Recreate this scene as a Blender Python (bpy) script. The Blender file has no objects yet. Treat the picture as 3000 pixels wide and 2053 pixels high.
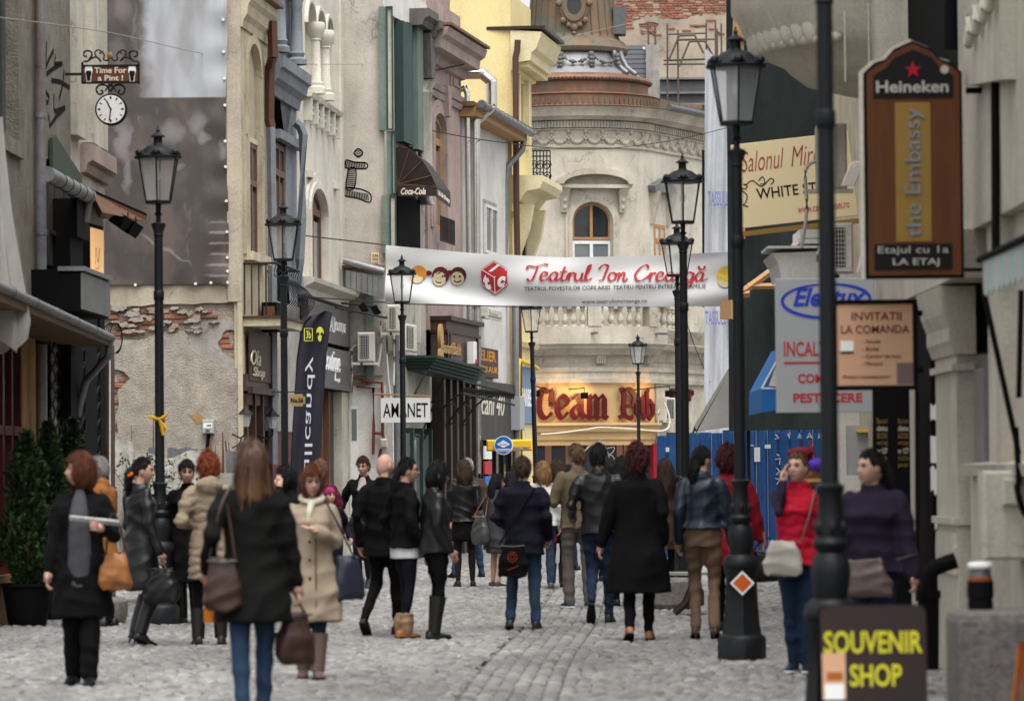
import bpy,bmesh,math,random
import numpy as np
from mathutils import Vector,Matrix,noise
from mathutils.geometry import tessellate_polygon
R = math.radians; PI = math.pi
rnd = random.Random(11)
sc = bpy.context.scene; C = sc.collection
# ---------------------------------------------------------------- camera, sky, sun, exposure
F = 11250.0; CAM = Vector((0,0,1.54)); CX,CY = 1500.0,1026.5
TILT = math.atan((1382 - CY) / F); ROLL = R(0.5)
CR = Matrix.Rotation(PI / 2 + TILT,3,'X') @ Matrix.Rotation(-ROLL,3,'Z')
cam = bpy.data.cameras.new('camera'); camo = bpy.data.objects.new('camera',cam); C.objects.link(camo)
cam.sensor_width = 36; cam.lens = F / 3000 * 36; cam.clip_start = 0.5; cam.clip_end = 2000
camo.matrix_world = Matrix.Translation(CAM) @ CR.to_4x4()
cam.dof.use_dof = True; cam.dof.focus_distance = 66; cam.dof.aperture_fstop = 3.5
sc.camera = camo
w = bpy.data.worlds.new('World'); sc.world = w; w.use_nodes = True
nt = w.node_tree; bg = nt.nodes['Background']
sk = nt.nodes.new('ShaderNodeTexSky'); sk.sky_type = 'NISHITA'; sk.sun_disc = False
SUN_E,SUN_A = R(68),R(160)
sk.sun_elevation = SUN_E; sk.sun_rotation = SUN_A; sk.dust_density = 4; sk.air_density = 1.2
hs = nt.nodes.new('ShaderNodeHueSaturation'); hs.inputs['Saturation'].default_value = 0.18
nt.links.new(sk.outputs[0],hs.inputs['Color']); nt.links.new(hs.outputs[0],bg.inputs['Color'])
bg.inputs['Strength'].default_value = 0.15
sl = bpy.data.lights.new('sun','SUN'); so = bpy.data.objects.new('sun',sl); C.objects.link(so)
sl.energy = 1.5; sl.angle = R(50); sl.color = (1,.97,.92)
so.rotation_euler = (Vector((math.sin(SUN_A) * math.cos(SUN_E),math.cos(SUN_A) * math.cos(SUN_E),math.sin(SUN_E)))).to_track_quat('Z','Y').to_euler()
so.location = (0,-5,40)
sc.view_settings.view_transform = 'Standard'; sc.view_settings.look = 'None'
sc.view_settings.exposure = 0.9; sc.view_settings.gamma = 1
sc.render.engine = 'CYCLES'; sc.cycles.max_bounces = 5; sc.cycles.diffuse_bounces = 3; sc.cycles.transparent_max_bounces = 8
sc.cycles.glossy_bounces = 2; sc.cycles.transmission_bounces = 2; sc.cycles.caustics_reflective = False; sc.cycles.caustics_refractive = False
sc.cycles.use_denoising = True; sc.cycles.use_adaptive_sampling = True; sc.cycles.adaptive_threshold = .02

# ---------------------------------------------------------------- pixel <-> place (photo pixels, 3000 x 2053)
def ray(u,v): return CR @ Vector(((u - CX) / F,(CY - v) / F,-1))
def pt(u,v,Y):
 d = ray(u,v); return CAM + d * (Y / d.y)
def gpt(u,v):
 d = ray(u,v); return CAM + d * (-CAM.z / d.z)
def pj(p):
 q = CR.transposed() @ (Vector(p) - CAM); return CX + F * q.x / -q.z,CY - F * q.y / -q.z
def zat(v,Y,u=1500): return pt(u,v,Y).z
def xat(u,Y,v=1382): return pt(u,v,Y).x

# ---------------------------------------------------------------- materials
MATS = {}
def mat(name,col=(.5,.5,.5),col2=None,rough=.75,metal=0,ns=2.0,amt=.6,bump=0,bs=30,bd=.02,streak=0,scol=(.05,.045,.04),alpha=1,emit=0,spec=.2,stretch=(1,1,1),sheen=0,trans=0,coat=0,srow=5):
 if name in MATS: return MATS[name]
 m = bpy.data.materials.new(name); m.use_nodes = True; MATS[name] = m
 n = m.node_tree.nodes; l = m.node_tree.links; b = n['Principled BSDF']
 b.inputs['Roughness'].default_value = rough; b.inputs['Metallic'].default_value = metal
 b.inputs['Specular IOR Level'].default_value = spec; b.inputs['Alpha'].default_value = alpha
 if sheen: b.inputs['Sheen Weight'].default_value = sheen
 if coat: b.inputs['Coat Weight'].default_value = coat
 if trans: b.inputs['Transmission Weight'].default_value = trans
 if emit:
  b.inputs['Emission Color'].default_value = (*col,1); b.inputs['Emission Strength'].default_value = emit
 g = n.new('ShaderNodeNewGeometry'); pos = g.outputs['Position']
 if stretch != (1,1,1):
  mp = n.new('ShaderNodeMapping'); mp.inputs['Scale'].default_value = stretch
  l.new(pos,mp.inputs[0]); pos = mp.outputs[0]
 out = None
 if col2 is None: col2 = tuple(c * .72 for c in col)
 t = n.new('ShaderNodeTexNoise'); t.inputs['Scale'].default_value = ns; t.inputs['Detail'].default_value = 7; t.inputs['Roughness'].default_value = .62
 l.new(pos,t.inputs['Vector'])
 mr = n.new('ShaderNodeMapRange'); mr.inputs[1].default_value = .38; mr.inputs[2].default_value = .68; mr.inputs[4].default_value = amt
 l.new(t.outputs[0],mr.inputs[0])
 mx = n.new('ShaderNodeMix'); mx.data_type = 'RGBA'; mx.inputs[6].default_value = (*col,1); mx.inputs[7].default_value = (*col2,1)
 l.new(mr.outputs[0],mx.inputs[0]); out = mx.outputs[2]
 if streak:
  mp2 = n.new('ShaderNodeMapping'); mp2.inputs['Scale'].default_value = (srow,srow,srow * .12); l.new(g.outputs['Position'],mp2.inputs[0])
  t2 = n.new('ShaderNodeTexNoise'); t2.inputs['Scale'].default_value = 1; t2.inputs['Detail'].default_value = 6; t2.inputs['Roughness'].default_value = .65
  l.new(mp2.outputs[0],t2.inputs['Vector'])
  mr2 = n.new('ShaderNodeMapRange'); mr2.inputs[1].default_value = .48; mr2.inputs[2].default_value = .75; mr2.inputs[4].default_value = streak
  l.new(t2.outputs[0],mr2.inputs[0])
  mx2 = n.new('ShaderNodeMix'); mx2.data_type = 'RGBA'; mx2.inputs[7].default_value = (*scol,1)
  l.new(mr2.outputs[0],mx2.inputs[0]); l.new(out,mx2.inputs[6]); out = mx2.outputs[2]
  t4 = n.new('ShaderNodeTexNoise'); t4.inputs['Scale'].default_value = .8; t4.inputs['Detail'].default_value = 8; t4.inputs['Roughness'].default_value = .7; l.new(g.outputs['Position'],t4.inputs['Vector'])
  t5 = n.new('ShaderNodeTexNoise'); t5.inputs['Scale'].default_value = 38; t5.inputs['Detail'].default_value = 3; l.new(g.outputs['Position'],t5.inputs['Vector'])
  r4 = n.new('ShaderNodeMapRange'); r4.inputs[1].default_value = .38; r4.inputs[2].default_value = .66; r4.inputs[3].default_value = 1.04; r4.inputs[4].default_value = 1 - .55 * min(.6,streak + .12); l.new(t4.outputs[0],r4.inputs[0])
  r5 = n.new('ShaderNodeMapRange'); r5.inputs[1].default_value = .3; r5.inputs[2].default_value = .7; r5.inputs[3].default_value = .88; r5.inputs[4].default_value = 1.08; l.new(t5.outputs[0],r5.inputs[0])
  ml = n.new('ShaderNodeMath'); ml.operation = 'MULTIPLY'; l.new(r4.outputs[0],ml.inputs[0]); l.new(r5.outputs[0],ml.inputs[1])
  mx4 = n.new('ShaderNodeMix'); mx4.data_type = 'RGBA'; mx4.blend_type = 'MULTIPLY'; mx4.inputs[0].default_value = 1; l.new(out,mx4.inputs[6]); l.new(ml.outputs[0],mx4.inputs[7]); out = mx4.outputs[2]
  if streak >= .35:
   nw = n.new('ShaderNodeTexNoise'); nw.inputs['Scale'].default_value = 3; nw.inputs['Detail'].default_value = 5; l.new(g.outputs['Position'],nw.inputs['Vector']); va = n.new('ShaderNodeVectorMath'); va.operation = 'MULTIPLY_ADD'; va.inputs[1].default_value = (.5,.5,.5); l.new(nw.outputs['Color'],va.inputs[0]); l.new(g.outputs['Position'],va.inputs[2])
   vo = n.new('ShaderNodeTexVoronoi'); vo.feature = 'DISTANCE_TO_EDGE'; vo.inputs['Scale'].default_value = 1.1; l.new(va.outputs[0],vo.inputs['Vector']); rv = n.new('ShaderNodeMapRange'); rv.inputs[1].default_value = .022; rv.inputs[2].default_value = .004; rv.inputs[4].default_value = .55; l.new(vo.outputs['Distance'],rv.inputs[0])
   mk = n.new('ShaderNodeMapRange'); mk.inputs[1].default_value = .5; mk.inputs[2].default_value = .6; l.new(t4.outputs[0],mk.inputs[0]); mm = n.new('ShaderNodeMath'); mm.operation = 'MULTIPLY'; l.new(rv.outputs[0],mm.inputs[0]); l.new(mk.outputs[0],mm.inputs[1]); mx5 = n.new('ShaderNodeMix'); mx5.data_type = 'RGBA'; mx5.inputs[7].default_value = (*[c * .4 for c in scol],1); l.new(mm.outputs[0],mx5.inputs[0]); l.new(out,mx5.inputs[6]); out = mx5.outputs[2]
 l.new(out,b.inputs['Base Color'])
 if bump:
  t3 = n.new('ShaderNodeTexNoise'); t3.inputs['Scale'].default_value = bs; t3.inputs['Detail'].default_value = 9; t3.inputs['Roughness'].default_value = .6
  l.new(pos,t3.inputs['Vector'])
  bp = n.new('ShaderNodeBump'); bp.inputs['Strength'].default_value = bump; bp.inputs['Distance'].default_value = bd
  l.new(t3.outputs[0],bp.inputs['Height']); l.new(bp.outputs[0],b.inputs['Normal'])
 return m
def hexc(h,k=1.0):
 c = [int(h[i:i + 2],16) / 255 for i in (0,2,4)]
 return tuple(((x / 12.92) if x <= .04045 else ((x + .055) / 1.055) ** 2.4) * k for x in c)
M = {}
def dm(key,*a,**k): M[key] = mat(key,*a,**k)
dm('cream',(.59,.555,.47),(.50,.45,.35),bump=.15,bs=25,streak=.5,scol=(.24,.20,.15))
dm('cream_clean',(.66,.625,.54),(.60,.565,.48),bump=.1,bs=25,streak=.3,scol=(.36,.31,.23))
dm('cream_yellow',(.58,.505,.355),(.50,.44,.31),bump=.15,bs=25,streak=.45,scol=(.30,.24,.15))
dm('yellow',(.76,.63,.31),(.70,.58,.29),bump=.1,bs=25,streak=.12,scol=(.50,.40,.18))
dm('yellow_trim',(.74,.65,.40),(.68,.59,.36),bump=.1,bs=25,streak=.12,scol=(.50,.43,.25))
dm('grey_plaster',(.52,.485,.42),(.40,.375,.325),ns=1.2,bump=.4,bs=14,streak=.35,scol=(.20,.18,.15))
dm('rough_plaster',(.46,.415,.345),(.28,.25,.205),ns=4.5,amt=1,bump=.9,bs=42,bd=.035,streak=.25,scol=(.25,.23,.20))
dm('grey_rough',(.27,.245,.20),(.17,.155,.13),ns=4,amt=1,bump=.9,bs=40,bd=.03,streak=.3,scol=(.1,.09,.075))
dm('eave_brown',(.12,.08,.04),(.08,.05,.03),ns=4)
dm('plaster_beige',(.50,.44,.34),(.40,.34,.25),ns=2.5,bump=.4,bs=12,streak=.4,scol=(.22,.19,.14))
dm('cement',(.42,.40,.36),(.30,.28,.25),ns=3,amt=.8,bump=.5,bs=18,streak=.4,scol=(.14,.13,.11))
dm('dark_cement',(.16,.15,.135),(.10,.095,.09),ns=3,bump=.4,bs=20,streak=.5)
dm('mortar',(.42,.36,.29),(.28,.23,.18),ns=6,amt=.9,bump=1,bs=30,bd=.04)
dm('brick',(.33,.135,.08),(.24,.12,.085),ns=7,amt=.9,bump=.6,bs=45)
dm('brick2',(.25,.125,.085),(.16,.09,.07),ns=7,amt=.9,bump=.6,bs=45)
dm('brick3',(.40,.25,.18),(.33,.22,.17),ns=7,amt=.9,bump=.6,bs=45)
dm('pink',(.42,.325,.285),(.36,.275,.24),bump=.15,bs=25,streak=.4,scol=(.2,.15,.13))
dm('white_wall',(.72,.70,.66),(.64,.62,.58),bump=.15,bs=20,streak=.25,scol=(.40,.37,.33))
dm('blue_wall',(.225,.248,.272),(.15,.166,.182),ns=3,bump=.3,bs=20,streak=.3,scol=(.12,.13,.15))
dm('old_cream',(.55,.505,.42),(.44,.38,.29),ns=1.5,amt=.8,bump=.25,bs=14,streak=.4,scol=(.22,.18,.13))
dm('old_cream_b',(.63,.58,.485),(.54,.49,.40),ns=1.0,amt=.9,bump=.25,bs=14,streak=.36,scol=(.34,.29,.22))
dm('pub_wall',(.60,.40,.19),(.54,.36,.17),bump=.1,bs=20,streak=.1,scol=(.4,.3,.15))
dm('copper',(.235,.105,.058),(.15,.115,.085),ns=2.5,amt=.9,rough=.55,metal=.25,bump=.3,bs=12,streak=.55,scol=(.22,.22,.19),srow=7)
dm('copper_green',(.15,.145,.11),(.22,.12,.065),ns=1.7,amt=.9,rough=.6,metal=.2,bump=.3,bs=12,streak=.4,scol=(.08,.08,.06))
dm('zinc',(.24,.245,.25),(.16,.165,.17),rough=.5,metal=.5,ns=6,bump=.15,bs=18,streak=.3,scol=(.15,.14,.13))
dm('zinc_dark',(.13,.135,.14),(.09,.09,.095),rough=.5,metal=.5,ns=6,bump=.15,bs=18)
dm('steel',(.62,.60,.56),(.5,.46,.41),rough=.16,metal=1,ns=4,bump=.05,bs=20)
dm('rust',(.16,.075,.04),(.09,.055,.04),ns=8,amt=.9,rough=.85,bump=.4,bs=40)
dm('pipe_old',(.21,.22,.23),(.15,.155,.16),ns=4,amt=.8,rough=.65,metal=.2,bump=.3,bs=30,streak=.95,scol=(.17,.06,.028),srow=5)
dm('pipe_brown',(.10,.048,.034),(.08,.04,.03),rough=.5)
dm('pipe_red',(.17,.045,.03),(.12,.03,.02),rough=.5)
dm('pipe_yellow',(.65,.44,.03),rough=.5,amt=.2)
dm('lamp_iron',(.009,.0105,.012),(.006,.007,.008),rough=.5,spec=.22,ns=9,bump=.1,bs=30)
dm('iron',(.010,.010,.011),(.018,.015,.012),rough=.6,ns=10,spec=.2)
dm('black_paint',(.005,.005,.0055),rough=.75,spec=.08)
dm('black_wood',(.020,.019,.018),(.04,.034,.03),rough=.6,ns=6,stretch=(4,4,.4),bump=.2)
dm('wood_panel',(.045,.039,.035),(.025,.022,.02),rough=.7,ns=5,stretch=(6,6,.4),bump=.25,streak=.3)
dm('brown_wood',(.075,.040,.026),(.05,.026,.017),rough=.5,ns=5,stretch=(5,5,.5),bump=.15)
dm('brown_panel',(.080,.054,.042),(.06,.04,.032),rough=.45,ns=5,stretch=(4,4,.5))
dm('dark_brown',(.040,.026,.020),(.03,.02,.016),rough=.45,ns=5)
dm('window_wood',(.15,.072,.038),(.10,.05,.028),rough=.5,ns=6,stretch=(5,5,.5))
dm('oak',(.40,.22,.09),(.30,.16,.065),rough=.5,ns=6,stretch=(5,5,.5))
dm('raw_wood',(.42,.25,.12),(.32,.18,.09),rough=.75,ns=6,stretch=(5,5,5),bump=.2)
dm('white_pvc',(.78,.77,.75),(.7,.69,.67),rough=.4,streak=.1,scol=(.4,.38,.35))
dm('ac_white',(.62,.59,.52),(.52,.49,.43),rough=.5,streak=.2,scol=(.3,.27,.22))
dm('grille',(.012,.018,.024),rough=.4)
dm('glass_dark',(.018,.020,.022),(.035,.038,.04),rough=.06,spec=.6,ns=.8)
dm('glass_pale',(.16,.18,.185),(.10,.115,.12),rough=.08,spec=.6,ns=.7)
dm('glass_lamp',(.82,.84,.84),(.7,.72,.72),rough=.10,alpha=.14,spec=.6)
dm('glass_lamp_frost',(.80,.81,.80),(.55,.56,.55),rough=.2,alpha=.34,spec=.6,ns=3,stretch=(1,1,.3))
dm('green_paint',(.028,.060,.054),(.02,.044,.038),rough=.55,ns=4,bump=.1,streak=.2,scol=(.03,.05,.045))
dm('green_sheet',(.155,.21,.18),(.115,.16,.135),rough=.6,ns=3,bump=.15,streak=.35,scol=(.22,.23,.20))
dm('green_dark',(.020,.042,.033),(.03,.055,.045),rough=.5)
dm('green_metal',(.045,.062,.036),(.03,.045,.028),rough=.6,ns=4)
dm('net_green',(.011,.016,.0155),(.018,.024,.022),rough=.9,ns=1.2,bump=.5,bs=5,bd=.08,stretch=(1,1,.4))
dm('net_white',(.44,.45,.475),(.36,.37,.39),rough=.85,ns=1.5,bump=.6,bs=3,bd=.12,stretch=(1,1,.25))
dm('tarp',(.50,.48,.43),(.36,.34,.30),rough=.6,ns=2,bump=.6,bs=5,bd=.06,streak=.3,scol=(.25,.23,.2))
dm('canvas_grey',(.27,.26,.24),(.20,.19,.175),rough=.85,ns=2,bump=.3,bs=8)
dm('canvas_pale',(.34,.33,.31),(.24,.23,.21),rough=.8,ns=3,bump=.5,bs=6,bd=.05,stretch=(1,1,.3))
dm('awning_brown',(.030,.021,.019),(.024,.017,.015),rough=.6)
dm('awning_blue',(.022,.16,.46),(.02,.13,.40),rough=.6,ns=3)
dm('awning_green',(.40,.50,.47),(.30,.40,.38),rough=.7)
dm('fence_blue',(.026,.105,.32),(.04,.115,.28),rough=.5,ns=2,streak=.45,scol=(.03,.06,.14))
dm('banner',(.62,.62,.615),(.58,.58,.575),rough=.5,ns=1)
dm('print_red',(.45,.03,.035),(.40,.025,.03),rough=.5,amt=.3)
dm('print_black',(.005,.005,.0055),rough=.5)
dm('print_blue',(.02,.05,.45),rough=.5,amt=.2)
dm('print_white',(.80,.80,.79),rough=.5,amt=.1)
dm('letters_red',(.085,.006,.007),(.065,.005,.006),rough=.42)
dm('gold',(.50,.31,.13),(.42,.25,.10),rough=.4,metal=.3)
dm('letters_cream',(.70,.63,.50),rough=.5,amt=.2)
dm('sign_grey',(.36,.37,.38),(.33,.34,.35),rough=.4)
dm('sign_peach',(.60,.36,.22),(.56,.33,.2),rough=.5)
dm('sign_cream',(.68,.57,.35),(.64,.535,.33),rough=.5)
dm('sign_wood',(.105,.036,.011),(.05,.018,.007),rough=.5,ns=3,stretch=(3,3,.4))
dm('sign_gold',(.25,.15,.035),(.21,.125,.03),rough=.5)
dm('plank_brown',(.13,.045,.018),(.09,.03,.012),rough=.5,ns=6,stretch=(.5,.5,4))
dm('boutique',(.115,.112,.108),(.09,.088,.085),rough=.35)
dm('flag',(.026,.024,.036),(.018,.017,.026),rough=.6,bump=.4,bs=5,bd=.05,stretch=(2,2,.3))
dm('flag_print',(.58,.58,.66),rough=.6,amt=.2)
dm('flag_lime',(.62,.62,.06),rough=.6,amt=.2)
dm('bancomat_yellow',(.80,.47,.02),(.76,.44,.02),rough=.3)
dm('bancomat_blue',(.015,.14,.50),rough=.3,amt=.2)
dm('stone_grey',(.28,.26,.24),(.17,.15,.14),ns=14,amt=.9,bump=.8,bs=45,bd=.03)
dm('leather_dark',(.014,.0135,.014),(.009,.009,.01),rough=.42,spec=.5,ns=8,bump=.3,bs=14)
dm('white_paint',(.74,.73,.70),rough=.6)
dm('ochre',(.40,.24,.085),(.32,.19,.07),ns=3,bump=.2,streak=.35,scol=(.16,.10,.05))
dm('dark_red',(.095,.018,.015),(.07,.014,.012),rough=.5)
dm('roof_tile',(.24,.13,.085),(.16,.10,.07),ns=5,bump=.4,streak=.3)
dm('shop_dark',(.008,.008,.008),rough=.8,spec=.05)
dm('warm_lit',(.80,.46,.20),(.70,.38,.16),rough=.5,emit=.35)

# ---------------------------------------------------------------- mesh builder
LOC = {}
def tag(o,label=None,cat=None,group=None,kind=None):
 if label: o['label'] = label
 if cat: o['category'] = cat
 if group: o['group'] = group
 if kind: o['kind'] = kind
 return o
def thing(name,label,cat,loc=(0,0,0),group=None):
 o = bpy.data.objects.new(name,None); C.objects.link(o); o.location = loc; o.empty_display_size = .2
 LOC[o.name] = Vector(loc); return tag(o,label,cat,group)
def link(name,me,parent=None,wloc=None,rot=None,scale=None):
 o = bpy.data.objects.new(name,me); C.objects.link(o)
 wl = Vector(wloc if wloc is not None else (0,0,0))
 LOC[o.name] = wl
 if parent is not None:
  o.parent = parent; o.location = wl - LOC[parent.name]
 else: o.location = wl
 if rot is not None: o.rotation_euler = rot
 if scale is not None: o.scale = scale
 return o
I4 = Matrix.Identity(4)
class MB:
 def __init__(s,T=None): s.v = []; s.f = []; s.m = []; s.T = T or I4
 def add(s,vs,fs,mi=0,T=None):
  o = len(s.v); T = T or s.T
  s.v += [T @ Vector(p) for p in vs]
  s.f += [[i + o for i in f] for f in fs]; s.m += [mi] * len(fs); return s
 def box(s,x0,x1,y0,y1,z0,z1,mi=0):
  return s.add([(x0,y0,z0),(x1,y0,z0),(x1,y1,z0),(x0,y1,z0),(x0,y0,z1),(x1,y0,z1),(x1,y1,z1),(x0,y1,z1)],
     [(0,3,2,1),(4,5,6,7),(0,1,5,4),(1,2,6,5),(2,3,7,6),(3,0,4,7)],mi)
 def bbox(s,x0,x1,y0,y1,z0,z1,b=.01,mi=0):      # box with chamfered front edges
  return s.loft([[(x0,y1,z0),(x1,y1,z0),(x1,y1,z1),(x0,y1,z1)],[(x0,y0 + b,z0),(x1,y0 + b,z0),(x1,y0 + b,z1),(x0,y0 + b,z1)],
     [(x0 + b,y0,z0 + b),(x1 - b,y0,z0 + b),(x1 - b,y0,z1 - b),(x0 + b,y0,z1 - b)]],mi)
 def loft(s,rings,mi=0,caps=True,closed=True):
  n = len(rings[0]); vs = [p for r in rings for p in r]; fs = []
  for a in range(len(rings) - 1):
   for i in range(n if closed else n - 1):
    j = (i + 1) % n; fs.append((a * n + i,a * n + j,(a + 1) * n + j,(a + 1) * n + i))
  if caps and closed:
   fs.append(tuple(range(n))[::-1]); fs.append(tuple((len(rings) - 1) * n + i for i in range(n)))
  return s.add(vs,fs,mi)
 def prism(s,poly,y0,y1,mi=0):
  n = len(poly)
  vs = [(x,y0,z) for x,z in poly] + [(x,y1,z) for x,z in poly]
  fs = [tuple(range(n)),tuple(range(2 * n - 1,n - 1,-1))] + [(i,i + n,(i + 1) % n + n,(i + 1) % n) for i in range(n)]
  return s.add(vs,fs,mi)
 def tube(s,pts,r,n=6,mi=0,caps=True):
  pts = [Vector(p) for p in pts]; rs = r if isinstance(r,(list,tuple)) else [r] * len(pts); rings = []
  ref = None
  for i,p in enumerate(pts):
   d = (pts[min(i + 1,len(pts) - 1)] - pts[max(i - 1,0)]).normalized()
   if ref is None: ref = Vector((0,0,1)) if abs(d.z) < .9 else Vector((1,0,0))
   a = d.cross(ref).normalized(); b = d.cross(a).normalized(); ref = -b if False else ref
   if a.length < .1: a = d.cross(Vector((1,0,0))).normalized(); b = d.cross(a)
   rings.append([p + (a * math.cos(2 * PI * k / n) + b * math.sin(2 * PI * k / n)) * rs[i] for k in range(n)])
  return s.loft(rings,mi,caps)
 def lathe(s,prof,n=16,c=(0,0),a0=0,a1=2 * PI,mi=0,ry=1.0):
  full = abs(a1 - a0 - 2 * PI) < 1e-6; m = n if full else n + 1
  rings = [[(c[0] + r * math.sin(a0 + (a1 - a0) * k / n),c[1] - ry * r * math.cos(a0 + (a1 - a0) * k / n),z) for k in range(m)] for r,z in prof]
  return s.loft(rings,mi,full,full)
 def ball(s,c,rx,ry=None,rz=None,n=10,m=7,mi=0):
  ry = ry or rx; rz = rz or rx
  rings = [[(c[0] + rx * math.cos(t) * math.cos(2 * PI * k / n),c[1] + ry * math.cos(t) * math.sin(2 * PI * k / n),c[2] + rz * math.sin(t)) for k in range(n)]
    for t in [(-.5 + (j + .12) / (m - .76 )) * PI * .98 for j in range(m)]]
  return s.loft(rings,mi)
 def sweep(s,prof,path,mi=0,closed=False):          # prof: (out, z); path: (x, y) left to right, outward = right-hand side
  P = [Vector((p[0],p[1])) for p in path]; rings = []
  for i,p in enumerate(P):
   ds = []
   if i > 0: ds.append((P[i] - P[i - 1]).normalized())
   if i < len(P) - 1: ds.append((P[i + 1] - P[i]).normalized())
   ns = [Vector((d.y,-d.x)) for d in ds]
   nn = ns[0] if len(ns) == 1 else (ns[0] + ns[1]).normalized() / max(.35,math.cos(ns[0].angle(ns[1]) / 2) if ns[0].angle(ns[1]) > 1e-6 else 1)
   rings.append([(p.x + nn.x * o,p.y + nn.y * o,z) for o,z in prof])
  return s.loft(rings,mi)
 def wall(s,outline,holes=(),y0=0,th=.25,mi=0,mh=None):
  polys = [[Vector((x,z,0)) for x,z in outline]] + [[Vector((x,z,0)) for x,z in h] for h in holes]
  tri = tessellate_polygon(polys); allp = [p for P in polys for p in P]
  s.add([(p.x,y0,p.y) for p in allp],[tuple(t) for t in tri],mi)
  for k,P in enumerate(polys):
   n = len(P); vs = [(p.x,y0,p.y) for p in P] + [(p.x,y0 + th,p.y) for p in P]
   s.add(vs,[(i,(i + 1) % n,(i + 1) % n + n,i + n) for i in range(n)],mi if (k == 0 or mh is None) else mh)
  return s
 def text(s,txt,x0,z0,x1,z1,y,ext=.004,mi=0,shear=0,bold=0,rot=0,mirror=False,keep=False):
  vs,fs = text_mesh(txt,shear,bold)
  if rot: vs = [(-q[1],q[0],q[2]) for q in vs]
  if mirror: vs = [(-q[0],q[1],q[2]) for q in vs]
  a = [min(q[i] for q in vs) for i in (0,1)]; b = [max(q[i] for q in vs) for i in (0,1)]
  sx = (x1 - x0) / max(1e-6,b[0] - a[0]); sz = (z1 - z0) / max(1e-6,b[1] - a[1])
  if keep: sx = sz = min(sx,sz)
  return s.add([(x0 + (q[0] - a[0]) * sx,y - (ext if q[2] > 0 else -.001),z0 + (q[1] - a[1]) * sz) for q in vs],fs,mi)
 def build(s,name,m,parent=None,smooth=None,wloc=None,label=None,cat=None,group=None,kind=None):
  base = LOC[parent.name] if (parent is not None and wloc is None) else Vector(wloc if wloc is not None else (0,0,0))
  me = s.mesh(name,m,smooth,base)
  o = link(name,me,parent,base)
  return tag(o,label,cat,group,kind)
 def mesh(s,name,m,smooth=None,base=None):
  me = bpy.data.meshes.new(name)
  me.from_pydata([tuple(p - base) if base is not None else tuple(p) for p in s.v],[],s.f)
  for q in (m if isinstance(m,(list,tuple)) else [m]): me.materials.append(M[q] if isinstance(q,str) else q)
  if isinstance(m,(list,tuple)): me.polygons.foreach_set('material_index',s.m)
  if smooth:
   me.polygons.foreach_set('use_smooth',[True] * len(s.f)); me.set_sharp_from_angle(angle=R(smooth))
  me.update(); return me
TXT = {}
def text_mesh(txt,shear=0,bold=0):
 k = (txt,shear,bold)
 if k not in TXT:
  c = bpy.data.curves.new('t','FONT'); c.body = txt; c.shear = shear; c.offset = bold; c.extrude = .05; c.resolution_u = 3
  o = bpy.data.objects.new('t',c); me = bpy.data.meshes.new_from_object(o)
  TXT[k] = ([tuple(v.co) for v in me.vertices],[tuple(p.vertices) for p in me.polygons])
  bpy.data.objects.remove(o); bpy.data.curves.remove(c); bpy.data.meshes.remove(me)
 return TXT[k]
def arch(x0,x1,z0,zs,rise=None,n=14):
 r = (x1 - x0) / 2; rise = r if rise is None else rise; c = (x0 + x1) / 2
 return [(x0,z0),(x1,z0)] + [(c + r * math.cos(PI * k / n),zs + rise * math.sin(PI * k / n)) for k in range(n + 1)]
def rect(x0,x1,z0,z1): return [(x0,z0),(x1,z0),(x1,z1),(x0,z1)]
def band(poly_o,poly_i):       # ring between two open polylines -> one polygon
 return list(poly_o) + list(poly_i)[::-1]
def arc(cx,cz,rx,rz,a0,a1,n=14): return [(cx + rx * math.cos(a0 + (a1 - a0) * k / n),cz + rz * math.sin(a0 + (a1 - a0) * k / n)) for k in range(n + 1)]
class Fac:          # a wall plane: x along it (left to right seen from the street), y into it, z up
 def __init__(s,p0,p1):
  s.p0 = Vector((p0[0],p0[1],0)); d = Vector((p1[0] - p0[0],p1[1] - p0[1],0)); s.L = d.length; s.d = d.normalized()
  s.n = Vector((-s.d.y,s.d.x,0)); s.M = Matrix(((s.d.x,s.n.x,0,s.p0.x),(s.d.y,s.n.y,0,s.p0.y),(0,0,1,0),(0,0,0,1)))
 def px(s,u,v,y=0):
  r = ray(u,v); o = s.p0 + s.n * y; t = (o - CAM).dot(s.n) / r.dot(s.n); q = CAM + r * t - s.p0
  return q.dot(s.d),q.z
 def q(s,u0,v0,u1,v1,y=0):       # pixel box (left, top, right, bottom) -> x0, x1, z0, z1
  vm,um = (v0 + v1) / 2,(u0 + u1) / 2
  return s.px(u0,vm,y)[0],s.px(u1,vm,y)[0],s.px(um,v1,y)[1],s.px(um,v0,y)[1]
 def w(s,x,y,z): return s.M @ Vector((x,y,z))
 def mb(s): return MB(s.M)
def strokes(mb,lines,wd,y,ext,mi=0,sx=1,sz=1,ox=0,oz=0,nib=None,taper=False):
 for ln in lines:
  P = [Vector((ox + a * sx,oz + b * sz)) for a,b in ln]
  L,Rr = [],[]
  for i,p in enumerate(P):
   d = (P[min(i + 1,len(P) - 1)] - P[max(i - 1,0)])
   d = d.normalized() if d.length > 1e-9 else Vector((1,0))
   n = Vector((-d.y,d.x)); k = wd / 2
   if nib is not None: k = wd / 2 * (.35 + .65 * abs(math.sin(math.atan2(d.y,d.x) - nib)))
   if taper: k *= .35 + .65 * math.sin(PI * (i + .5) / len(P))
   L.append(p + n * k); Rr.append(p - n * k)
  for i in range(len(P) - 1):
   q = [L[i],L[i + 1],Rr[i + 1],Rr[i]]
   mb.add([(a.x,y - ext,a.y) for a in q] + [(a.x,y,a.y) for a in q],[(0,1,2,3),(0,4,5,1),(2,6,7,3)],mi)
 return mb
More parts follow.
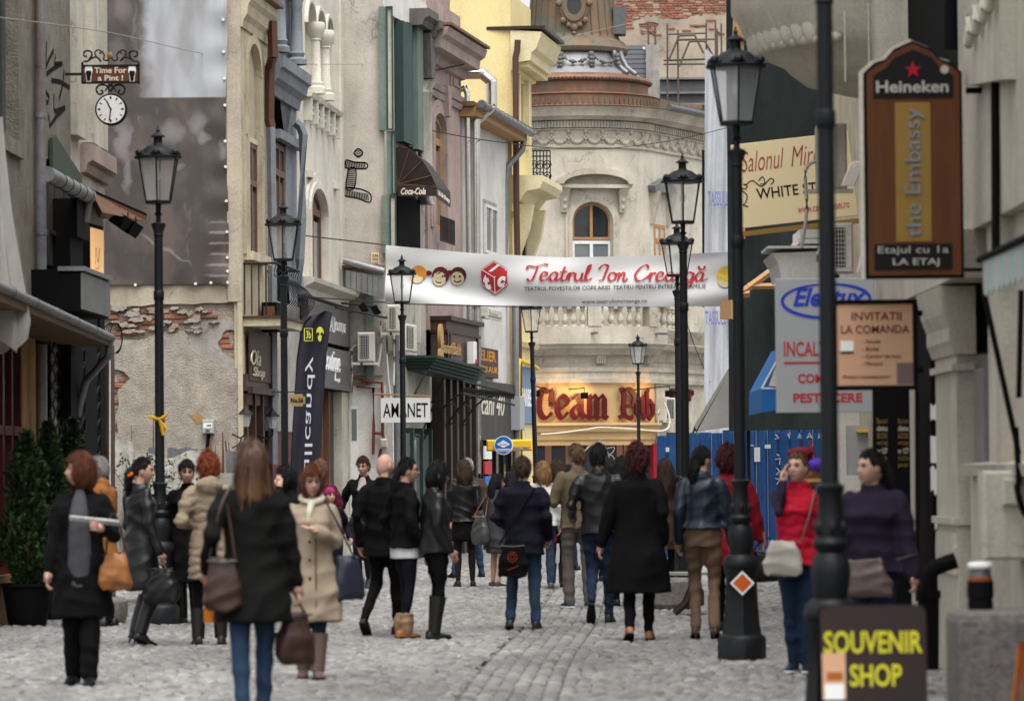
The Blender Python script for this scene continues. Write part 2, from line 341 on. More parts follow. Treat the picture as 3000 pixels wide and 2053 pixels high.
def bez(p0,p1,p2,p3,n=8):
 return [tuple((1 - t) ** 3 * p0[i] + 3 * (1 - t) ** 2 * t * p1[i] + 3 * (1 - t) * t * t * p2[i] + t ** 3 * p3[i] for i in (0,1)) for t in [k / n for k in range(n + 1)]]
def crv(pts,n=6):     # catmull-rom through points (any dimension)
 P = [tuple(p) for p in pts]; P = [P[0]] + P + [P[-1]]; out = []
 for i in range(1,len(P) - 2):
  for k in range(n):
   t = k / n
   out.append(tuple(.5 * (2 * b + (c - a) * t + (2 * a - 5 * b + 4 * c - d) * t * t + (-a + 3 * b - 3 * c + d) * t ** 3) for a,b,c,d in zip(P[i - 1],P[i],P[i + 1],P[i + 2])))
 return out + [P[-2]]
def copies(name,me,parent,places):           # alike pieces sharing one mesh
 return [link(name,me,parent,p,r,s) for p,r,s in places]
def window(f,parent,x0,x1,z0,z1,y,wood='window_wood',glass='glass_dark',cols=2,trans=None,fw=.05,arched=0):
 """glazed window in an opening: frame with its panes; y = depth of the frame front"""
 fr = f.mb(); fr.box(x0,x0 + fw,y,y + .06,z0,z1); fr.box(x1 - fw,x1,y,y + .06,z0,z1)
 fr.box(x0 + fw,x1 - fw,y,y + .06,z0,z0 + fw)
 if not arched: fr.box(x0 + fw,x1 - fw,y,y + .06,z1 - fw,z1)
 cw = (x1 - x0 - fw) / cols
 for k in range(1,cols): fr.box(x0 + cw * k,x0 + cw * k + fw,y - .003,y + .06,z0 + fw,z1 + arched * .9)
 if trans is not None: fr.box(x0 + fw,x1 - fw,y - .006,y + .06,trans,trans + fw * 1.3)
 if arched:
  o = arc((x0 + x1) / 2,z1,(x1 - x0) / 2,arched,0,PI); i = arc((x0 + x1) / 2,z1,(x1 - x0) / 2 - fw,arched - fw,0,PI)
  fr.prism(band(o,i),y,y + .06)
 W = fr.build('window',wood,parent)
 zs = [z0,trans,z1] if trans is not None else [z0,z1]
 for a in range(len(zs) - 1):
  for k in range(cols):
   p = f.mb().box(x0 + cw * k + fw,x0 + cw * (k + 1),y + .03,y + .045,zs[a] + (fw if a == 0 else fw * 1.3),zs[a + 1] - (0 if (arched and a == len(zs) - 2) else fw))
   p.build('pane',glass,W)
 if arched:
  f.mb().prism(arc((x0 + x1) / 2,z1,(x1 - x0) / 2 - fw,arched - fw,0,PI),y + .03,y + .045).build('pane',glass,W)
 return W
# ---------------------------------------------------------------- street paving
m = mat('setts',(.222,.216,.206),(.168,.163,.156),rough=.62,ns=9,amt=.8,bump=.35,bs=60,bd=.01,spec=.45)
n_ = m.node_tree.nodes; l_ = m.node_tree.links; b_ = n_['Principled BSDF']
at_ = n_.new('ShaderNodeAttribute'); at_.attribute_name = 'tone'
mu_ = n_.new('ShaderNodeMix'); mu_.data_type = 'RGBA'; mu_.blend_type = 'MULTIPLY'; mu_.inputs[0].default_value = 1
src_ = b_.inputs['Base Color'].links[0].from_socket
g2_ = n_.new('ShaderNodeNewGeometry'); t2_ = n_.new('ShaderNodeTexNoise'); t2_.inputs['Scale'].default_value = .55; t2_.inputs['Detail'].default_value = 6; mp_ = n_.new('ShaderNodeMapping'); mp_.inputs['Scale'].default_value = (1,.45,1); l_.new(g2_.outputs['Position'],mp_.inputs[0]); l_.new(mp_.outputs[0],t2_.inputs['Vector'])
r2_ = n_.new('ShaderNodeMapRange'); r2_.inputs[1].default_value = .35; r2_.inputs[2].default_value = .7; r2_.inputs[3].default_value = 1.08; r2_.inputs[4].default_value = .62; l_.new(t2_.outputs[0],r2_.inputs[0])
m3_ = n_.new('ShaderNodeMix'); m3_.data_type = 'RGBA'; m3_.blend_type = 'MULTIPLY'; m3_.inputs[0].default_value = 1; l_.new(src_,m3_.inputs[6]); l_.new(r2_.outputs[0],m3_.inputs[7]); src_ = m3_.outputs[2]
l_.new(src_,mu_.inputs[6]); l_.new(at_.outputs['Color'],mu_.inputs[7]); l_.new(mu_.outputs[2],b_.inputs['Base Color'])
M['setts'] = m
dm('setts_far',(.185,.183,.18),(.135,.134,.132),rough=.65,ns=5,amt=.9,bump=.5,bs=9,bd=.02,stretch=(1,.25,1))
dm('joint',(.085,.078,.068),(.06,.055,.05),ns=20,rough=.95)
street = MB().add([(-60,-20,-.02),(60,-20,-.02),(60,66,-.02),(-60,66,-.02),(-60,66,0),(60,66,0),(60,400,0),(-60,400,0)],[(0,1,2,3),(4,5,6,7)],0)
street.m = [0,1]
street = street.build('street',['joint','setts_far'],kind='structure')
rs = np.random.RandomState(4)
def strip_x(y): return .02 + .04 * (y - 28) + .03 * np.sin(y * .35)
cs = []
pit = .108
ys = np.arange(23.6,66,pit)
for j,y in enumerate(ys):
 sx0 = float(strip_x(y)) - .35; sx1 = sx0 + .68
 xl = -6.2; k = 0
 while xl < 4.6:
  wd_ = pit * rs.uniform(.82,1.22)
  if xl + wd_ > sx0 and xl < sx1:
   if sx0 - xl > .04: wd_ = sx0 - xl
   else: xl = sx1 + .002; continue
  cs.append((xl + wd_ / 2,y + rs.uniform(-.012,.012) + .03 * math.sin(xl * 1.7 + y * .6) + .02 * math.sin(xl * 4.1),(wd_ - rs.uniform(.010,.026)) / 2,(pit - rs.uniform(.012,.03)) / 2,rs.uniform(-.09,.09),0)); xl += wd_
for c in range(6):
 y = 23.6 + rs.uniform(0,.2)
 while y < 66:
  ln = rs.uniform(.14,.24)
  cs.append((float(strip_x(y)) - .29 + c * .113 + rs.uniform(-.006,.006),y + ln / 2,.052,(ln - .012) / 2,-.04 + rs.uniform(-.03,.03),1)); y += ln
cs = np.array(cs); N = len(cs)
tone = np.clip(rs.normal(1,.2,N),.45,1.5); tone[cs[:,5] == 1] *= 1.02
warm = rs.uniform(-.03,.03,N)
big = np.lexsort((np.abs(cs[:,0]) ,cs[:,1]))
vis = (cs[:,1] > 26.1) & (np.abs(cs[:,0]) < cs[:,1] * .128)
order = [i for i in np.argsort(cs[:,1]) if vis[i]]
single = set(order[:300])
rest = np.array([i for i in range(N) if i not in single])
def sett_arrays(idx,local=False):
 a = cs[idx]; n = len(a); ca,sa = np.cos(a[:,4]),np.sin(a[:,4])
 V = np.zeros((n,8,3)); zt = rs.normal(0,.0045,n); tx = rs.normal(0,.04,n); ty = rs.normal(0,.04,n)
 sg = [(-1,-1),(1,-1),(1,1),(-1,1)]
 for k,(p,q) in enumerate(sg):
  for ring,(ins,zb) in enumerate(((0,-.019),(.026,0))):
   lx = p * (a[:,2] - ins + rs.uniform(-.006,.006,n)); ly = q * (a[:,3] - ins + rs.uniform(-.006,.006,n))
   V[:,ring * 4 + k,0] = a[:,0] + lx * ca - ly * sa; V[:,ring * 4 + k,1] = a[:,1] + lx * sa + ly * ca
   V[:,ring * 4 + k,2] = zb + (zt + lx * tx + ly * ty if ring else 0)
 return V
FQ = np.array([(4,5,6,7),(0,1,5,4),(1,2,6,5),(2,3,7,6),(3,0,4,7)])
def np_mesh(name,V,Fq,mt,tn):
 n = len(V); me = bpy.data.meshes.new(name); nv = n * 8; nf = n * 5
 me.vertices.add(nv); me.vertices.foreach_set('co',V.reshape(-1))
 f = (FQ[None] + (np.arange(n) * 8)[:,None,None]).reshape(-1,4)
 me.loops.add(nf * 4); me.loops.foreach_set('vertex_index',f.reshape(-1).astype(np.int32))
 me.polygons.add(nf); me.polygons.foreach_set('loop_start',np.arange(0,nf * 4,4,dtype=np.int32))
 me.materials.append(mt); me.update(calc_edges=True)
 ca = me.color_attributes.new('tone','FLOAT_COLOR','POINT')
 t = np.repeat(tn,8); wv = np.repeat(rs.uniform(-.035,.035,n),8); col = np.stack([t * (1 + wv),t,t * (1 - wv),np.ones_like(t)],1).astype(np.float32)
 ca.data.foreach_set('color',col.reshape(-1)); return me
o = link('cobblestones',np_mesh('cobblestones',sett_arrays(rest),FQ,M['setts'],tone[rest]),street); o['kind'] = 'stuff'
for i in order[:300]:
 V = sett_arrays(np.array([i])); c = Vector((cs[i,0],cs[i,1],0)); V = V - np.array(c)
 link('cobblestone',np_mesh('cobblestone',V,FQ,M['setts'],tone[[i]]),street,c)
# ================================================================ LEFT SIDE
# ---------------------------------------------------------------- first house on the left (grey roughcast), shop below
def tubes(parent,name,m,pts,r,n=8): return MB().tube(pts,r,n).build(name,m,parent,60)
fA = Fac((-5.62,30),(-5.30,43.1))
hA = thing('townhouse','old grey roughcast house with rusty drainpipe at the near left edge','house',(-5.5,38,0))
q = fA.q(-60,-40,52,330)
wz0 = 5.1
w0 = fA.px(-200,200)[0]; w1 = fA.px(54,200)[0]
mb = fA.mb(); H = 9.0
zc = fA.px(60,905)[1]
mb.wall(rect(0,fA.L,zc,H),[rect(w1 - 1.5,w1,5.15,7.6)],0,.22)
mb.build('wall','grey_rough',hA)
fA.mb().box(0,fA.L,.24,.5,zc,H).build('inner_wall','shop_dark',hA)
window(fA,hA,w1 - 1.5,w1,5.15,7.6,.14,'zinc_dark','glass_dark',3,None,.06)
mb = fA.mb(); mb.box(w1 - 1.6,w1 + .08,-.05,0,4.98,5.15); mb.build('window_sill','grey_rough',hA)
# shopfront under the eave
s1 = fA.px(78,1200)[0]; s2 = fA.px(118,1200)[0]
mb = fA.mb(); mb.box(s1,fA.L,.05,.4,0,zc - .02); mb.build('shop_wall','ochre',hA)
sf = thing('shopfront','dark red shop front with tall glass panes behind the conifers','shopfront',fA.w(s1 - 1,.1,0))
for k in range(4):
 a = s1 - .62 * (k + 1); b = a + .62
 mb = fA.mb(); mb.box(a,a + .05,.06,.16,.5,zc - .05); mb.box(b - .05,b,.06,.16,.5,zc - .05)
 mb.box(a + .05,b - .05,.06,.16,zc - .12,zc - .05); mb.box(a + .05,b - .05,.05,.18,1.98,2.08); mb.box(a + .05,b - .05,.06,.16,.5,.58)
 W = mb.build('frame','dark_red',sf)
 fA.mb().box(a + .05,b - .05,.1,.12,.58,1.98).build('pane','glass_dark',W)
 fA.mb().box(a + .05,b - .05,.1,.12,2.08,zc - .12).build('pane','glass_dark',W)
fA.mb().box(0,s1,-.03,.3,0,.5).build('plinth','ochre',sf)
mb = fA.mb(); x0 = fA.px(5,1700)[0]
strokes(mb,[crv([(0,0),(.05,.3),(.12,.1),(.18,.34),(.22,.08)]),crv([(.26,.3),(.24,.1),(.33,.12),(.32,.3),(.33,0),(.25,-.12)])],.02,-.036,.002,0,1.2,.9,x0 - .1,.1)
mb.build('graffiti',mat('spray_blue',(.10,.38,.55),rough=.6),sf)
# eave with gutter over the shop
e0 = fA.px(-60,900,-.55)[0]; e1 = fA.L + .6
mb = fA.mb(); zc2 = zc - .02
mb.prism([(e0,zc2 - .12),(e1 + .75,zc2 - .30),(e1 + .75,zc2 - .24),(e0,zc2 + .05)],-.62,.02)
mb.build('eave','eave_brown',hA)
tubes(hA,'gutter','zinc',[fA.w(e0,-.62,zc2 + .02),fA.w(e1 + .75,-.62,zc2 - .2)],.05)
for k in range(7):
 t = k / 6; x = e0 + (e1 + .75 - e0) * t; z = zc2 + .02 - .22 * t
 me = None
 tubes(hA,'gutter_bracket','zinc_dark',[fA.w(x,-.62,z),fA.w(x + .02,-.62,z)],.056)
tubes(hA,'downpipe','zinc',[fA.w(e1 + .7,-.62,zc2 - .24),fA.w(e1 + .7,-.6,zc2 - .42),fA.w(e1 + .95,-.3,zc2 - .7),fA.w(e1 + .95,-.2,zc2 - 1.1)],.045)
# rusty drainpipe
xp = fA.px(119,500,-.08)[0]
dp = thing('drainpipe','grey rust-stained drainpipe running down the roughcast house corner','drainpipe',fA.w(xp,-.08,0))
for a,b in ((3.62,5.55),(5.55,9)): tubes(dp,'pipe','pipe_old',[fA.w(xp,-.08,a),fA.w(xp,-.08,b)],.062,12)
for z in (4.25,5.55,7.2): tubes(dp,'collar','zinc',[fA.w(xp,-.08,z - .03),fA.w(xp,-.08,z + .03)],.069,12)
tubes(dp,'pipe','zinc',[fA.w(xp,-.08,0),fA.w(xp,-.08,3.0)],.062,12)
# folded parasol at the left edge
pz = pt(8,1000,38)
pa = thing('closed_parasol','folded pale canvas parasol hanging at the left edge of the street','parasol',(pz.x - .05,38,0))
rr = []
for k in range(13):
 t = k / 12; z = 2.85 + t * 2.25; rad = .06 + .30 * (1 - t) ** 1.4 * (1 if t > .05 else .8)
 rr.append([(pz.x - .1 + (rad + .055 * math.sin(a * 6 + t * 2)) * math.cos(a),38 + (rad + .055 * math.sin(a * 6 + t * 2)) * math.sin(a),z + .1 * math.sin(a * 3) * (1 - t)) for a in [2 * PI * j / 36 for j in range(36)]])
MB().loft(rr).build('canvas','canvas_pale',pa,50)
tubes(pa,'pole','iron',[(pz.x - .1,38,0),(pz.x - .1,38,5.2)],.025)

# ---------------------------------------------------------------- second house: pub with clock, dark timber front
fP = Fac((-5.30,43.1),(-5.15,48.8))
hP = thing('pub_house','cream pilastered house with dark timber front and lattice gate','house',(-5.25,46,0))
xg = fP.px(206,200)[0]; xe = fP.L
mb = fP.mb(); mb.box(0,xg,0,.5,5.15,10); mb.build('wall','grey_rough',hP)
mb = fP.mb(); mb.box(xg,xe,.02,.5,4.4,10); mb.build('wall','cream',hP)
for u0,u1,d in ((206,232,.10),(244,262,.14),(268,287,.14)):
 x0,x1,_,_ = fP.q(u0,100,u1,300); mb = fP.mb()
 mb.sweep([(0,5.6),(d,5.6),(d,10),(0,10)],[(x0,.02),(x1,.02)]); mb.build('pilaster','cream',hP)
x0,x1,z0,z1 = fP.q(240,440,305,525)
mb = fP.mb(); mb.sweep([(0,z0),(.06,z0 + .02),(.09,z0 + .12),(.15,z0 + .16),(.15,z1),(0,z1)],[(x0,.02),(x1 + .25,.02)]); mb.build('window_ledge','pink',hP)
# graffiti letters on the raw wall
mb = fP.mb(); gx = lambda u,v: fP.px(u,v)
def pl(pts): return [gx(*p) for p in pts]
strokes(mb,[pl([(136,122),(134,180),(131,205)]),pl([(156,148),(141,178),(133,200)]),pl([(163,165),(158,188),(180,187)]),pl([(182,186),(150,205),(135,218)]),
   pl([(150,236),(175,240),(203,257)]),pl([(187,205),(183,250),(173,290)]),pl([(133,268),(144,285),(140,300),(131,302)]),pl([(157,275),(157,320),(162,326),(190,315)]),pl([(141,335),(145,370),(166,340),(190,318)])],.055,-.002,.003)
mb.build('graffiti','black_paint',hP)
# green sheet, big gutter, boarded timber wall
x0,x1,z0,z1 = fP.q(140,430,226,530)
fP.mb().prism([(x0,z0),(x1 + .1,z0 - .2),(x1,z1 - .25),(x0 + .2,z1 + .05),(x0,z1)],-.06,-.02).build('metal_sheet','green_metal',hP)
a = fP.px(142,512,-.35); b = fP.px(262,575,-.35)
tubes(hP,'gutter','zinc',[fP.w(a[0] - .1,-.35,a[1]),fP.w(b[0],-.35,b[1])],.085,12)
for k in range(5):
 t = .25 + k * .17; p = fP.w(a[0] + (b[0] - a[0]) * t,-.35,a[1] + (b[1] - a[1]) * t); d = (fP.d * .012)
 tubes(hP,'gutter_bracket','iron',[p,p + d],.092,12)
tubes(hP,'downpipe','zinc',[fP.w(b[0] - .05,-.35,b[1]),fP.w(b[0] - .02,-.3,b[1] - .3)],.05)
zt = fP.px(180,560)[1]; zb = fP.px(180,790)[1]
xa = fP.px(140,680)[0]; xb = fP.px(222,680)[0]
nb = 6
for k in range(nb):
 a0 = xa + (xb - xa) * k / nb; a1 = xa + (xb - xa) * (k + 1) / nb - .012
 fP.mb().box(a0,a1,-.02 - .006 * (k % 2),.1,zb,zt + .2).build('board','wood_panel',hP)
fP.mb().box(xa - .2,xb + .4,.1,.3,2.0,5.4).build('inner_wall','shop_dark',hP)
zz = fP.px(180,715)[1]; fP.mb().prism([(xa,zz + .1),(xb,zz - .02),(xb,zz - .07),(xa,zz + .05)],-.06,-.03).build('batten','black_wood',hP)
fP.mb().box(xb - .02,xb + .08,-.05,.1,zb - .1,zt).build('batten','brown_wood',hP)
# black flue hood and post
x0,x1,z0,z1 = fP.q(226,590,262,700,-.3)
mb = fP.mb(); mb.box(x0,x1,-.3,0,z0,z1); mb.box(x0,x1,-.22,0,2.2,z0); mb.build('flue_box','black_paint',hP)
# lit sign box
x0,x1,z0,z1 = fP.q(266,668,300,815,-.35)
lb = thing('lit_sign_box','small warm lit sign box standing out from the pub front','sign',fP.w(x0,-.3,z0))
p0 = pt(267,740,46.6); p1 = pt(303,740,47.3)
fS = Fac((p0.x,p0.y),(p1.x,p1.y)); zA,zB = zat(812,47,285),zat(672,47,285)
mb = fS.mb(); mb.box(-.02,fS.L + .03,.01,.12,zA - .05,zB + .05); mb.build('box','black_paint',lb)
fS.mb().box(0,fS.L,-.005,.01,zA,zB).build('lit_face','warm_lit',lb)
mb = fS.mb(); strokes(mb,[crv([(.3,.25),(.35,.6),(.5,.3),(.62,.62),(.55,.2),(.3,.18)])],.008,-.006,.002,0,fS.L,zB - zA,0,zA); mb.build('lettering','print_black',lb)
# timber eave with three spotlights
a = pt(268,566,46.8); b = pt(430,636,49.0); b.x = a.x + 1.0
ev = thing('timber_eave','small timber eave with dark edge projecting from the pub front','eave',(a.x,a.y,a.z - .3))
p = [pt(268,562,46.5),pt(430,634,47.5),pt(428,648,47.5),pt(300,622,46.4)]
q2 = [pt(262,578,48.6),pt(400,640,48.9),pt(395,650,48.9),pt(290,640,48.6)]
MB().add([tuple(v) for v in p + q2],[(0,1,2,3),(4,7,6,5),(0,4,5,1),(1,5,6,2),(2,6,7,3),(3,7,4,0)]).build('soffit','window_wood',ev)
off = Vector((0,0,.035)); t4 = [v + off for v in (p[0],p[1],q2[1],q2[0])]
MB().add([tuple(v) for v in (p[0],p[1],q2[1],q2[0])] + [tuple(v) for v in t4],[(0,1,2,3),(4,5,6,7),(0,1,5,4),(1,2,6,5),(2,3,7,6),(3,0,4,7)]).build('roof_sheet','black_paint',ev)
tubes(ev,'bar','iron',[pt(325,600,46.9),pt(340,630,46.9),pt(415,665,47.3)],.012,6)
for i,(u,v) in enumerate(((350,637),(375,655),(398,668))):
 c = pt(u,v,47)
 sp = thing('spotlight',('black spotlight under the timber eave, nearest the wall','black spotlight under the timber eave, middle of three','black spotlight under the timber eave, outermost of three')[i],'spotlight',c,'spotlights under the timber eave')
 T = Matrix.Translation(c) @ Matrix.Rotation(R(35),4,'Y')
 mb = MB(T); mb.box(-.07,.07,-.06,.06,-.08,.06); mb.build('housing','black_paint',sp)
 mb = MB(T); mb.box(-.08,.08,-.075,-.062,-.11,-.05); mb.build('hood','black_paint',sp)
 tubes(sp,'bracket','iron',[c,c + Vector((0,0,.14))],.01,5)
# big black ribbed cabinet above the gate
p = pt(142,850,44.0)
cb = thing('black_cabinet','large black ribbed metal cabinet mounted above the lattice gate','cabinet',fP.w(0.5,-.5,zat(925,46,230)))
x0 = fP.px(146,850,-.05)[0]; x1 = fP.px(317,850,-.55)[0]
xa = fP.px(236,850,-.55)[0]
z0,z1 = fP.px(275,922,-.55)[1],fP.px(236,788,-.55)[1]
mb = fP.mb(); mb.box(xa,x1,-.55,0,z0,z1); mb.build('body','black_paint',cb)
nr = 22
for k in range(nr):
 a0 = xa + (x1 - xa) * k / nr; fP.mb().box(a0 + .01,a0 + (x1 - xa) / nr - .015,-.575,-.552,z0 + .02,z1 - .04).build('rib','zinc',cb)
mb = fP.mb(); mb.box(xa - .02,x1 + .02,-.6,-.3,z1 - .02,z1 + .03); mb.build('top_flashing','zinc',cb)
# lattice gate (folding grille) with posts
gt = thing('lattice_gate','black folding lattice gate with thick posts closing the pub yard','gate',fP.w(2,-.1,0))
zg = fP.px(230,965,-.1)[1]
for u0,u1 in ((180,208),(223,232),(248,283),(292,306)):
 x0,x1,_,_ = fP.q(u0,1100,u1,1200,-.1); fP.mb().box(x0,x1,-.11,-.07,0,zg + .25).build('post','black_paint',gt)
x0,x1,_,_ = fP.q(310,1100,322,1200,-.1); fP.mb().box(x0,x1,-.16,0,0,zg - .1).build('post','brown_wood',gt)
g0 = fP.px(146,1200,-.1)[0]; g1 = fP.px(292,1200,-.1)[0]; nx,nz = 9,16; dx = (g1 - g0) / nx; dz = zg / nz
for i in range(nx):
 mb = fP.mb()
 for j in range(nz):
  xx = g0 + i * dx; z = j * dz
  mb.tube([(xx,-.1,z),(xx + dx * .3,-.1,z + dz * .4),(xx + dx * .5,-.1,z + dz * .5),(xx + dx,-.1,z + dz)],.011,4)
  mb.tube([(xx,-.1,z + dz),(xx + dx * .3,-.1,z + dz * .6),(xx + dx * .5,-.1,z + dz * .5),(xx + dx,-.1,z)],.011,4)
 mb.build('lattice','iron',gt)
for z in (.95,.45 * zg):
 fP.mb().box(g0,g1,-.14,-.12,z,z + .05).build('rail','iron',gt)
x0,x1,_,_ = fP.q(150,1100,178,1200)
dr = f_ = fP.mb().box(x0,x1,-.06,.0,.1,zg).build('door','white_pvc',hP)
fP.mb().box(x0 + (x1 - x0) * .25,x0 + (x1 - x0) * .6,-.066,-.061,1.2,2.6).build('pane','glass_dark',dr)
fP.mb().box(0,4.6,.22,.4,0,zg + .2).build('yard_wall','brown_panel',hP)
x0,x1,_,_ = fP.q(232,1100,246,1200); fP.mb().box(x0,x1,-.06,.0,1.0,2.9).build('poster','sign_peach',hP)
tubes(hP,'white_cable','white_pvc',[fP.w(g1 + .15,-.2,0),fP.w(g1 + .16,-.2,1.6),fP.w(g1 + .22,-.2,zg)],.012,5)
for k in range(4):
 c = pt(352 + k * 3,990,48.9); cbp = [c + Vector((.13 * math.cos(a) * (1 - .13 * k) - .1,0.02 * k,.2 * math.sin(a))) for a in [2 * PI * j / 16 for j in range(17)]]
 MB().tube(cbp,.007,4).build('cable_loop','black_paint',hP)
# clock sign on iron bracket
ck = thing('clock_sign','brown pub sign with iron scrolls and round white clock hanging below','sign',pt(322,160,45.2))
YK = 45.2; S = lambda u,v: pt(u,v,YK)
fK = Fac((S(240,200).x,YK),(S(409,200).x,YK))
def K(u,v): return fK.px(u,v)
a,b = K(244,240),K(404,196); mb = fK.mb(); mb.box(a[0],b[0],-.02,.03,a[1],b[1]); mb.build('board','plank_brown',ck)
mb = fK.mb()
for (x0,z0,x1,z1) in ((239,246,409,240),(239,196,409,190),(239,246,244,183),(404,246,409,183)):
 p,q_ = K(x0,z0),K(x1,z1); mb.box(p[0],q_[0],-.03,.035,p[1],q_[1])
mb.build('board_frame','iron',ck)
for t_,u0,u1,v0,v1 in (('Time For',277,371,216,198),('a Pint !',287,361,238,221)):
 p,q_ = K(u0,v0),K(u1,v1); mb = fK.mb(); mb.text(t_,p[0],p[1],q_[0],q_[1],-.022,.004,0,0,.02); mb.build('lettering','letters_cream',ck)
for u0 in (249,376):
 p,q_ = K(u0,241),K(u0 + 23,196); w_ = q_[0] - p[0]; h_ = q_[1] - p[1]
 pts = [(.22,0),(.78,0),(.86,.45),(1,.75),(.9,1),(.1,1),(0,.75),(.14,.45)]
 g_ = fK.mb().prism([(p[0] + x * w_,p[1] + z * h_) for x,z in pts],-.026,-.021).build('pint_glass','print_white',ck)
 fK.mb().prism([(p[0] + (.5 + (x - .5) * .72) * w_,p[1] + (.06 + z * .66) * h_) for x,z in pts],-.030,-.026).build('stout','print_black',g_)
p = K(208,222); q_ = K(240,214); fK.mb().box(p[0] - .4,q_[0],-.012,.012,p[1],q_[1]).build('arm','iron',ck)
def kc(*pts): return [(*K(u,v)[:1],0.0,K(u,v)[1]) for u,v in crv(pts,5)]
for sgn in (-1,1):
 m_ = lambda u: 324 + sgn * (u - 324)
 fK.mb().tube(kc((m_(352),181),(m_(365),168),(m_(380),172),(m_(392),180),(m_(404),180)),.012,5).build('iron_scroll','iron',ck)
 fK.mb().tube(kc((m_(388),178),(m_(378),160),(m_(386),150),(m_(400),152),(m_(402),164),(m_(393),166)),.012,5).build('iron_scroll','iron',ck)
 fK.mb().tube(kc((m_(365),168),(m_(370),155),(m_(360),147),(m_(352),153),(m_(357),158)),.010,5).build('iron_scroll','iron',ck)
 fK.mb().tube(kc((m_(326),168),(m_(334),178),(m_(345),174),(m_(342),164),(m_(350),150)),.010,5).build('iron_scroll','iron',ck)
 fK.mb().tube(kc((m_(324),270),(m_(336),252),(m_(356),250),(m_(366),262),(m_(358),277),(m_(346),272),(m_(352),264)),.012,5).build('iron_scroll','iron',ck)
 fK.mb().tube(kc((m_(340),268),(m_(332),256),(m_(318),248)),.010,5).build('iron_scroll','iron',ck)
p = K(322,163); mb = MB(fK.M); mb.ball((p[0],0,p[1]),.035,.02,.04); mb.build('badge','sign_gold',ck)
p = K(326,322); rad = K(372,322)[0] - p[0]
mb = fK.mb(); mb.prism(arc(p[0],p[1],rad,rad,0,2 * PI * 35 / 36,35),-.06,.06); cl = mb.build('clock_case','black_paint',ck,40)
mb = fK.mb(); mb.prism(arc(p[0],p[1],rad * .9,rad * .9,0,2 * PI * 35 / 36,35),-.066,-.06); mb.build('dial','white_pvc',cl,40)
mb = fK.mb()
for k in range(12):
 a_ = PI / 2 - k * PI / 6; d_ = (math.cos(a_),math.sin(a_))
 strokes(mb,[[(p[0] + d_[0] * rad * .66,p[1] + d_[1] * rad * .66),(p[0] + d_[0] * rad * .82,p[1] + d_[1] * rad * .82)]],.014 if k % 3 else .022,-.066,.002)
for a_,l_ in ((R(115),.62),(R(263),.72)):
 strokes(mb,[[(p[0] - math.cos(a_) * rad * .1,p[1] - math.sin(a_) * rad * .1),(p[0] + math.cos(a_) * rad * l_,p[1] + math.sin(a_) * rad * l_)]],.016,-.068,.002)
mb.build('numerals_and_hands','print_black',cl)
# ---------------------------------------------------------------- blind gable with printed canvas, yellow-cream house behind
def inside(p,poly):
 x,y = p; c = False; n = len(poly)
 for i in range(n):
  x1,y1 = poly[i]; x2,y2 = poly[(i + 1) % n]
  if (y1 > y) != (y2 > y) and x < (x2 - x1) * (y - y1) / (y2 - y1) + x1: c = not c
 return c
def rough(poly,n=4,amp=.02):      # ragged outline
 out = []
 for i in range(len(poly)):
  a,b = poly[i],poly[(i + 1) % len(poly)]
  for k in range(n): t = k / n; out.append((a[0] + (b[0] - a[0]) * t + (rnd.uniform(-amp,amp) if k else 0),a[1] + (b[1] - a[1]) * t + (rnd.uniform(-amp,amp) if k else 0)))
 return out
def brick_mesh(nm,L,h,d,m_):
 j = lambda: rnd.uniform(-.008,.008)
 mb = MB(); b = .012
 mb.loft([[(-L / 2 + j(),d,-h / 2 + j()),(L / 2 + j(),d,-h / 2 + j()),(L / 2 + j(),d,h / 2 + j()),(-L / 2 + j(),d,h / 2 + j())],
   [(-L / 2 + j(),b,-h / 2),(L / 2 + j(),b,-h / 2),(L / 2 + j(),b,h / 2),(-L / 2 + j(),b,h / 2)],
   [(-L / 2 + b,j() * .6,-h / 2 + b),(L / 2 - b,j() * .6,-h / 2 + b),(L / 2 - b,j() * .6,h / 2 - b),(-L / 2 + b,j() * .6,h / 2 - b)]])
 return mb.mesh(nm,m_)
BR = [brick_mesh('brick',L,h,.1,m_) for L,h,m_ in ((.21,.062,'brick'),(.14,.06,'brick2'),(.19,.065,'brick3'),(.16,.062,'brick'),(.23,.06,'brick2'),(.20,.066,'brick'))]
def lay_bricks(f,parent,poly,y,keep=.8,rowh=.078,lim=300,yj=.02,k0=1.0):
 xs = [p[0] for p in poly]; zs = [p[1] for p in poly]; z = min(zs) + rowh / 2; r = 0; n = 0
 rz = math.atan2(f.d.y,f.d.x)
 while z < max(zs):
  x = min(xs) - rnd.uniform(0,.15)
  while x < max(xs):
   k = rnd.randrange(len(BR)); L = BR[k].dimensions if False else (.21,.14,.19,.16,.23,.20)[k] * k0
   if inside((x + L / 2,z),poly) and rnd.random() < keep and n < lim:
    link('brick',BR[k],parent,f.w(x + L / 2,y + rnd.uniform(-yj,yj),z + rnd.uniform(-.005,.005)),(0,rnd.uniform(-.03,.03),rz),(k0,1,k0)); n += 1
   x += L + .014
  z += rowh; r += 1
 return n
fG = Fac((-8.0,56),(-3.93,56))
G = lambda u,v: fG.px(u,v)
def GP(ps): return [G(*p) for p in ps]
hB = thing('gable_house','yellow-cream house with a bare brick gable and a bellied balcony','house',(-4.5,57,0))
mb = fG.mb(); mb.box(0,fG.L,.06,.4,0,9.6); mb.build('gable_wall','mortar',hB)
z1 = G(500,895)[1]; zt = G(500,700)[1]
mb = fG.mb(); mb.wall(rough([(0,z1),(2.2,z1 - .02),(3.0,z1 + .02),(fG.L,z1 + .03),(fG.L,9.6),(0,9.6)],6,.012),[],0,.07); mb.build('upper_plaster','plaster_beige',hB)
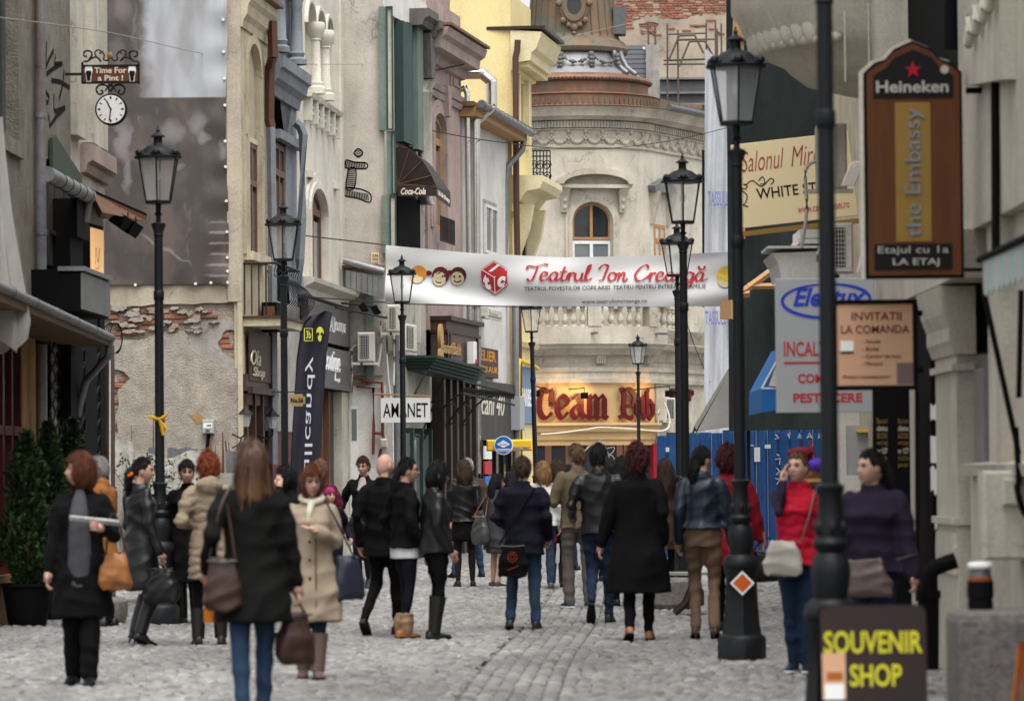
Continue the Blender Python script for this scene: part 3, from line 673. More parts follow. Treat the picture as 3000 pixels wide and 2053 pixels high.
mb = fG.mb(); mb.wall(rough(GP([(300,1440),(316,1330),(322,1300),(336,1285),(345,1262),(338,1215),(348,1185),(347,1140),(383,1108),(366,1090),(330,1080),(318,1060),(322,1010),(338,995),(400,997),(440,985),(480,978),(520,975),(534,966),(548,975),(552,1010),(570,1030),(600,1045),(640,1070),(698,1080),(702,1440),(702,1800),(300,1800)]),4,.014),[],0,.07)
mb.build('lower_plaster','rough_plaster',hB)
mb = fG.mb(); mb.wall(rough(GP([(546,968),(570,943),(620,938),(690,945),(695,965),(660,968),(638,1002),(642,1025),(668,1045),(700,1060),(700,1084),(640,1073),(600,1048),(570,1033),(552,1012)]),3,.012),[],.025,.04)
mb.build('undercoat','cement',hB)
lay_bricks(fG,hB,GP([(318,1000),(318,905),(470,898),(628,905),(640,935),(560,945),(530,965),(440,980)]),.035,.8,yj=.03)
for k in range(34):
 x,z = G(rnd.uniform(322,640),rnd.uniform(900,972)); a_,b_ = rnd.uniform(.04,.13),rnd.uniform(.015,.045)
 fG.mb().wall(rough([(x - a_,z - b_ * .4),(x,z - b_),(x + a_,z - b_ * .2),(x + a_ * .7,z + b_),(x - a_ * .5,z + b_ * .8)],3,.012),[],-.01 - rnd.uniform(0,.02),.06).build('mortar_patch','mortar' if k % 3 else 'cement',hB)
lay_bricks(fG,hB,GP([(316,1310),(316,1085),(383,1085),(383,1120),(350,1140),(350,1300)]),.035,.85)
lay_bricks(fG,hB,GP([(637,1050),(637,960),(692,960),(698,1055)]),.05,.9)
mb = fG.mb(); mb.wall(rough(GP([(585,1215),(545,1210),(560,1222),(575,1240),(590,1240),(597,1222)]),3,.01),[],-.006,.006); mb.build('plaster_patch','ochre',hB)
# corner strip
x0 = G(664,300)[0]
fG.mb().box(x0,fG.L,-.035,-.001,z1 + .05,9.6).build('corner_strip','plaster_beige',hB)
fG.mb().box(fG.L - .07,fG.L,-.03,.05,0,z1 + .05).build('corner_strip','cream_yellow',hB)
# printed canvas
m = bpy.data.materials.new('canvas_print'); m.use_nodes = True; n = m.node_tree.nodes; l = m.node_tree.links; b = n['Principled BSDF']; b.inputs['Roughness'].default_value = .5
g = n.new('ShaderNodeNewGeometry'); sp_ = n.new('ShaderNodeSeparateXYZ'); l.new(g.outputs['Position'],sp_.inputs[0])
def math_(op,a,b_=None,c=None):
 k = n.new('ShaderNodeMath'); k.operation = op
 for i,x in enumerate((a,b_,c)):
  if x is None: continue
  if isinstance(x,(int,float)): k.inputs[i].default_value = x
  else: l.new(x,k.inputs[i])
 return k.outputs[0]
def noise_(scale,det=5,st=(1,1,1)):
 mp = n.new('ShaderNodeMapping'); mp.inputs['Scale'].default_value = st; l.new(g.outputs['Position'],mp.inputs[0])
 k = n.new('ShaderNodeTexNoise'); k.inputs['Scale'].default_value = scale; k.inputs['Detail'].default_value = det; l.new(mp.outputs[0],k.inputs['Vector']); return k.outputs[0]
def mix_(f_,a,b_):
 k = n.new('ShaderNodeMix'); k.data_type = 'RGBA'
 l.new(f_,k.inputs[0]) if not isinstance(f_,(int,float)) else None
 for i,x in ((6,a),(7,b_)):
  if isinstance(x,tuple): k.inputs[i].default_value = (*x,1)
  else: l.new(x,k.inputs[i])
 return k.outputs[2]
def rng_(x,a,b_):
 k = n.new('ShaderNodeMapRange'); k.interpolation_type = 'SMOOTHSTEP'; l.new(x,k.inputs[0]); k.inputs[1].default_value = a; k.inputs[2].default_value = b_; return k.outputs[0]
X = math_('ADD',sp_.outputs[0],math_('MULTIPLY',math_('SUBTRACT',noise_(5,8),.5),.28)); Z = math_('ADD',sp_.outputs[2],math_('MULTIPLY',math_('SUBTRACT',noise_(6,8,(1,3,1)),.5),.16))
col = mix_(rng_(noise_(1.9,9,(1.2,1,.8)),.42,.70),(.052,.043,.038),(.112,.083,.071))
col = mix_(rng_(noise_(5,8,(1.3,1,.7)),.60,.80),col,(.15,.122,.115))
for (u,v,ru,rv,k) in ((362,415,20,60,.9),(372,520,12,40,.7),(505,385,30,28,.8),(583,365,18,30,.8),(600,405,14,12,.8),(655,440,14,25,.6),(345,170,16,50,.35),(395,80,6,60,.3),(530,490,12,8,.5),(360,20,15,40,.3)):
 p = pt(u,v,55.97); dx = math_('DIVIDE',math_('SUBTRACT',X,p.x),ru / 201); dz = math_('DIVIDE',math_('SUBTRACT',Z,p.z),rv / 201)
 d = math_('ADD',math_('MULTIPLY',dx,dx),math_('MULTIPLY',dz,dz)); k_ = n.new('ShaderNodeMapRange'); l.new(d,k_.inputs[0]); k_.inputs[1].default_value = 2.2; k_.inputs[2].default_value = 0; k_.inputs[4].default_value = k * .45
 col = mix_(k_.outputs[0],col,(.42,.40,.41))
pr = pt(425,288,55.97)
lm = math_('MULTIPLY',rng_(X,pr.x - .12,pr.x + .16),rng_(sp_.outputs[2],pr.z - .012,pr.z + .02))
lt = mix_(rng_(noise_(2.2,5,(1.5,1,.4)),.35,.7),(.40,.42,.445),(.28,.27,.275))
col = mix_(lm,col,lt)
pr2 = pt(600,640,55.97)
wv = math_('SINE',math_('MULTIPLY',math_('ADD',math_('MULTIPLY',Z,.3),math_('MULTIPLY',sp_.outputs[2],.7)),40)); st_ = math_('MULTIPLY',math_('MULTIPLY',rng_(wv,.55,.9),rng_(X,pr2.x,pr2.x + .1)),rng_(Z,pr2.z,pr2.z - .1))
col = mix_(math_('MULTIPLY',st_,.5),col,(.34,.26,.25))
pr3 = pt(420,690,55.97); dd = math_('ABSOLUTE',math_('ADD',math_('SUBTRACT',Z,pr3.z),math_('MULTIPLY',math_('SUBTRACT',X,pr3.x),.62)))
k_ = n.new('ShaderNodeMapRange'); l.new(dd,k_.inputs[0]); k_.inputs[1].default_value = .03; k_.inputs[2].default_value = .0; k_.inputs[4].default_value = .45
col = mix_(math_('MULTIPLY',k_.outputs[0],math_('MULTIPLY',rng_(X,pr3.x - .02,pr3.x + .03),rng_(X,pr3.x + .75,pr3.x + .6))),col,(.4,.33,.32))
l.new(col,b.inputs['Base Color']); M['canvas_print'] = m
a = G(296,838); bq = G(668,832); nx,nz = 34,60; vs = []; fs = []; x0 = a[0] - .5
for j in range(nz + 1):
 for i in range(nx + 1):
  s,t = i / nx,j / nz; x = x0 + (bq[0] - x0) * s; z = bq[1] + (9.6 - bq[1]) * t
  dpt = -.05 - .012 * math.sin(s * 9 + t * 7) * (1 - t) - .02 * math.exp(-t * 22) * math.sin(s * 34 + 6 * t) * (.4 + s) - .015 * math.exp(-((s - .97) ** 2) * 120) * math.sin(t * 60)
  vs.append((x + .02 * math.sin(t * 11) * (s > .9),dpt,z)); 
for j in range(nz):
 for i in range(nx): k = j * (nx + 1) + i; fs.append((k,k + 1,k + nx + 2,k + nx + 1))
mb = fG.mb(); mb.add(vs,fs)
cv = thing('printed_canvas','huge brown printed canvas covering the blind gable wall','canvas',fG.w(2.5,-.05,bq[1]))
mb.build('canvas','canvas_print',cv,60)
for u,v in ((398,835),(574,832),(619,829),(668,828),(668,795),(667,755),(666,680),(664,590),(662,490),(661,415),(660,310),(659,232),(656,154),(655,60)):
 p = G(u,v); fG.mb().prism(arc(p[0],p[1],.022,.022,0,2 * PI * 9 / 10,9),-.085,-.06).build('eyelet','white_pvc',cv)
# meter box, twigs, sheeting fence
p = G(594,1270); q_ = G(628,1230)
mt = thing('meter_box','small grey meter box with white sticker on the gable wall','meter box',fG.w(p[0],-.1,p[1]))
bx = fG.mb().bbox(p[0],q_[0],-.12,0,p[1],q_[1],.01).build('case','sign_grey',mt)
c0 = G(598,1254); c1 = G(624,1239); st = fG.mb().box(c0[0],c1[0],-.124,-.12,c0[1],c1[1]).build('sticker','print_white',bx)
mb = fG.mb(); mb.text('netcity',c0[0] + .045,c0[1] + .015,c1[0] - .01,c1[1] - .015,-.1245,.002,0,.2,.02); mb.build('lettering','print_black',bx)
c2 = G(610,1262); fG.mb().box(c2[0] - .03,c2[0] + .03,-.126,-.12,c2[1] - .02,c2[1] + .02).build('latch','zinc_dark',bx)
mb = fG.mb(); xx = G(608,1300)[0]; mb.tube([(xx + .02,-.05,p[1]),(xx,-.05,p[1] - .2),(xx - .02,-.06,.0)],.025,8); mb.build('conduit','black_paint',mt,60)
YL = 53.0
for i,(u0,v0,u1,v1,s_) in enumerate(((385,1430,386,1245,.012),(448,1420,451,1216,.016),(665,1430,652,1265,.03),(672,1430,661,1290,.035),(688,1430,672,1295,.02),(690,1430,698,1300,.014),(622,1430,616,1285,.014),(625,1430,630,1300,.012),(700,1420,712,1310,.01))):
 a_,c_ = pt(u0,v0,YL + .4),pt(u1,v1,YL + .4); a_.z = 0
 tw = MB().tube([a_ + (c_ - a_) * t + Vector((rnd.uniform(-.02,.02),rnd.uniform(-.02,.02),0)) for t in (0,.2,.4,.55,.7,.85,1)],[s_,s_,s_,s_ * .9,s_ * .8,s_ * .6,s_ * .3],5)
 tw.build('bare_sapling','rust',wloc=a_,label='bare dry sapling before the gable, ' + ('first from the left','second from the left, tall','fifth from the left, thick','sixth from the left, thickest','seventh from the left','eighth from the left','third from the left, by the meter box','fourth from the left, thin','last on the right, thinnest')[i],cat='sapling',group='bare saplings in front of the gable')
# corrugated low fence behind people + tarps
fL = Fac((xat(380,YL),YL),(xat(720,YL),YL - .2))
fn = thing('scrap_fence','patched corrugated metal fence closing the empty lot','fence',fL.w(0,0,0))
for u0,u1,v0 in ((434,470,1312),(490,583,1312),(660,716,1322)):
 x0,x1 = fL.px(u0,v0)[0],fL.px(u1,v0)[0]; zt = fL.px((u0 + u1) / 2,v0)[1]; k = 0; xx = x0
 mb = fL.mb(); P = []
 while xx < x1: P.append((xx,.015 * (k % 2))); xx += .035; k += 1
 mb.add([(x_,y_,0) for x_,y_ in P] + [(x_,y_,zt + .015 * math.sin(i)) for i,(x_,y_) in enumerate(P)],[(i,i + 1,i + 1 + len(P),i + len(P)) for i in range(len(P) - 1)])
 mb.build('corrugated_sheet','zinc',fn)
fL.mb().box(fL.px(630,1400)[0],fL.L,-.25,-.1,0,fL.px(660,1385)[1]).build('low_wall','cement',fn)
def drape(name,label,quad,Yd,mtl,nx=18,nz=14,amp=.05,cat='tarpaulin',group=None):
 vs,fs = [],[]
 P = [pt(u,v,Yd) for u,v in quad]
 if P[2].z > P[0].z: pass
 for j in range(nz + 1):
  for i in range(nx + 1):
   s,t = i / nx,j / nz
   p = (P[0] * (1 - s) + P[1] * s) * (1 - t) + (P[3] * (1 - s) + P[2] * s) * t
   p = p + Vector((0,amp * (math.sin(s * 11 + t * 3) + .6 * math.sin(s * 23 - t * 5)) * (.3 + t),amp * .7 * math.sin(s * 9) * (1 - t)))
   vs.append(tuple(p))
 for j in range(nz):
  for i in range(nx): k = j * (nx + 1) + i; fs.append((k,k + 1,k + nx + 2,k + nx + 1))
 b0 = (P[3] + P[2]) / 2; mb = MB(); mb.add(vs,fs); return mb.build(name,mtl,None,60,b0,label,cat,group)
drape('tarpaulin','pale tarpaulin sheet hanging on the lot fence beside the gate post',[(322,1277),(392,1302),(392,1660),(318,1660)],52.6,'tarp')
drape('tarpaulin','dirty white tarpaulin bulging over the lot fence behind the lamp post',[(396,1340),(585,1326),(590,1660),(392,1660)],52.3,'tarp',26,16,.06)
# ---- yellow-cream house front
fB = Fac((-3.93,56),(-3.70,58.5))
def Q(f,*a): return f.q(*a)
ax0,ax1,az0,_ = Q(fB,724,130,762,405); azs = fB.px(743,215)[1]; azt = fB.px(743,130)[1]
wx0,wx1,wz0,wz1 = Q(fB,726,420,757,748)
dz1 = fB.px(750,1085)[1]
mb = fB.mb(); mb.wall(rect(0,fB.L,3.0,9.6),[arch(ax0,ax1,az0,azs,azt - azs),rect(wx0,wx1,wz0,wz1)],0,.12); mb.build('front_wall','cream_yellow',hB)
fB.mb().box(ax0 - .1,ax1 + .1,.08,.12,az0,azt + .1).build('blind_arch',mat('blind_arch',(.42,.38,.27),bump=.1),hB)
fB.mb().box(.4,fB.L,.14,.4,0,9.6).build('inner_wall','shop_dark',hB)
window(fB,hB,wx0,wx1,wz0,wz1,.015,'window_wood','glass_pale',2,wz0 + (wz1 - wz0) * .62,.07)
o = arch(ax0 - .12,ax1 + .12,az0,azs,azt - azs + .14)[1:]; i_ = arch(ax0,ax1,az0,azs,azt - azs)[1:]
fB.mb().prism(band(o[1:] + [(ax0 - .12,az0)],i_[1:] + [(ax0,az0)]),-.03,-.001).build('arch_surround','cream_yellow',hB)
x0,x1,z0,z1 = Q(fB,714,745,768,770); fB.mb().box(x0,x1,-.14,0,z0,z1).build('window_sill','cream_yellow',hB)
for u0,u1 in ((712,724),(758,768)):
 x0,x1,z0,z1 = Q(fB,u0,400,u1,745); fB.mb().box(x0,x1,-.05,-.001,z0,z1).build('pilaster','plaster_beige',hB)
zc = fB.px(740,40)[1]
mb = fB.mb(); mb.sweep([(0,zc - .33),(.03,zc - .33),(.05,zc - .22),(.10,zc - .14),(.12,zc),(.17,zc + .08),(.17,zc + .2),(0,zc + .2)],[(-.02,0),(fB.L,0)]); mb.build('cornice','cream_yellow',hB)
for k in range(9):
 a_ = fB.L * k / 9; mb = fB.mb(); mb.prism([(a_ + .01,zc + .22),(a_ + .25,zc + .22),(a_ + .25,zc + .27),(a_ + .01,zc + .27)],-.27,-.02); mb.build('roof_tile','roof_tile',hB)
# balcony with bellied iron railing
bl = thing('bellied_balcony','small balcony with bellied wrought iron railing on the yellow-cream house','balcony',fB.w(1,0,3))
x0,x1,z0,z1 = Q(fB,722,906,826,932,-.4); zb = fB.px(730,915,-.4)[1]
fB.mb().box(.05,fB.L - .1,-.55,0,zb - .12,zb).build('slab','cream_yellow',bl)
fB.mb().box(.02,fB.L - .07,-.58,0,zb,zb + .03).build('slab_edge','brown_wood',bl)
prof = [(-.42,.0),(-.62,.10),(-.72,.26),(-.62,.44),(-.46,.58),(-.50,.75)]
for k in range(12):
 x = .1 + (fB.L - .25) * k / 11
 mb = fB.mb(); mb.tube([(x,a_,zb + .05 + c_) for a_,c_ in crv(prof,3)],.007,5); mb.build('baluster','iron',bl,60)
for k in range(4):
 y = -.42 * k / 4 - .02; mb = fB.mb(); mb.tube([(.1,y * 1.0,zb + .05),(.1 - .0,y,zb + .8)],.011,5); mb.build('baluster','iron',bl)
mb = fB.mb(); mb.tube([(.1,0,zb + .8),(.1,-.47,zb + .8),(fB.L - .15,-.47,zb + .8),(fB.L - .15,0,zb + .8)],.02,6); mb.build('handrail','iron',bl)
# brown shop at street level
sh = thing('brown_shop','brown timber shop front with cream script letters under the balcony','shopfront',fB.w(1,0,0))
x0,x1,z0,z1 = Q(fB,720,960,800,1130); fB.mb().box(.06,fB.L,-.06,.0,z0 - .1,3.0).build('fascia','brown_panel',sh)
fB.mb().box(.16,fB.L - .2,-.085,-.061,z0 + .05,z1 - .1).build('fascia_board','brown_wood',sh)
fB.mb().box(.05,fB.L,-.14,-.06,z0 - .14,z0 - .04).build('ledge','dark_brown',sh)
for t_,(u0,v0,u1,v1) in (('Ola',(738,1070,756,1025)),('Shop',(744,1112,768,1076))):
 a_ = Q(fB,u0,v1,u1,v0,-.1); mb = fB.mb(); mb.text(t_,a_[0] - .1,a_[2],a_[1] + .2,a_[3],-.10,.015,0,.25,0); mb.build('lettering','letters_cream',sh)
for k in range(3):
 a_ = .1 + k * .72; mb = fB.mb(); mb.box(a_,a_ + .1,-.05,.08,.0,z0 - .14); mb.box(a_ + .1,a_ + .68,-.02,.08,0,.55); mb.box(a_ + .1,a_ + .68,-.02,.08,z0 - .3,z0 - .14)
 D = mb.build('door','brown_wood',sh); fB.mb().box(a_ + .14,a_ + .64,.03,.05,.55,z0 - .3).build('pane','glass_dark',D)
def wall_lantern(f,x,z,lab,out=.2):
 t = thing('wall_lantern',lab,'lantern',f.w(x,0,z),'wall lanterns beside the brown shop')
 mb = f.mb(); mb.tube([(x,0,z - .1),(x,-.12,z - .16),(x,-out,z - .1),(x,-out,z)],.014,6); mb.tube([(x,-.0,z - .3),(x,-.1,z - .25),(x,-.14,z - .16)],.01,5); mb.build('bracket','iron',t)
 mb = MB(f.M @ Matrix.Translation((x,-out,z))); mb.lathe([(.03,0),(.05,.01),(.085,.17),(.09,.18)],8); mb.build('glass','glass_lamp_frost',t)
 mb = MB(f.M @ Matrix.Translation((x,-out,z))); mb.lathe([(.11,.18),(.10,.2),(.03,.27),(.012,.31),(.0,.33)],8); mb.build('cap','iron',t,30)
 return t
wall_lantern(fB,fB.px(740,1230,-.3)[0],fB.px(740,1250,-.3)[1],'black wall lantern beside the brown shop door, left of two')
# ---------------------------------------------------------------- blue house
fC = Fac((-3.70,58.5),(-3.43,61.5))
hC = thing('blue_house','narrow faded blue house with columns and heavy cornice','house',fC.w(1,0,0))
wx0,wx1,wz0,wz1 = Q(fC,808,425,838,735); x2 = Q(fC,800,30,868,190)
mb = fC.mb(); mb.wall(rect(0,fC.L,2.2,9.6),[rect(wx0,wx1,wz0,wz1),rect(x2[0] + .2,x2[1],fC.px(830,190)[1],9.2)],0,.3); mb.build('front_wall','blue_wall',hC)
fC.mb().box(0,fC.L,.32,.5,0,9.6).build('inner_wall','blue_wall',hC)
window(fC,hC,wx0,wx1,wz0,wz1,.02,'window_wood','glass_pale',2,wz0 + (wz1 - wz0) * .7,.08)
zc = fC.px(840,225)[1]
mb = fC.mb(); mb.sweep([(0,zc - .45),(.05,zc - .45),(.08,zc - .3),(.17,zc - .22),(.20,zc - .08),(.25,zc - .05),(.25,zc + .12),(.12,zc + .2),(0,zc + .2)],[(.0,0),(fC.L,0)]); mb.build('cornice','blue_wall',hC)
for u in (812,862):
 x = fC.px(u,100,-.1)[0]; mb = MB(fC.M @ Matrix.Translation((x,-.14,0))); z0 = zc + .2
 mb.lathe([(.16,z0),(.16,z0 + .08),(.11,z0 + .12),(.13,z0 + .18),(.10,z0 + .22),(.085,z0 + .9),(.10,z0 + .93),(.09,z0 + .97),(.17,z0 + 1.15),(.18,z0 + 1.25),(.14,z0 + 1.4)],12); mb.build('column','blue_wall',hC,40)
x0,x1,z0,z1 = Q(fC,800,398,868,424); fC.mb().box(x0,x1,-.12,0,z0,z1).build('window_hood','blue_wall',hC)
fC.mb().box(.0,fC.L,-.03,.0,2.2,4.2).build('lower_wall','cement',hC)
tx = fC.px(800,500,-.08)[0]
b0 = Q(fC,785,250,815,360,-.1)
bp = thing('brown_downpipe','square dark brown downpipe with a bend between the yellow and blue houses','drainpipe',fC.w(.1,-.1,0))
pw = .10
P = [pt(797,62,58),pt(800,165,58),pt(791,195,58.2),pt(789,350,58.2),pt(793,368,58.2)]
for a_,c_ in zip(P[:-1],P[1:]):
 MB().tube([a_,c_ + (c_ - a_).normalized() * .02],.075,4).build('pipe','pipe_brown',bp)
MB().tube([P[-1],pt(798,700,58.2),pt(800,1360,58.2)],.07,4).build('lower_pipe','blue_wall',bp)
bq = thing('blue_downpipe','square blue downpipe with a bent top at the cream house corner','drainpipe',fC.w(fC.L,-.1,0))
P = [pt(866,360,61),pt(880,372,61),pt(888,395,61),pt(884,640,61),pt(878,760,61),pt(880,860,61)]
MB().tube(P,.075,4).build('pipe','blue_wall',bq)
x0,x1,z0,z1 = Q(fC,806,1130,835,1420)
fC.mb().box(.2,fC.L - .5,-.01,.1,0,2.2).build('shop_door','dark_red',hC)
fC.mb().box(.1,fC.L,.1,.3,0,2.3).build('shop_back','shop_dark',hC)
x0,x1,z0,z1 = Q(fC,815,890,850,975,-.3)
sg = thing('light_box','dark projecting shop light box with orange edge on the blue house','sign',fC.w(x0,-.3,z0))
fC.mb().box(x0,x0 + .4,-.28,-.05,z0,z1).build('case','black_paint',sg); fC.mb().box(x0 - .012,x0,-.25,-.08,z0 + .06,z1 - .06).build('face','window_wood',sg)
wall_lantern(fC,fC.px(818,1260,-.3)[0],fC.px(818,1255,-.3)[1],'black wall lantern by the blue downpipe, right of two')
# No.56 board
c0,c1 = pt(848,1190,52.4),pt(894,1154,52.4)
nb = thing('number_board','small tan board reading No.56 hanging from an iron arm','sign',(c0.x,52.4,c0.z))
fN = Fac((c0.x,52.4),(c1.x,52.4)); Wn = fN.L; n0,n1 = c0.z,c1.z; ch = .03
fN.mb().prism([(ch,n0),(Wn - ch,n0),(Wn - ch,n0 + ch),(Wn,n0 + ch),(Wn,n1 - ch),(Wn - ch,n1 - ch),(Wn - ch,n1),(ch,n1),(ch,n1 - ch),(0,n1 - ch),(0,n0 + ch),(ch,n0 + ch)],-.012,.012).build('board',mat('tan_board',(.36,.25,.11),rough=.5),nb)
mb = fN.mb(); mb.text('No.56',.02,n0 + .05,Wn - .025,n1 - .05,-.013,.003,0,0,.03); mb.build('lettering','print_black',nb)
mb = fN.mb(); mb.tube([(-.25,0,n1 + .03),(Wn + .05,0,n1 + .03)],.008,5); mb.build('arm','iron',nb)
# ---------------------------------------------------------------- cream house with three small arches
fD = Fac((-3.43,61.5),(-2.94,67))
hD = thing('cream_house','tall cream house with three small arches and a big arched window','house',fD.w(2,0,0))
holes = []; ars = []
for u0,u1,vt,vs_,vb in ((893,920,15,80,262),(921,948,33,100,282),(949,971,50,120,292)):
 x0,x1,z0,_ = Q(fD,u0,vs_,u1,vb); zs = fD.px((u0 + u1) / 2,vs_)[1]; zt = fD.px((u0 + u1) / 2,vt)[1]
 ars.append((x0 + .04,x1 - .04,z0,zs,zt - zs))
zb = min(a_[2] for a_ in ars); ars = [(a_[0],a_[1],zb,ars[1][3],ars[1][4]) for a_ in ars]
for a_ in ars: holes.append(arch(*a_))
wx0,wx1,_,_ = Q(fD,900,600,948,800); zs = fD.px(924,625)[1]; zt = fD.px(924,556)[1]; wz0 = fD.px(924,832)[1]
holes.append(arch(wx0,wx1,wz0,zs,zt - zs))
mb = fD.mb(); mb.wall(rect(0,fD.L,wz0 - .25,9.8),holes,0,.25); mb.build('front_wall','cream_clean',hD)
fD.mb().box(0,fD.L,.26,.45,0,9.8).build('inner_wall','cream_clean',hD)
window(fD,hD,wx0,wx1,wz0,zs,.04,'window_wood','glass_pale',2,zs - .02,.09,zt - zs)
for dd,m_ in ((.26,.05),(.13,.09)):
 o = arch(wx0 - dd,wx1 + dd,wz0,zs,zt - zs + dd)[2:]; i_ = arch(wx0 - dd + .12,wx1 + dd - .12,wz0,zs,zt - zs + dd - .12)[2:]
 fD.mb().prism(band([(wx1 + dd,wz0)] + o + [(wx0 - dd,wz0)],[(wx1 + dd - .12,wz0)] + i_ + [(wx0 - dd + .12,wz0)]),-m_,-.001).build('arch_moulding','cream_clean',hD)
for a_ in ars:
 d = .07; o = arch(a_[0] - d,a_[1] + d,a_[2],a_[3],a_[4] + d)[2:]; i_ = arch(*a_)[2:]
 fD.mb().prism(band(o,i_),-.06,-.001).build('arch_moulding','cream_clean',hD)
for k in (0,1):
 x = (ars[k][1] + ars[k + 1][0]) / 2; mb = MB(fD.M @ Matrix.Translation((x,-.02,0))); z0 = zb
 mb.lathe([(.17,z0 - .02),(.17,z0 + .08),(.12,z0 + .12),(.13,z0 + .16),(.095,z0 + .2),(.08,z0 + .86),(.10,z0 + .88),(.09,z0 + .9),(.13,z0 + .98),(.16,z0 + 1.04),(.17,z0 + 1.12),(.15,z0 + 1.17)],12); mb.build('colonnette','cream_clean',hD,40)
x0,x1 = ars[0][0] - .3,ars[2][1] + .35
zc = fD.px(930,305)[1]
mb = fD.mb(); mb.sweep([(0,zc - .04),(.14,zc - .04),(.17,zc + .03),(0,zc + .07)],[(x0,0),(x1,0)]); mb.build('string_course','cream_clean',hD)
for k in range(6):
 xx = x0 + .1 + (x1 - x0 - .3) * k / 5
 fD.mb().box(xx,xx + .12,-.13,-.001,zc - .42,zc - .05).build('bracket','cream_clean',hD)
 if k < 5:
  mb = fD.mb(); xe = x0 + .1 + (x1 - x0 - .3) * (k + 1) / 5
  mb.tube([(xx + .12,-.05,zc - .16),(xe,-.05,zc - .16)],.035,6); mb.tube([(xx + .12,-.05,zc - .27),(xe,-.05,zc - .27)],.035,6); mb.build('baluster_rail','cream_clean',hD)
for u,v in ((902,510),(980,545)):
 p = fD.px(u,v); fD.mb().box(p[0] - .18,p[0] + .2,-.07,-.001,p[1] - .06,p[1] + .06).build('impost','cream_clean',hD)
fD.mb().box(fD.L - .35,fD.L,-.04,-.001,wz0,9.8).build('corner_strip','cream_clean',hD)
zc = fD.px(945,850)[1]
mb = fD.mb(); mb.sweep([(0,zc - .2),(.10,zc - .18),(.12,zc - .08),(.28,zc),(.30,zc + .07),(0,zc + .09)],[(-.05,0),(fD.L + .1,0)]); mb.build('cornice','cream_clean',hD)
bt = thing('boutique_front','dark grey boutique front with raised white script letters','shopfront',fD.w(2,0,0))
x0,x1,z0,z1 = Q(fD,905,878,1020,1010,-.1)
fD.mb().box(.4,fD.L,-.12,0,fD.px(985,1010,-.1)[1],zc - .25).build('fascia','boutique',bt)
x0 = fD.px(945,1080,-.16)[0]; za,zb_ = fD.px(985,1140,-.16)[1],fD.px(985,1022,-.16)[1]
fD.mb().box(1.2,fD.L + .05,-.17,0,za,zb_).build('fascia_panel','boutique',bt)
fD.mb().box(fD.L + .055,fD.L + .1,-.18,0,za - .02,zb_ + .02).build('panel_edge','steel',bt)
mb = fD.mb()
for t_,u0,v0,u1,v1,sh_ in (('PIXALI',953,970,982,925,0),('BOUTIQUE',982,977,1014,945,0)):
 a_ = Q(fD,u0,v1,u1,v0,-.13); mb.text(t_,a_[0],a_[2],a_[1],a_[3],-.121,.006,0,sh_,0)
a_ = Q(fD,955,1025,1000,1108,-.2); mb.text('Boutique',a_[0],a_[2],a_[1],a_[3],-.172,.015,0,.2,.0)
a_ = Q(fD,985,1108,1000,1122,-.2); mb.text('concept',a_[0],a_[2],a_[1],a_[3],-.172,.01,0,.0,0)
mb.build('lettering','print_white',bt)['kind'] = 'stuff'
fD.mb().box(.5,fD.L - 1.0,.05,.2,0,za - .02).build('doorway','dark_brown',bt)
for k in range(4):
 xx = .9 + k * .8; fD.mb().box(xx,xx + .07,-.04,.06,0,za - .02).build('door_post','window_wood',bt)
fD.mb().box(fD.L - 1.0,fD.L,-.1,.2,0,za - .02).build('pier','cream',bt)
tubes(bt,'light_rail','iron',[fD.w(1.6,-.4,zc - .35),fD.w(4.4,-.9,zc - .42)],.02,6)
for i,(u,v) in enumerate(((1062,898),(1098,905))):
 c = pt(u,v,65.5); s_ = thing('spotlight',('black spotlight on the boutique light rail, inner one','black spotlight on the boutique light rail, outer one')[i],'spotlight',c,'boutique spotlights')
 T = Matrix.Translation(c) @ Matrix.Rotation(R(-30),4,'Y'); MB(T).box(-.06,.06,-.05,.05,-.09,.05).build('housing','black_paint',s_)
 MB(T).box(-.07,.07,-.06,.06,-.11,-.092).build('lens_hood','black_paint',s_)
tubes(bt,'light_rail','iron',[pt(1000,888,65.6),pt(1100,898,65.5)],.018,6)
# ---------------------------------------------------------------- grey blind gable with green display frames
fE = Fac((-2.94,67),(-2.2,67)); E = lambda u,v: fE.px(u,v)
hE = thing('grey_house','grey plastered house with a blind gable and green display frames','house',(-2.5,68,0))
fE.mb().box(-.3,fE.L,0,.3,0,10.2).build('gable_wall','grey_plaster',hE)
fE.mb().box(-.05,fE.L - .06,-.06,-.001,E(1060,1100)[1],E(1060,860)[1]).build('lower_render','cement',hE)
fE.mb().box(-.05,fE.L,-.09,-.001,0,E(1090,1130)[1]).build('white_base','white_wall',hE)
x0,x1,z0,z1 = fE.q(1028,1190,1050,1460); D = fE.mb().box(x0,x1,-.12,-.09,0,z1).build('side_door','white_pvc',hE)
fE.mb().box(x0 + .02,x1 - .02,-.125,-.12,z1 - .6,z1 - .05).build('pane','glass_pale',D)
mb = fE.mb()       # cartoon-like hatched "i" graffiti
def EP(*ps): return [E(*p) for p in ps]
ov = lambda pts: strokes(mb,[[E(*p) for p in crv(pts + [pts[0]],4)]],.024,-.001,.003)
ov([(1036,449),(1049,436),(1063,448),(1050,461)]); ov([(1011,480),(1016,469),(1040,476),(1073,478),(1073,494),(1040,494),(1013,492)])
ov([(1021,495),(1042,494),(1038,550),(1014,552)]); ov([(1006,552),(1050,553),(1084,568),(1083,593),(1050,582),(1006,572)])
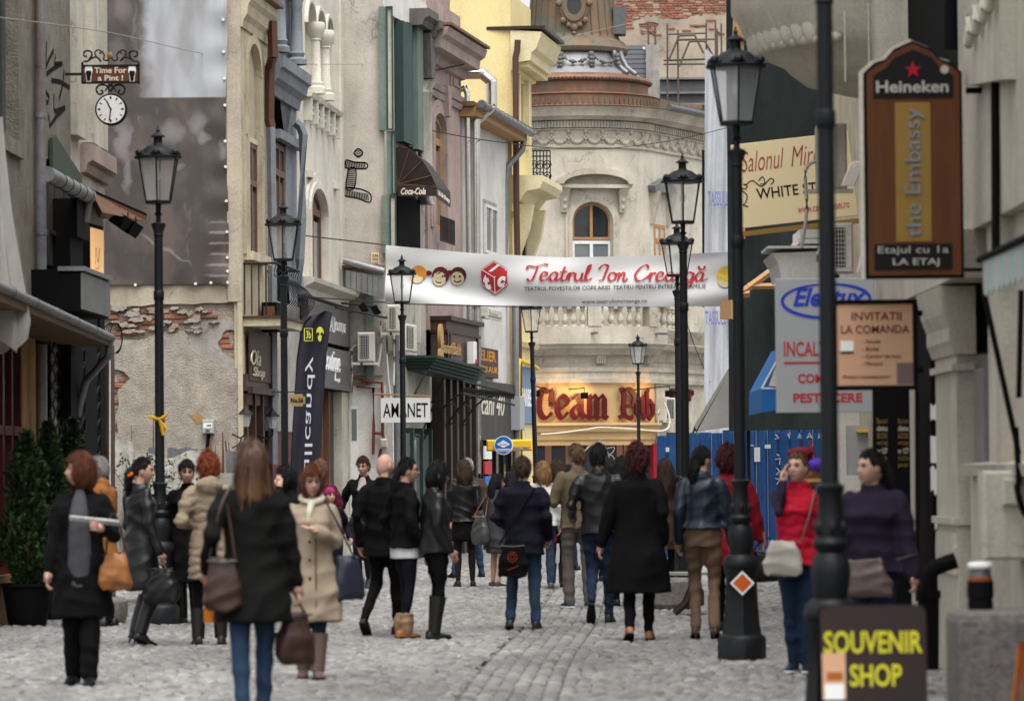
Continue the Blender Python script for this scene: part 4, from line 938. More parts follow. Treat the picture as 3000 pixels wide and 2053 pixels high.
for (u0,u1,v0,v1,nn,sl_) in ((1013,1072,471,493,12,3),(1008,1082,555,575,15,2)):
 for k in range(nn):
  u = u0 + (u1 - u0) * k / nn; d = (k / nn) * (14 if v0 > 500 else 4); strokes(mb,[EP((u,v0 + d),(u + sl_,v1 + d))],.018,-.001,.003)
for k in range(10): v = 498 + k * 5.5; strokes(mb,[EP((1018 - k * .3,v),(1040 - k * .2,v + 2))],.017,-.001,.003)
for k in range(4): v = 441 + k * 5; strokes(mb,[EP((1039,v),(1060,v + 1))],.012,-.001,.003)
mb.build('graffiti','black_paint',hE)
p,q_ = E(1087,775),E(1110,740); pq = fE.mb().box(p[0],q_[0],-.03,-.001,p[1],q_[1]).build('number_plate','sign_cream',hE)
mb = fE.mb()
for k,t_ in enumerate(('236','15502','4160')):
 a = E(1090,753 + k * 11); b = E(1108,745 + k * 11); mb.text(t_,a[0],a[1],b[0],b[1],-.031,.002,0,0,.02)
mb.build('lettering','print_black',pq)
# green display frames on the corner
for (u0,v0,u1,v1) in ((1111,20,1152,382),(1133,384,1160,570),(1120,572,1162,742)):
 x0,x1,z0,z1 = fE.q(u0,v0,u1,v1,-.1); xm = x0 + (x1 - x0) * .52
 df = thing('display_frame','weathered green metal display frame on the gable corner, %s of three' % ('top' if v0 < 100 else 'middle' if v0 < 500 else 'lowest'),'frame',fE.w(x0,-.1,z0),'green display frames')
 fE.mb().box(x0,xm,-.12,0,z0,z1).build('side_sheet','green_sheet',df)
 mb = fE.mb(); t = .025
 mb.box(xm,xm + t,-.15,-.09,z0,z1); mb.box(x1 - t,x1,-.15,-.09,z0,z1); mb.box(xm + t,x1 - t,-.15,-.09,z0,z0 + t); mb.box(xm + t,x1 - t,-.15,-.09,z1 - t,z1); mb.build('frame','green_paint',df)
 fE.mb().box(xm + t,x1 - t,-.11,-.10,z0 + t,z1 - t).build('panel','cream',df)
x0,x1,z0,z1 = fE.q(1072,860,1095,1120,-.08); fE.mb().box(x0,x1,-.12,-.061,z0,z1).build('green_strip','green_sheet',hE)
# metal canopy and pipe
cn = thing('metal_canopy','grey folded sheet canopy with a thick zinc gutter on the grey gable','canopy',fE.w(0,-.4,E(1060,860)[1]))
for k in range(7):
 a = E(1016 + k * 16,796 + k * 3); c = E(1031 + k * 16,850 + k * 5)
 fE.mb().prism([(a[0],c[1] + .02),(c[0],c[1]),(c[0],a[1] - .01),(a[0],a[1])],-.5 - .01 * (k % 2),-.44).build('sheet','zinc',cn)
a,b = E(1010,768),E(1128,800); mb = fE.mb(); mb.tube([(a[0],-.5,a[1]),(b[0],-.5,b[1])],.07,10); mb.build('gutter','zinc',cn,60)
mb = fE.mb(); mb.box(0,fE.L,-.48,0,a[1] - .12,a[1] - .08); mb.build('roof','roof_tile',cn)
# air conditioners
def ac_unit(f,u0,v0,u1,v1,y,lab,side=.22,dark='grille'):
 x0,x1,z0,z1 = f.q(u0,v0,u1,v1,y); t = thing('air_conditioner',lab,'air conditioner',f.w((x0 + x1) / 2,y,z0),'outdoor air conditioners')
 f.mb().bbox(x0,x1,y,y + .32,z0,z1,.02).build('case','ac_white',t)
 gx1 = x0 + (x1 - x0) * .66
 f.mb().box(x0 + .04,gx1,y - .006,y,z0 + .06,z1 - .05).build('grille_recess',dark,t)
 mb = f.mb(); n_ = 9
 for k in range(n_): z = z0 + .06 + (z1 - z0 - .11) * (k + .5) / n_; mb.box(x0 + .04,gx1,y - .012,y - .007,z - .003,z + .003)
 for k in range(4): x = x0 + .04 + (gx1 - x0 - .04) * (k + .5) / 4; mb.box(x - .003,x + .003,y - .018,y - .013,z0 + .06,z1 - .05)
 o_ = mb.build('wire_guard','ac_white',t); o_['kind'] = 'stuff'
 mb = f.mb(); mb.box(x0 - .1,x1 + .06,y + .02,y + .06,z0 - .05,z0 - .005); mb.box(x0 + .05,x0 + .09,y + .02,y + .5,z0 - .05,z0 - .01); mb.build('bracket','ac_white',t)
 mb = f.mb(); mb.tube([tuple((x0 - .06 + a_[0],y + .2,z0 + .3 + a_[1])) for a_ in crv([(.06,0),(-.05,-.1),(-.04,-.5),(-.1,-.9)],4)],.02,6); mb.build('hose','ac_white',t,60)
 return t
ac_unit(fE,1047,973,1098,1060,-.45,'white air conditioner with dark guard beside the boutique signs')
ac_unit(fE,1133,892,1172,972,-.5,'white air conditioner high on the grey wall left of the lamp post')
rp = thing('gas_pipes','dark red gas pipes with a small meter on the white wall base','pipes',fE.w(.3,-.15,0))
for ps in (((1030,1103),(1078,1118),(1120,1122),(1122,1180),(1122,1270),(1125,1285)),((1045,1132),(1095,1137),(1096,1250),(1094,1330)),((1097,1268),(1120,1270)),((1117,1315),(1112,1340))):
 mb = fE.mb(); mb.tube([(E(*p)[0],-.16,E(*p)[1]) for p in ps],.026,8); mb.build('pipe','pipe_red',rp,50)
a,b = E(1115,1312),E(1137,1284); bx = fE.mb().bbox(a[0],b[0],-.3,-.12,a[1],b[1],.03).build('meter','ac_white',rp)
mb = fE.mb(); p = E(1025,1200)[0]; mb.tube([(p,-.14,0),(p,-.14,E(1025,1110)[1])],.022,8); mb.build('pipe','ac_white',rp,50)
mb = fE.mb(); p = E(1152,1200)[0]; mb.tube([(p,-.1,0),(p - .01,-.1,2.6),(p - .08,-.12,3.2),(p - .1,-.2,3.6)],.018,8); mb.build('cable','white_pvc',rp,50)
mb = fE.mb(); p = E(1161,1000)[0]; mb.tube([(p,.05,0),(p,.05,4.2)],.06,10); mb.build('downpipe','zinc',rp,50)
# ---- grey house street front (oblique)
fF0 = Fac((-2.2,67),(-1.54,71))
mb = fF0.mb(); mb.box(0,fF0.L,.05,.3,0,10.2); mb.build('front_wall','grey_plaster',hE)
fF0.mb().box(0,fF0.L,-.02,.049,fF0.px(1170,60)[1] ,10.2).build('upper_wall','white_wall',hE)
for u0,u1,v0,v1,m_ in ((1163,1190,70,420,'green_paint'),(1205,1222,65,440,'green_sheet'),(1190,1206,70,430,'green_dark')):
 x0,x1,z0,z1 = fF0.q(u0,v0,u1,v1); fF0.mb().box(x0,x1,-.12 if m_ != 'green_dark' else -.03,.04,z0,z1).build('shutter_panel',m_,hE)
x0,x1,z0,z1 = fF0.q(1160,575,1225,740); fF0.mb().box(x0,x1,-.04,.04,z0,z1).build('dark_window','shop_dark',hE)
x0,x1,z0,z1 = fF0.q(1160,740,1228,1000); fF0.mb().box(x0,x1,-.03,.045,z0,z1).build('pale_panel','cream',hE)
for u in (1224,1233,1242):
 x = fF0.px(u,400)[0]; mb = MB(fF0.M @ Matrix.Translation((x,-.08,0))); za,zb = fF0.px(u,600)[1],fF0.px(u,240)[1]
 mb.lathe([(.12,za),(.08,za + .1),(.075,zb - .25),(.10,zb - .2),(.085,zb - .15),(.15,zb)],10); mb.build('column','cement',hE,40)
# balcony slabs and brackets up top
for (u0,v0,ln,o_) in ((1196,48,1.0,.42),(1226,84,1.1,.46)):
 a = (fF0.px(u0,v0)[0] - .5,0); c = (a[0] + .5 + ln,0)
 mb = fF0.mb(); zz = fF0.px(u0,v0)[1]
 mb.sweep([(0,zz - .16),(o_ * .7,zz - .16),(o_ * .8,zz - .05),(o_,zz),(o_,zz + .14),(0,zz + .14)],[(a[0] + .5,.04),(c[0],.04)]); mb.build('cornice_block','dark_cement',hE)
p = fF0.px(1262,120,-.2); mb = fF0.mb(); mb.prism([(p[0] - .2,p[1] - .7),(p[0] + .1,p[1] - .7),(p[0] + .25,p[1] - .3),(p[0] + .3,p[1] + .1),(p[0] - .3,p[1] + .1)],-.25,.04); mb.build('console','dark_cement',hE)
# brown awning with script lettering
aw = thing('brown_awning','dark brown dome awning with cream drink lettering over the grey house window','awning',pt(1180,600,67.5))
a0,a1 = pt(1164,432,67.6),pt(1164,600,67.6)
YA = 67.6; A = lambda u,v,dy=0: pt(u,v,YA + dy)
top_n,top_f = A(1165,428),A(1205,455,3)
rib_n = [A(1165,428),A(1168,440),A(1240,455),A(1275,548)]
nr = 7; secs = []
# near side profile (facing the street end), from wall to front, and its far copy
prof = [(1165,428),(1195,436),(1235,470),(1262,515),(1277,548),(1279,575)]
vs = [tuple(A(u,v)) for u,v in prof]; far = [tuple(A(u + 42 * min(1,.2 + .8 * i / 4),v + (8,10,12,14,16,18)[i] * .9,2.6)) for i,(u,v) in enumerate(prof)]
MB().loft([vs,far],0,False,False).build('canopy','awning_brown',aw)
near = [tuple(A(1166,548)),tuple(A(1277,548))]
hub = A(1166,540)
fan = [A(1165,428),A(1200,437,-.05),A(1238,470,-.1),A(1265,515,-.12),A(1279,548,-.12)]
for k in range(4):
 MB().add([tuple(hub),tuple(fan[k]),tuple(fan[k + 1])],[(0,1,2)]).build('gore','awning_brown',aw)
 MB().tube([hub + Vector((0,-.02,0)),fan[k + 1] + Vector((0,-.02,0))],.008,4).build('piping','rust',aw)
fv = Fac((A(1165,560).x,YA - .13),(A(1279,560).x,YA - .13)); za,zb = A(1200,577).z,A(1200,547).z
fv.mb().box(0,fv.L,0,.012,za,zb).build('valance','awning_brown',aw)
mb = fv.mb(); mb.text('Coca-Cola',.06,za + .03,.50,zb - .03,-.001,.003,0,.35,.03); mb.build('lettering','letters_cream',aw)
b0,b1 = A(1279,560,-.13),A(1320,590,2.5)
ff = Fac((b0.x,b0.y),(b1.x,b1.y)); ff.mb().box(.0,ff.L,0,.012,za - .02,zb).build('valance','awning_brown',aw)
mb = ff.mb(); mb.text('Cafe  Bar & Lounge',.2,za + .02,ff.L - .2,zb - .05,-.001,.003,0,.35,.03); mb.build('lettering','letters_cream',aw)
# ---------------------------------------------------------------- pink house
fF = Fac((-1.54,71),(-.95,74.6))
hF = thing('pink_house','dusty pink stucco house with deep cornice and arched window','house',fF.w(1,0,0))
wx0,wx1,_,_ = fF.q(1268,400,1303,660); zs = fF.px(1285,385)[1]; zt = fF.px(1285,338)[1]; wz0 = fF.px(1285,672)[1]
zf = fF.px(1310,930)[1]
mb = fF.mb(); mb.wall(rect(0,fF.L,zf - .3,10.4),[arch(wx0,wx1,wz0,zs,zt - zs)],0,.35); mb.build('front_wall','pink',hF)
fF.mb().box(0,fF.L,.36,.6,0,10.4).build('inner_wall','pink',hF)
window(fF,hF,wx0,wx1,wz0,zs,.06,'oak','glass_pale',2,zs - .25,.1,zt - zs)
for dd in (.3,.16):
 o = arch(wx0 - dd,wx1 + dd,wz0,zs,zt - zs + dd)[2:]; i_ = arch(wx0 - dd + .13,wx1 + dd - .13,wz0,zs,zt - zs + dd - .13)[2:]
 fF.mb().prism(band([(wx1 + dd,wz0)] + o + [(wx0 - dd,wz0)],[(wx1 + dd - .13,wz0)] + i_ + [(wx0 - dd + .13,wz0)]),-.03 - .15 * (.3 - dd),-.001).build('arch_moulding','pink',hF)
p = fF.px(1298,300); fF.mb().prism([(p[0] - .13,p[1] - .28),(p[0] + .13,p[1] - .28),(p[0] + .2,p[1] + .3),(p[0] - .2,p[1] + .3)],-.14,-.001).build('keystone','pink',hF)
for v,d in ((268,.07),(290,.05)):
 z = fF.px(1300,v)[1]; mb = fF.mb(); mb.sweep([(0,z - .07),(d,z - .07),(d + .04,z + .03),(0,z + .06)],[(0,0),(fF.L,0)]); mb.build('string_course','pink',hF)
for u0,u1 in ((1262,1318),(1326,1346)):
 x0,x1,z0,z1 = fF.q(u0,188,u1,256); t = .04; mb = fF.mb()
 mb.box(x0,x1,-.03,-.001,z0,z0 + t); mb.box(x0,x1,-.03,-.001,z1 - t,z1); mb.box(x0,x0 + t,-.03,-.001,z0 + t,z1 - t); mb.box(x1 - t,x1,-.03,-.001,z0 + t,z1 - t); mb.build('panel_moulding','pink',hF)
zc = fF.px(1390,150,-.7)[1]
mb = fF.mb(); mb.sweep([(0,zc - .3),(.08,zc - .28),(.13,zc - .12),(.36,zc - .10),(.38,zc + .08),(.47,zc + .14),(.52,zc + .28),(0,zc + .3)],[(-.5,0),(fF.L + .05,0)]); mb.build('cornice','pink',hF)
fF.mb().prism([(-.5,zc + .31),(fF.L + .1,zc + .31),(fF.L + .1,zc + .36),(-.5,zc + .36)],-.57,.4).build('roof_edge','roof_tile',hF)
fF.mb().box(.2,fF.L - .6,.1,.4,zc + .36,11).build('attic','pink',hF)
rl = thing('window_railing','black iron railing at the foot of the pink house window','railing',fF.w(wx0,-.2,wz0))
for k in range(11):
 x = wx0 - .1 + (wx1 - wx0 + .2) * k / 10; mb = fF.mb(); mb.tube([(x,-.16,wz0 - .25),(x,-.16,wz0 + .2)],.012,4); mb.build('bar','iron',rl)
for z in (wz0 - .25,wz0 + .2):
 mb = fF.mb(); mb.tube([(wx0 - .1,-.16,z),(wx1 + .1,-.16,z)],.016,5); mb.build('rail','iron',rl)
tubes(hF,'wire_bracket','iron',[fF.w(.3,0,fF.px(1262,212)[1]),fF.w(2.3,-.3,fF.px(1340,178,-.3)[1])],.015,5)
# bank front
bk = thing('bank_front','dark brown panelled bank front with raised gold letters','shopfront',fF.w(1.5,0,0))
fk = fF; zt0 = fF.px(1310,935,-.3)[1]; zb0 = fF.px(1310,1085,-.3)[1]
fk.mb().box(.2,fF.L + .1,-.3,0,zb0,zt0).build('fascia','brown_panel',bk)
for z0,z1,d in ((zt0 - .02,zt0 + .06,.4),(zb0 - .12,zb0,.42),(zt0 - .25,zt0 - .2,.33)): fk.mb().box(.15,fF.L + .15,-d,0,z0,z1).build('moulding','dark_brown',bk)
for x in (.2,.45,fF.L - .2): fk.mb().box(x,x + .12,-.33,-.3,zb0,zt0 - .25).build('moulding','dark_brown',bk)
a = fk.q(1300,985,1362,1045,-.42); mb = fk.mb(); mb.text('GarantiBank',a[0] + .2,a[2] + .05,a[1],a[3] - .1,-.302,.05,0,0,.0); mb.build('lettering','gold',bk)
p = fk.px(1299,1018,-.4)
for dz in (-.2,.2): fk.mb().prism(arc(p[0] + .1,p[1] + dz,.16,.24,0,2 * PI * 15 / 16,15),-.36,-.302).build('clover_leaf','gold',bk,40)
for k in range(6):
 xx = .2 + (fF.L - .2) * k / 5; fk.mb().box(xx - .1,xx + .1,-.26,0,0,zb0 - .12).build('pilaster','dark_brown',bk)
 if k < 5: fk.mb().box(xx + .1,.2 + (fF.L - .2) * (k + 1) / 5 - .1,-.1,-.05,0,1.0).build('panel','brown_panel',bk); fk.mb().box(xx + .1,.2 + (fF.L - .2) * (k + 1) / 5 - .1,-.08,-.05,1.0,zb0 - .12).build('pane','glass_dark',bk)
p = fk.px(1372,1035,-.35); al = fk.mb().bbox(p[0] - .16,p[0] + .12,-.5,-.36,p[1] - .2,p[1] + .22,.02).build('alarm_box','white_pvc',bk); fk.mb().box(p[0] - .1,p[0] + .06,-.52,-.5,p[1] - .2,p[1] - .12).build('alarm_lamp','print_red',al)
# green metal awning with iron brackets, canopy of the bank
ga = thing('green_canopy','small dark green stepped metal canopy on slanting stays','canopy',pt(1250,1085,68.5))
Yg = 68.6
for k in range(5):
 za,zb = zat(1085 - k * 9,Yg,1250),zat(1085 - (k + 1) * 9 + 1,Yg,1250); d = .04 * k
 x0,x1 = xat(1194,Yg) - d * .5,xat(1258,Yg) + d
 MB().add([(x0,Yg - d,za),(x1,Yg - d,za),(x1 + .85,Yg + 2.2,za - .18),(x0,Yg + 2.2,za),(x0,Yg - d,zb),(x1,Yg - d,zb),(x1 + .85,Yg + 2.2,zb - .18),(x0,Yg + 2.2,zb)],[(0,3,2,1),(4,5,6,7),(0,1,5,4),(1,2,6,5),(2,3,7,6),(3,0,4,7)]).build('step','green_dark',ga)
for u0,v0,u1,v1,dy in ((1250,1085,1212,1160,0),(1305,1095,1232,1280,1.6),(1208,1270,1232,1280,.5)): tubes(ga,'stay','green_dark',[pt(u0,v0,Yg + dy),pt(u1,v1,Yg + dy)],.02,6)
bc = thing('iron_canopy','wrought iron scroll canopy above the bank doors','canopy',fF.w(1.5,-.6,zb0 - .2))
z_ = zb0 - .35
for y_ in (-.95,):
 for z in (z_,z_ - .22):
  mb = fF.mb(); mb.tube([(-1.8,y_,z + .1),(fF.L + .3,y_,z - .02)],.022,6); mb.build('rail','iron',bc)
 for k in range(24):
  x = -1.7 + (fF.L + 1.9) * k / 23; c = z_ - .08
  mb = fF.mb(); mb.tube([(x + .08 * math.cos(t) * (1 - t / 9),y_,c + .09 * math.sin(t) * (1 - t / 9)) for t in [j * .6 for j in range(13)]],.012,4); mb.build('scroll','iron',bc)
for k in range(3):
 x = -1.2 + k * 1.5; mb = fF.mb(); mb.tube([(x,-.02 - t * .9,z_ - 1.1 + 1.0 * math.sin(t * PI / 2)) for t in [j / 8 for j in range(9)]],.018,5); mb.tube([(x,-.3 - .2 * math.cos(t),z_ - .45 + .2 * math.sin(t)) for t in [j * .5 for j in range(12)]],.012,4); mb.build('bracket','iron',bc)
# pawn shop sign on a bar
f2 = Fac((xat(1117,66.3),66.3),(xat(1262,66.3),66.3)); za,zb = zat(1237,66.3,1190),zat(1165,66.3,1190)
am = thing('pawn_sign','white board reading AMANET in black hanging from a bar','sign',f2.w(.4,0,za))
f2.mb().box(0,f2.L,-.01,.01,za,zb).build('board','print_white',am)
mb = f2.mb(); mb.text('AMANET',.04,za + .09,f2.L - .04,zb - .09,-.011,.003,0,0,.006); mb.build('lettering','print_black',am)
tubes(am,'bar','raw_wood',[f2.w(-.12,0,zb + .07),f2.w(f2.L + .02,0,zb + .02)],.018,6)
ac_unit(fF0,1190,950,1222,1030,-.35,'slatted white air conditioner right of the lamp post above the green canopy')
fF0.mb().box(1.0,fF0.L,-.06,.04,0,fF0.px(1210,1270)[1]).build('shop_window','glass_pale',hE)
fF0.mb().box(1.0,fF0.L,-.05,.04,fF0.px(1210,1230)[1],fF0.px(1210,1080)[1]).build('shop_sign','cream',hE)
for k in range(4): x = .95 + k * .9; fF0.mb().box(x,x + .1,-.12,.04,0,fF0.px(1210,1270)[1] + .1).build('shop_post','green_dark',hE)
# ---------------------------------------------------------------- low white house with steel flues
fW = Fac((-.95,74.6),(-.05,80.2))
hW = thing('white_house','low white house with zinc gutter, jeweller sign and dark fascia','house',fW.w(2,0,0))
zr0 = fW.px(1400,350,-.2)[1]
fW.mb().box(0,fW.L,0,.4,0,zr0).build('front_wall','white_wall',hW)
x0,x1,z0,z1 = fW.q(1415,590,1455,760); fW.mb().box(x0,x1,-.006,.1,z0,z1).build('window_recess','cement',hW)
window(fW,hW,x0 + .1,x1 - .1,z0 + .1,z1 - .1,-.05,'white_pvc','glass_dark',2,None,.06)
mb = fW.mb(); mb.prism([(-.2,zr0 - .02),(fW.L + .3,zr0 - .02),(fW.L + .3,zr0 + .16),(-.2,zr0 + .16)],-.35,.5); mb.build('eaves_board','raw_wood',hW)
gz = zr0 + .2
tubes(hW,'gutter','zinc',[fW.w(-.3,-.45,gz),fW.w(fW.L + .35,-.45,gz - .03)],.08,10)
for k in range(12):
 x = -.2 + (fW.L + .4) * k / 11; tubes(hW,'gutter_bracket','zinc_dark',[fW.w(x,-.45,gz),fW.w(x + .03,-.45,gz)],.088,8)
tubes(hW,'downpipe','zinc',[pt(1532,375,80.3),pt(1535,410,80.3),pt(1530,440,80.2),pt(1486,490,80.0),pt(1481,540,79.9),pt(1478,860,79.8),pt(1510,895,79.8),pt(1511,1100,79.8),pt(1512,1360,79.8)],.07,8)
fW.mb().prism([(-.3,zr0 + .17),(fW.L + .3,zr0 + .17),(fW.L + .2,zr0 + .26),(-.3,zr0 + .26)],-.3,1.5).build('roof','roof_tile',hW)
x0,x1,z0,z1 = fW.q(1395,1020,1457,1105,-.1)
js = thing('jeweller_sign','brown jeweller sign with orange lettering on the white house','sign',fW.w(x0,-.1,z0)); x0 -= 1
fW.mb().box(x0,x1,-.12,-.02,z0,z1).build('board',mat('maroon_board',(.055,.03,.035),rough=.5),js)
mb = fW.mb(); a_ = (z1 - z0); mb.text('BIJUTERII AUR',x0 + .1,z0 + .1 * a_,x1 - .1,z0 + .38 * a_,-.121,.004,0,0,.03); mb.text('ATELIER',x0 + .3,z0 + .55 * a_,x1 - .3,z0 + .92 * a_,-.121,.004,0,0,.03); mb.build('lettering',mat('orange_print',(.60,.25,.03)),js)
fs_ = thing('dark_fascia','dark shop fascia with cream painted street name and number 40','shopfront',fW.w(2.5,-.1,0))
zA,zB = fW.px(1440,1290,-.15)[1],fW.px(1440,1118,-.15)[1]
npn = 7
for k in range(npn):
 a = fW.L * .05 + (fW.L * .92) * k / npn; fW.mb().box(a,a + fW.L * .92 / npn - .015,-.16,-.02,zA,zB).build('panel',mat('charcoal',(.045,.042,.040),rough=.45,streak=.2),fs_)
mb = fW.mb(); a_ = fW.q(1370,1165,1478,1235,-.16); mb.text('Lipscani 40',a_[0],a_[2],a_[1],a_[3] + .1,-.161,.005,0,.25,0); mb.build('lettering','letters_cream',fs_)
fW.mb().box(.2,fW.L - .2,-.05,.02,0,zA).build('shop_window','glass_dark',fs_)
for k in range(6): x = .3 + k * .95; fW.mb().box(x,x + .1,-.1,.02,0,zA).build('post','black_paint',fs_)
x0,x1,z0,z1 = fW.q(1420,1340,1440,1420,-.14)
for k,m_ in enumerate(('bancomat_blue','print_red','print_white')): fW.mb().box(x0,x1,-.15,-.11,1.2 + k * .3,1.46 + k * .3).build('sticker',m_,fs_)
# steel flues
def flue(lab,pts,r,Y): 
 t = thing('steel_flue',lab,'flue',pt(*pts[-1][:2],Y)); P = [pt(u,v,Y + dy) for u,v,dy in pts]
 for a,b in zip(P[:-1],P[1:]):
  MB().tube([a - (b - a).normalized() * .05,b + (b - a).normalized() * .05],r,14).build('pipe','steel',t,40)
 L = (P[-1] - P[-2]).length; nn = max(2,int(L / 1.4))
 for k in range(nn): 
  c = P[-2] + (P[-1] - P[-2]) * (k + .5) / nn; d = (P[-1] - P[-2]).normalized(); MB().tube([c - d * .05,c + d * .05],r * 1.09,14).build('joint_band','steel',t,40)
 return t
flue('thick shiny steel flue bending out from the pink house and down the white wall',[(1345,218,0),(1412,216,0),(1440,240,0),(1441,310,0),(1395,352,0)],.11,75.2)
flue('shiny steel flue running the full height beside the pink house',[(1392,350,0),(1394,900,0),(1396,1380,0)],.10,75.0)
flue('thinner grey flue with round top next to the pink house corner',[(1352,262,0),(1362,258,0),(1368,275,0),(1374,800,0),(1378,1380,0)],.055,74.6)
ac_unit(fW,1432,905,1472,930,-.4,'small air conditioner under the banner on the white house')
# bancomat sign
cb_,ce_ = pt(1425,1300,75.0),pt(1560,1300,75.0); f3 = Fac((cb_.x,75),(ce_.x,75)); za,zb = zat(1321,75,1490),zat(1287,75,1490)
bs_ = thing('cash_machine_sign','yellow cash machine sign with a round blue disc','sign',f3.w(.4,0,za))
f3.mb().bbox(0,f3.L,-.06,.06,za,zb,.03).build('bar','bancomat_yellow',bs_)
p = f3.px(1475,1304); rad = .185
d1 = f3.mb().prism(arc(p[0],p[1],rad,rad,0,2 * PI * 31 / 32,31),-.085,.085).build('disc_rim','print_white',bs_)
f3.mb().prism(arc(p[0],p[1],rad * .9,rad * .9,0,2 * PI * 31 / 32,31),-.09,-.085).build('disc','bancomat_blue',d1)
mb = f3.mb(); mb.prism([(p[0] - .13,p[1] + .02),(p[0],p[1] - .05),(p[0] + .13,p[1] + .02),(p[0],p[1] + .1)],-.094,-.09)
mb.box(p[0] - .14,p[0] + .14,-.094,-.09,p[1] - .09,p[1] - .07); mb.text('WORLDWIDE',p[0] - .12,p[1] - .125,p[0] + .12,p[1] - .1,-.0905,.003,0,0,.02); mb.build('emblem','print_white',d1)
mb = f3.mb(); mb.text('Euronet',p[0] - .07,p[1] + .0,p[0] + .07,p[1] + .045,-.0945,.003); mb.build('emblem_text','bancomat_blue',d1)
mb = f3.mb(); a_ = f3.px(1504,1316); b_ = f3.px(1554,1308); mb.text('BANCOMAT',a_[0],a_[1],b_[0],b_[1],-.061,.003,0,0,.03); mb.build('lettering','bancomat_blue',bs_)
# ---------------------------------------------------------------- yellow house
hY = thing('yellow_house','bright yellow stucco house with dentilled cornice and corner balcony','house',(.2,82,0))
f4 = Fac((-2.2,80.4),(.03,80.4))
f4.mb().box(0,f4.L,0,.4,0,11.6).build('gable_wall','yellow',hY)
fY = Fac((.03,80.4),(.47,83.4))
wx0,wx1,_,_ = fY.q(1518,250,1540,420); zs = fY.px(1529,230)[1]; wz0 = fY.px(1529,420)[1]
wx2,wx3,wz2,wz3 = fY.q(1520,650,1545,900)
mb = fY.mb(); mb.wall(rect(0,fY.L,0,11.6),[rect(wx0,wx1,wz0,zs),rect(wx2,wx3,wz2,wz3)],0,.3); mb.build('front_wall','yellow',hY)
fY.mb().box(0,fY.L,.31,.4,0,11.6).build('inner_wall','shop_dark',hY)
window(fY,hY,wx0,wx1,wz0,zs,.03,'yellow_trim','glass_pale',2,None,.09); window(fY,hY,wx2,wx3,wz2,wz3,.03,'dark_brown','glass_dark',2,None,.09)
for x0,x1,z0,z1 in ((wx0,wx1,wz0,zs),(wx2,wx3,wz2,wz3)):
 for a,b in ((x0 - .2,x0 - .02),(x1 + .02,x1 + .2)): fY.mb().box(a,b,-.07,-.001,z0 - .1,z1 + .05).build('architrave','yellow_trim',hY)
 fY.mb().box(x0 - .25,x1 + .25,-.1,-.001,z1 + .05,z1 + .25).build('architrave','yellow_trim',hY)
zc = 10.4
pr = [(0,zc - .45),(.1,zc - .42),(.13,zc - .28),(.42,zc - .24),(.44,zc - .08),(.54,zc),(.64,zc + .25),(.66,zc + .35),(0,zc + .4)]
mb = MB(); a = Vector((.03,80.4)); dY = fY.d; 
mb = fY.mb(); mb.sweep(pr,[(-.05,0),(fY.L,0)]); mb.build('cornice','yellow_trim',hY)
fY.mb().prism([(-.08,zc + .41),(fY.L,zc + .41),(fY.L,zc + .48),(-.08,zc + .48)],-.74,.5).build('roof_edge','dark_brown',hY)
for k in range(14):
 x = .05 + (fY.L - .15) * k / 13; fY.mb().box(x,x + .11,-.36,-.13,zc - .37,zc - .27).build('dentil','yellow_trim',hY)
zk = 7.52
mb = fY.mb(); mb.sweep([(0,zk - .35),(.15,zk - .3),(.3,zk - .1),(.58,zk - .05),(.66,zk + .1),(.66,zk + .22),(0,zk + .24)],[(0,0),(fY.L,0)]); mb.build('balcony_slab','yellow_trim',hY)
for x in (.4,2.3):
 mb = fY.mb(); mb.loft([[(x - .12,0,zk - 1.5),(x + .12,0,zk - 1.5),(x + .12,-.08,zk - 1.5),(x - .12,-.08,zk - 1.5)],[(x - .14,0,zk - .9),(x + .14,0,zk - .9),(x + .14,-.3,zk - .9),(x - .14,-.3,zk - .9)],[(x - .16,0,zk - .36),(x + .16,0,zk - .36),(x + .16,-.4,zk - .36),(x - .16,-.4,zk - .36)]]); mb.build('console','yellow_trim',hY)
for v in (640,780,1010):
 z = fY.px(1530,v)[1]; mb = fY.mb(); mb.sweep([(0,z - .06),(.1,z - .06),(.14,z + .04),(0,z + .06)],[(-.02,0),(fY.L,0)]); mb.build('string_course','yellow_trim',hY)
x0,x1,z0,z1 = fY.q(1525,1075,1557,1240,-.05); sg = thing('painted_sign','blue and white painted shop sign on the yellow house wall','sign',fY.w(x0,-.05,z0))
fY.mb().box(.6,fY.L,-.05,-.001,z0,z1).build('board',mat('sign_blue',(.16,.22,.32),(.20,.26,.36)),sg)
mb = fY.mb(); a_ = (z1 - z0); mb.text('BARBERO',.8,z0 + .3 * a_,fY.L - .1,z0 + .62 * a_,-.051,.004,0,0,.02); mb.build('lettering','print_white',sg)
p = fY.px(1532,1245,-.3); fY.mb().bbox(p[0] - .3,p[0] + .3,-.3,0,p[1] - .1,p[1] + .6,.02).build('meter_cabinet','sign_grey',hY)
tubes(hY,'downpipe','pipe_brown',[pt(1517,118,80.2),pt(1515,150,80.2),pt(1510,170,80.2),pt(1513,600,80.2),pt(1520,1000,80.2),pt(1522,1370,80.2)],.075,6)
tubes(hY,'gas_pipe','pipe_yellow',[pt(1575,1080,82.9),pt(1560,1070,82.6),pt(1522,1055,80.1),pt(1519,1070,80.0),pt(1521,1380,80.0)],.045,8)
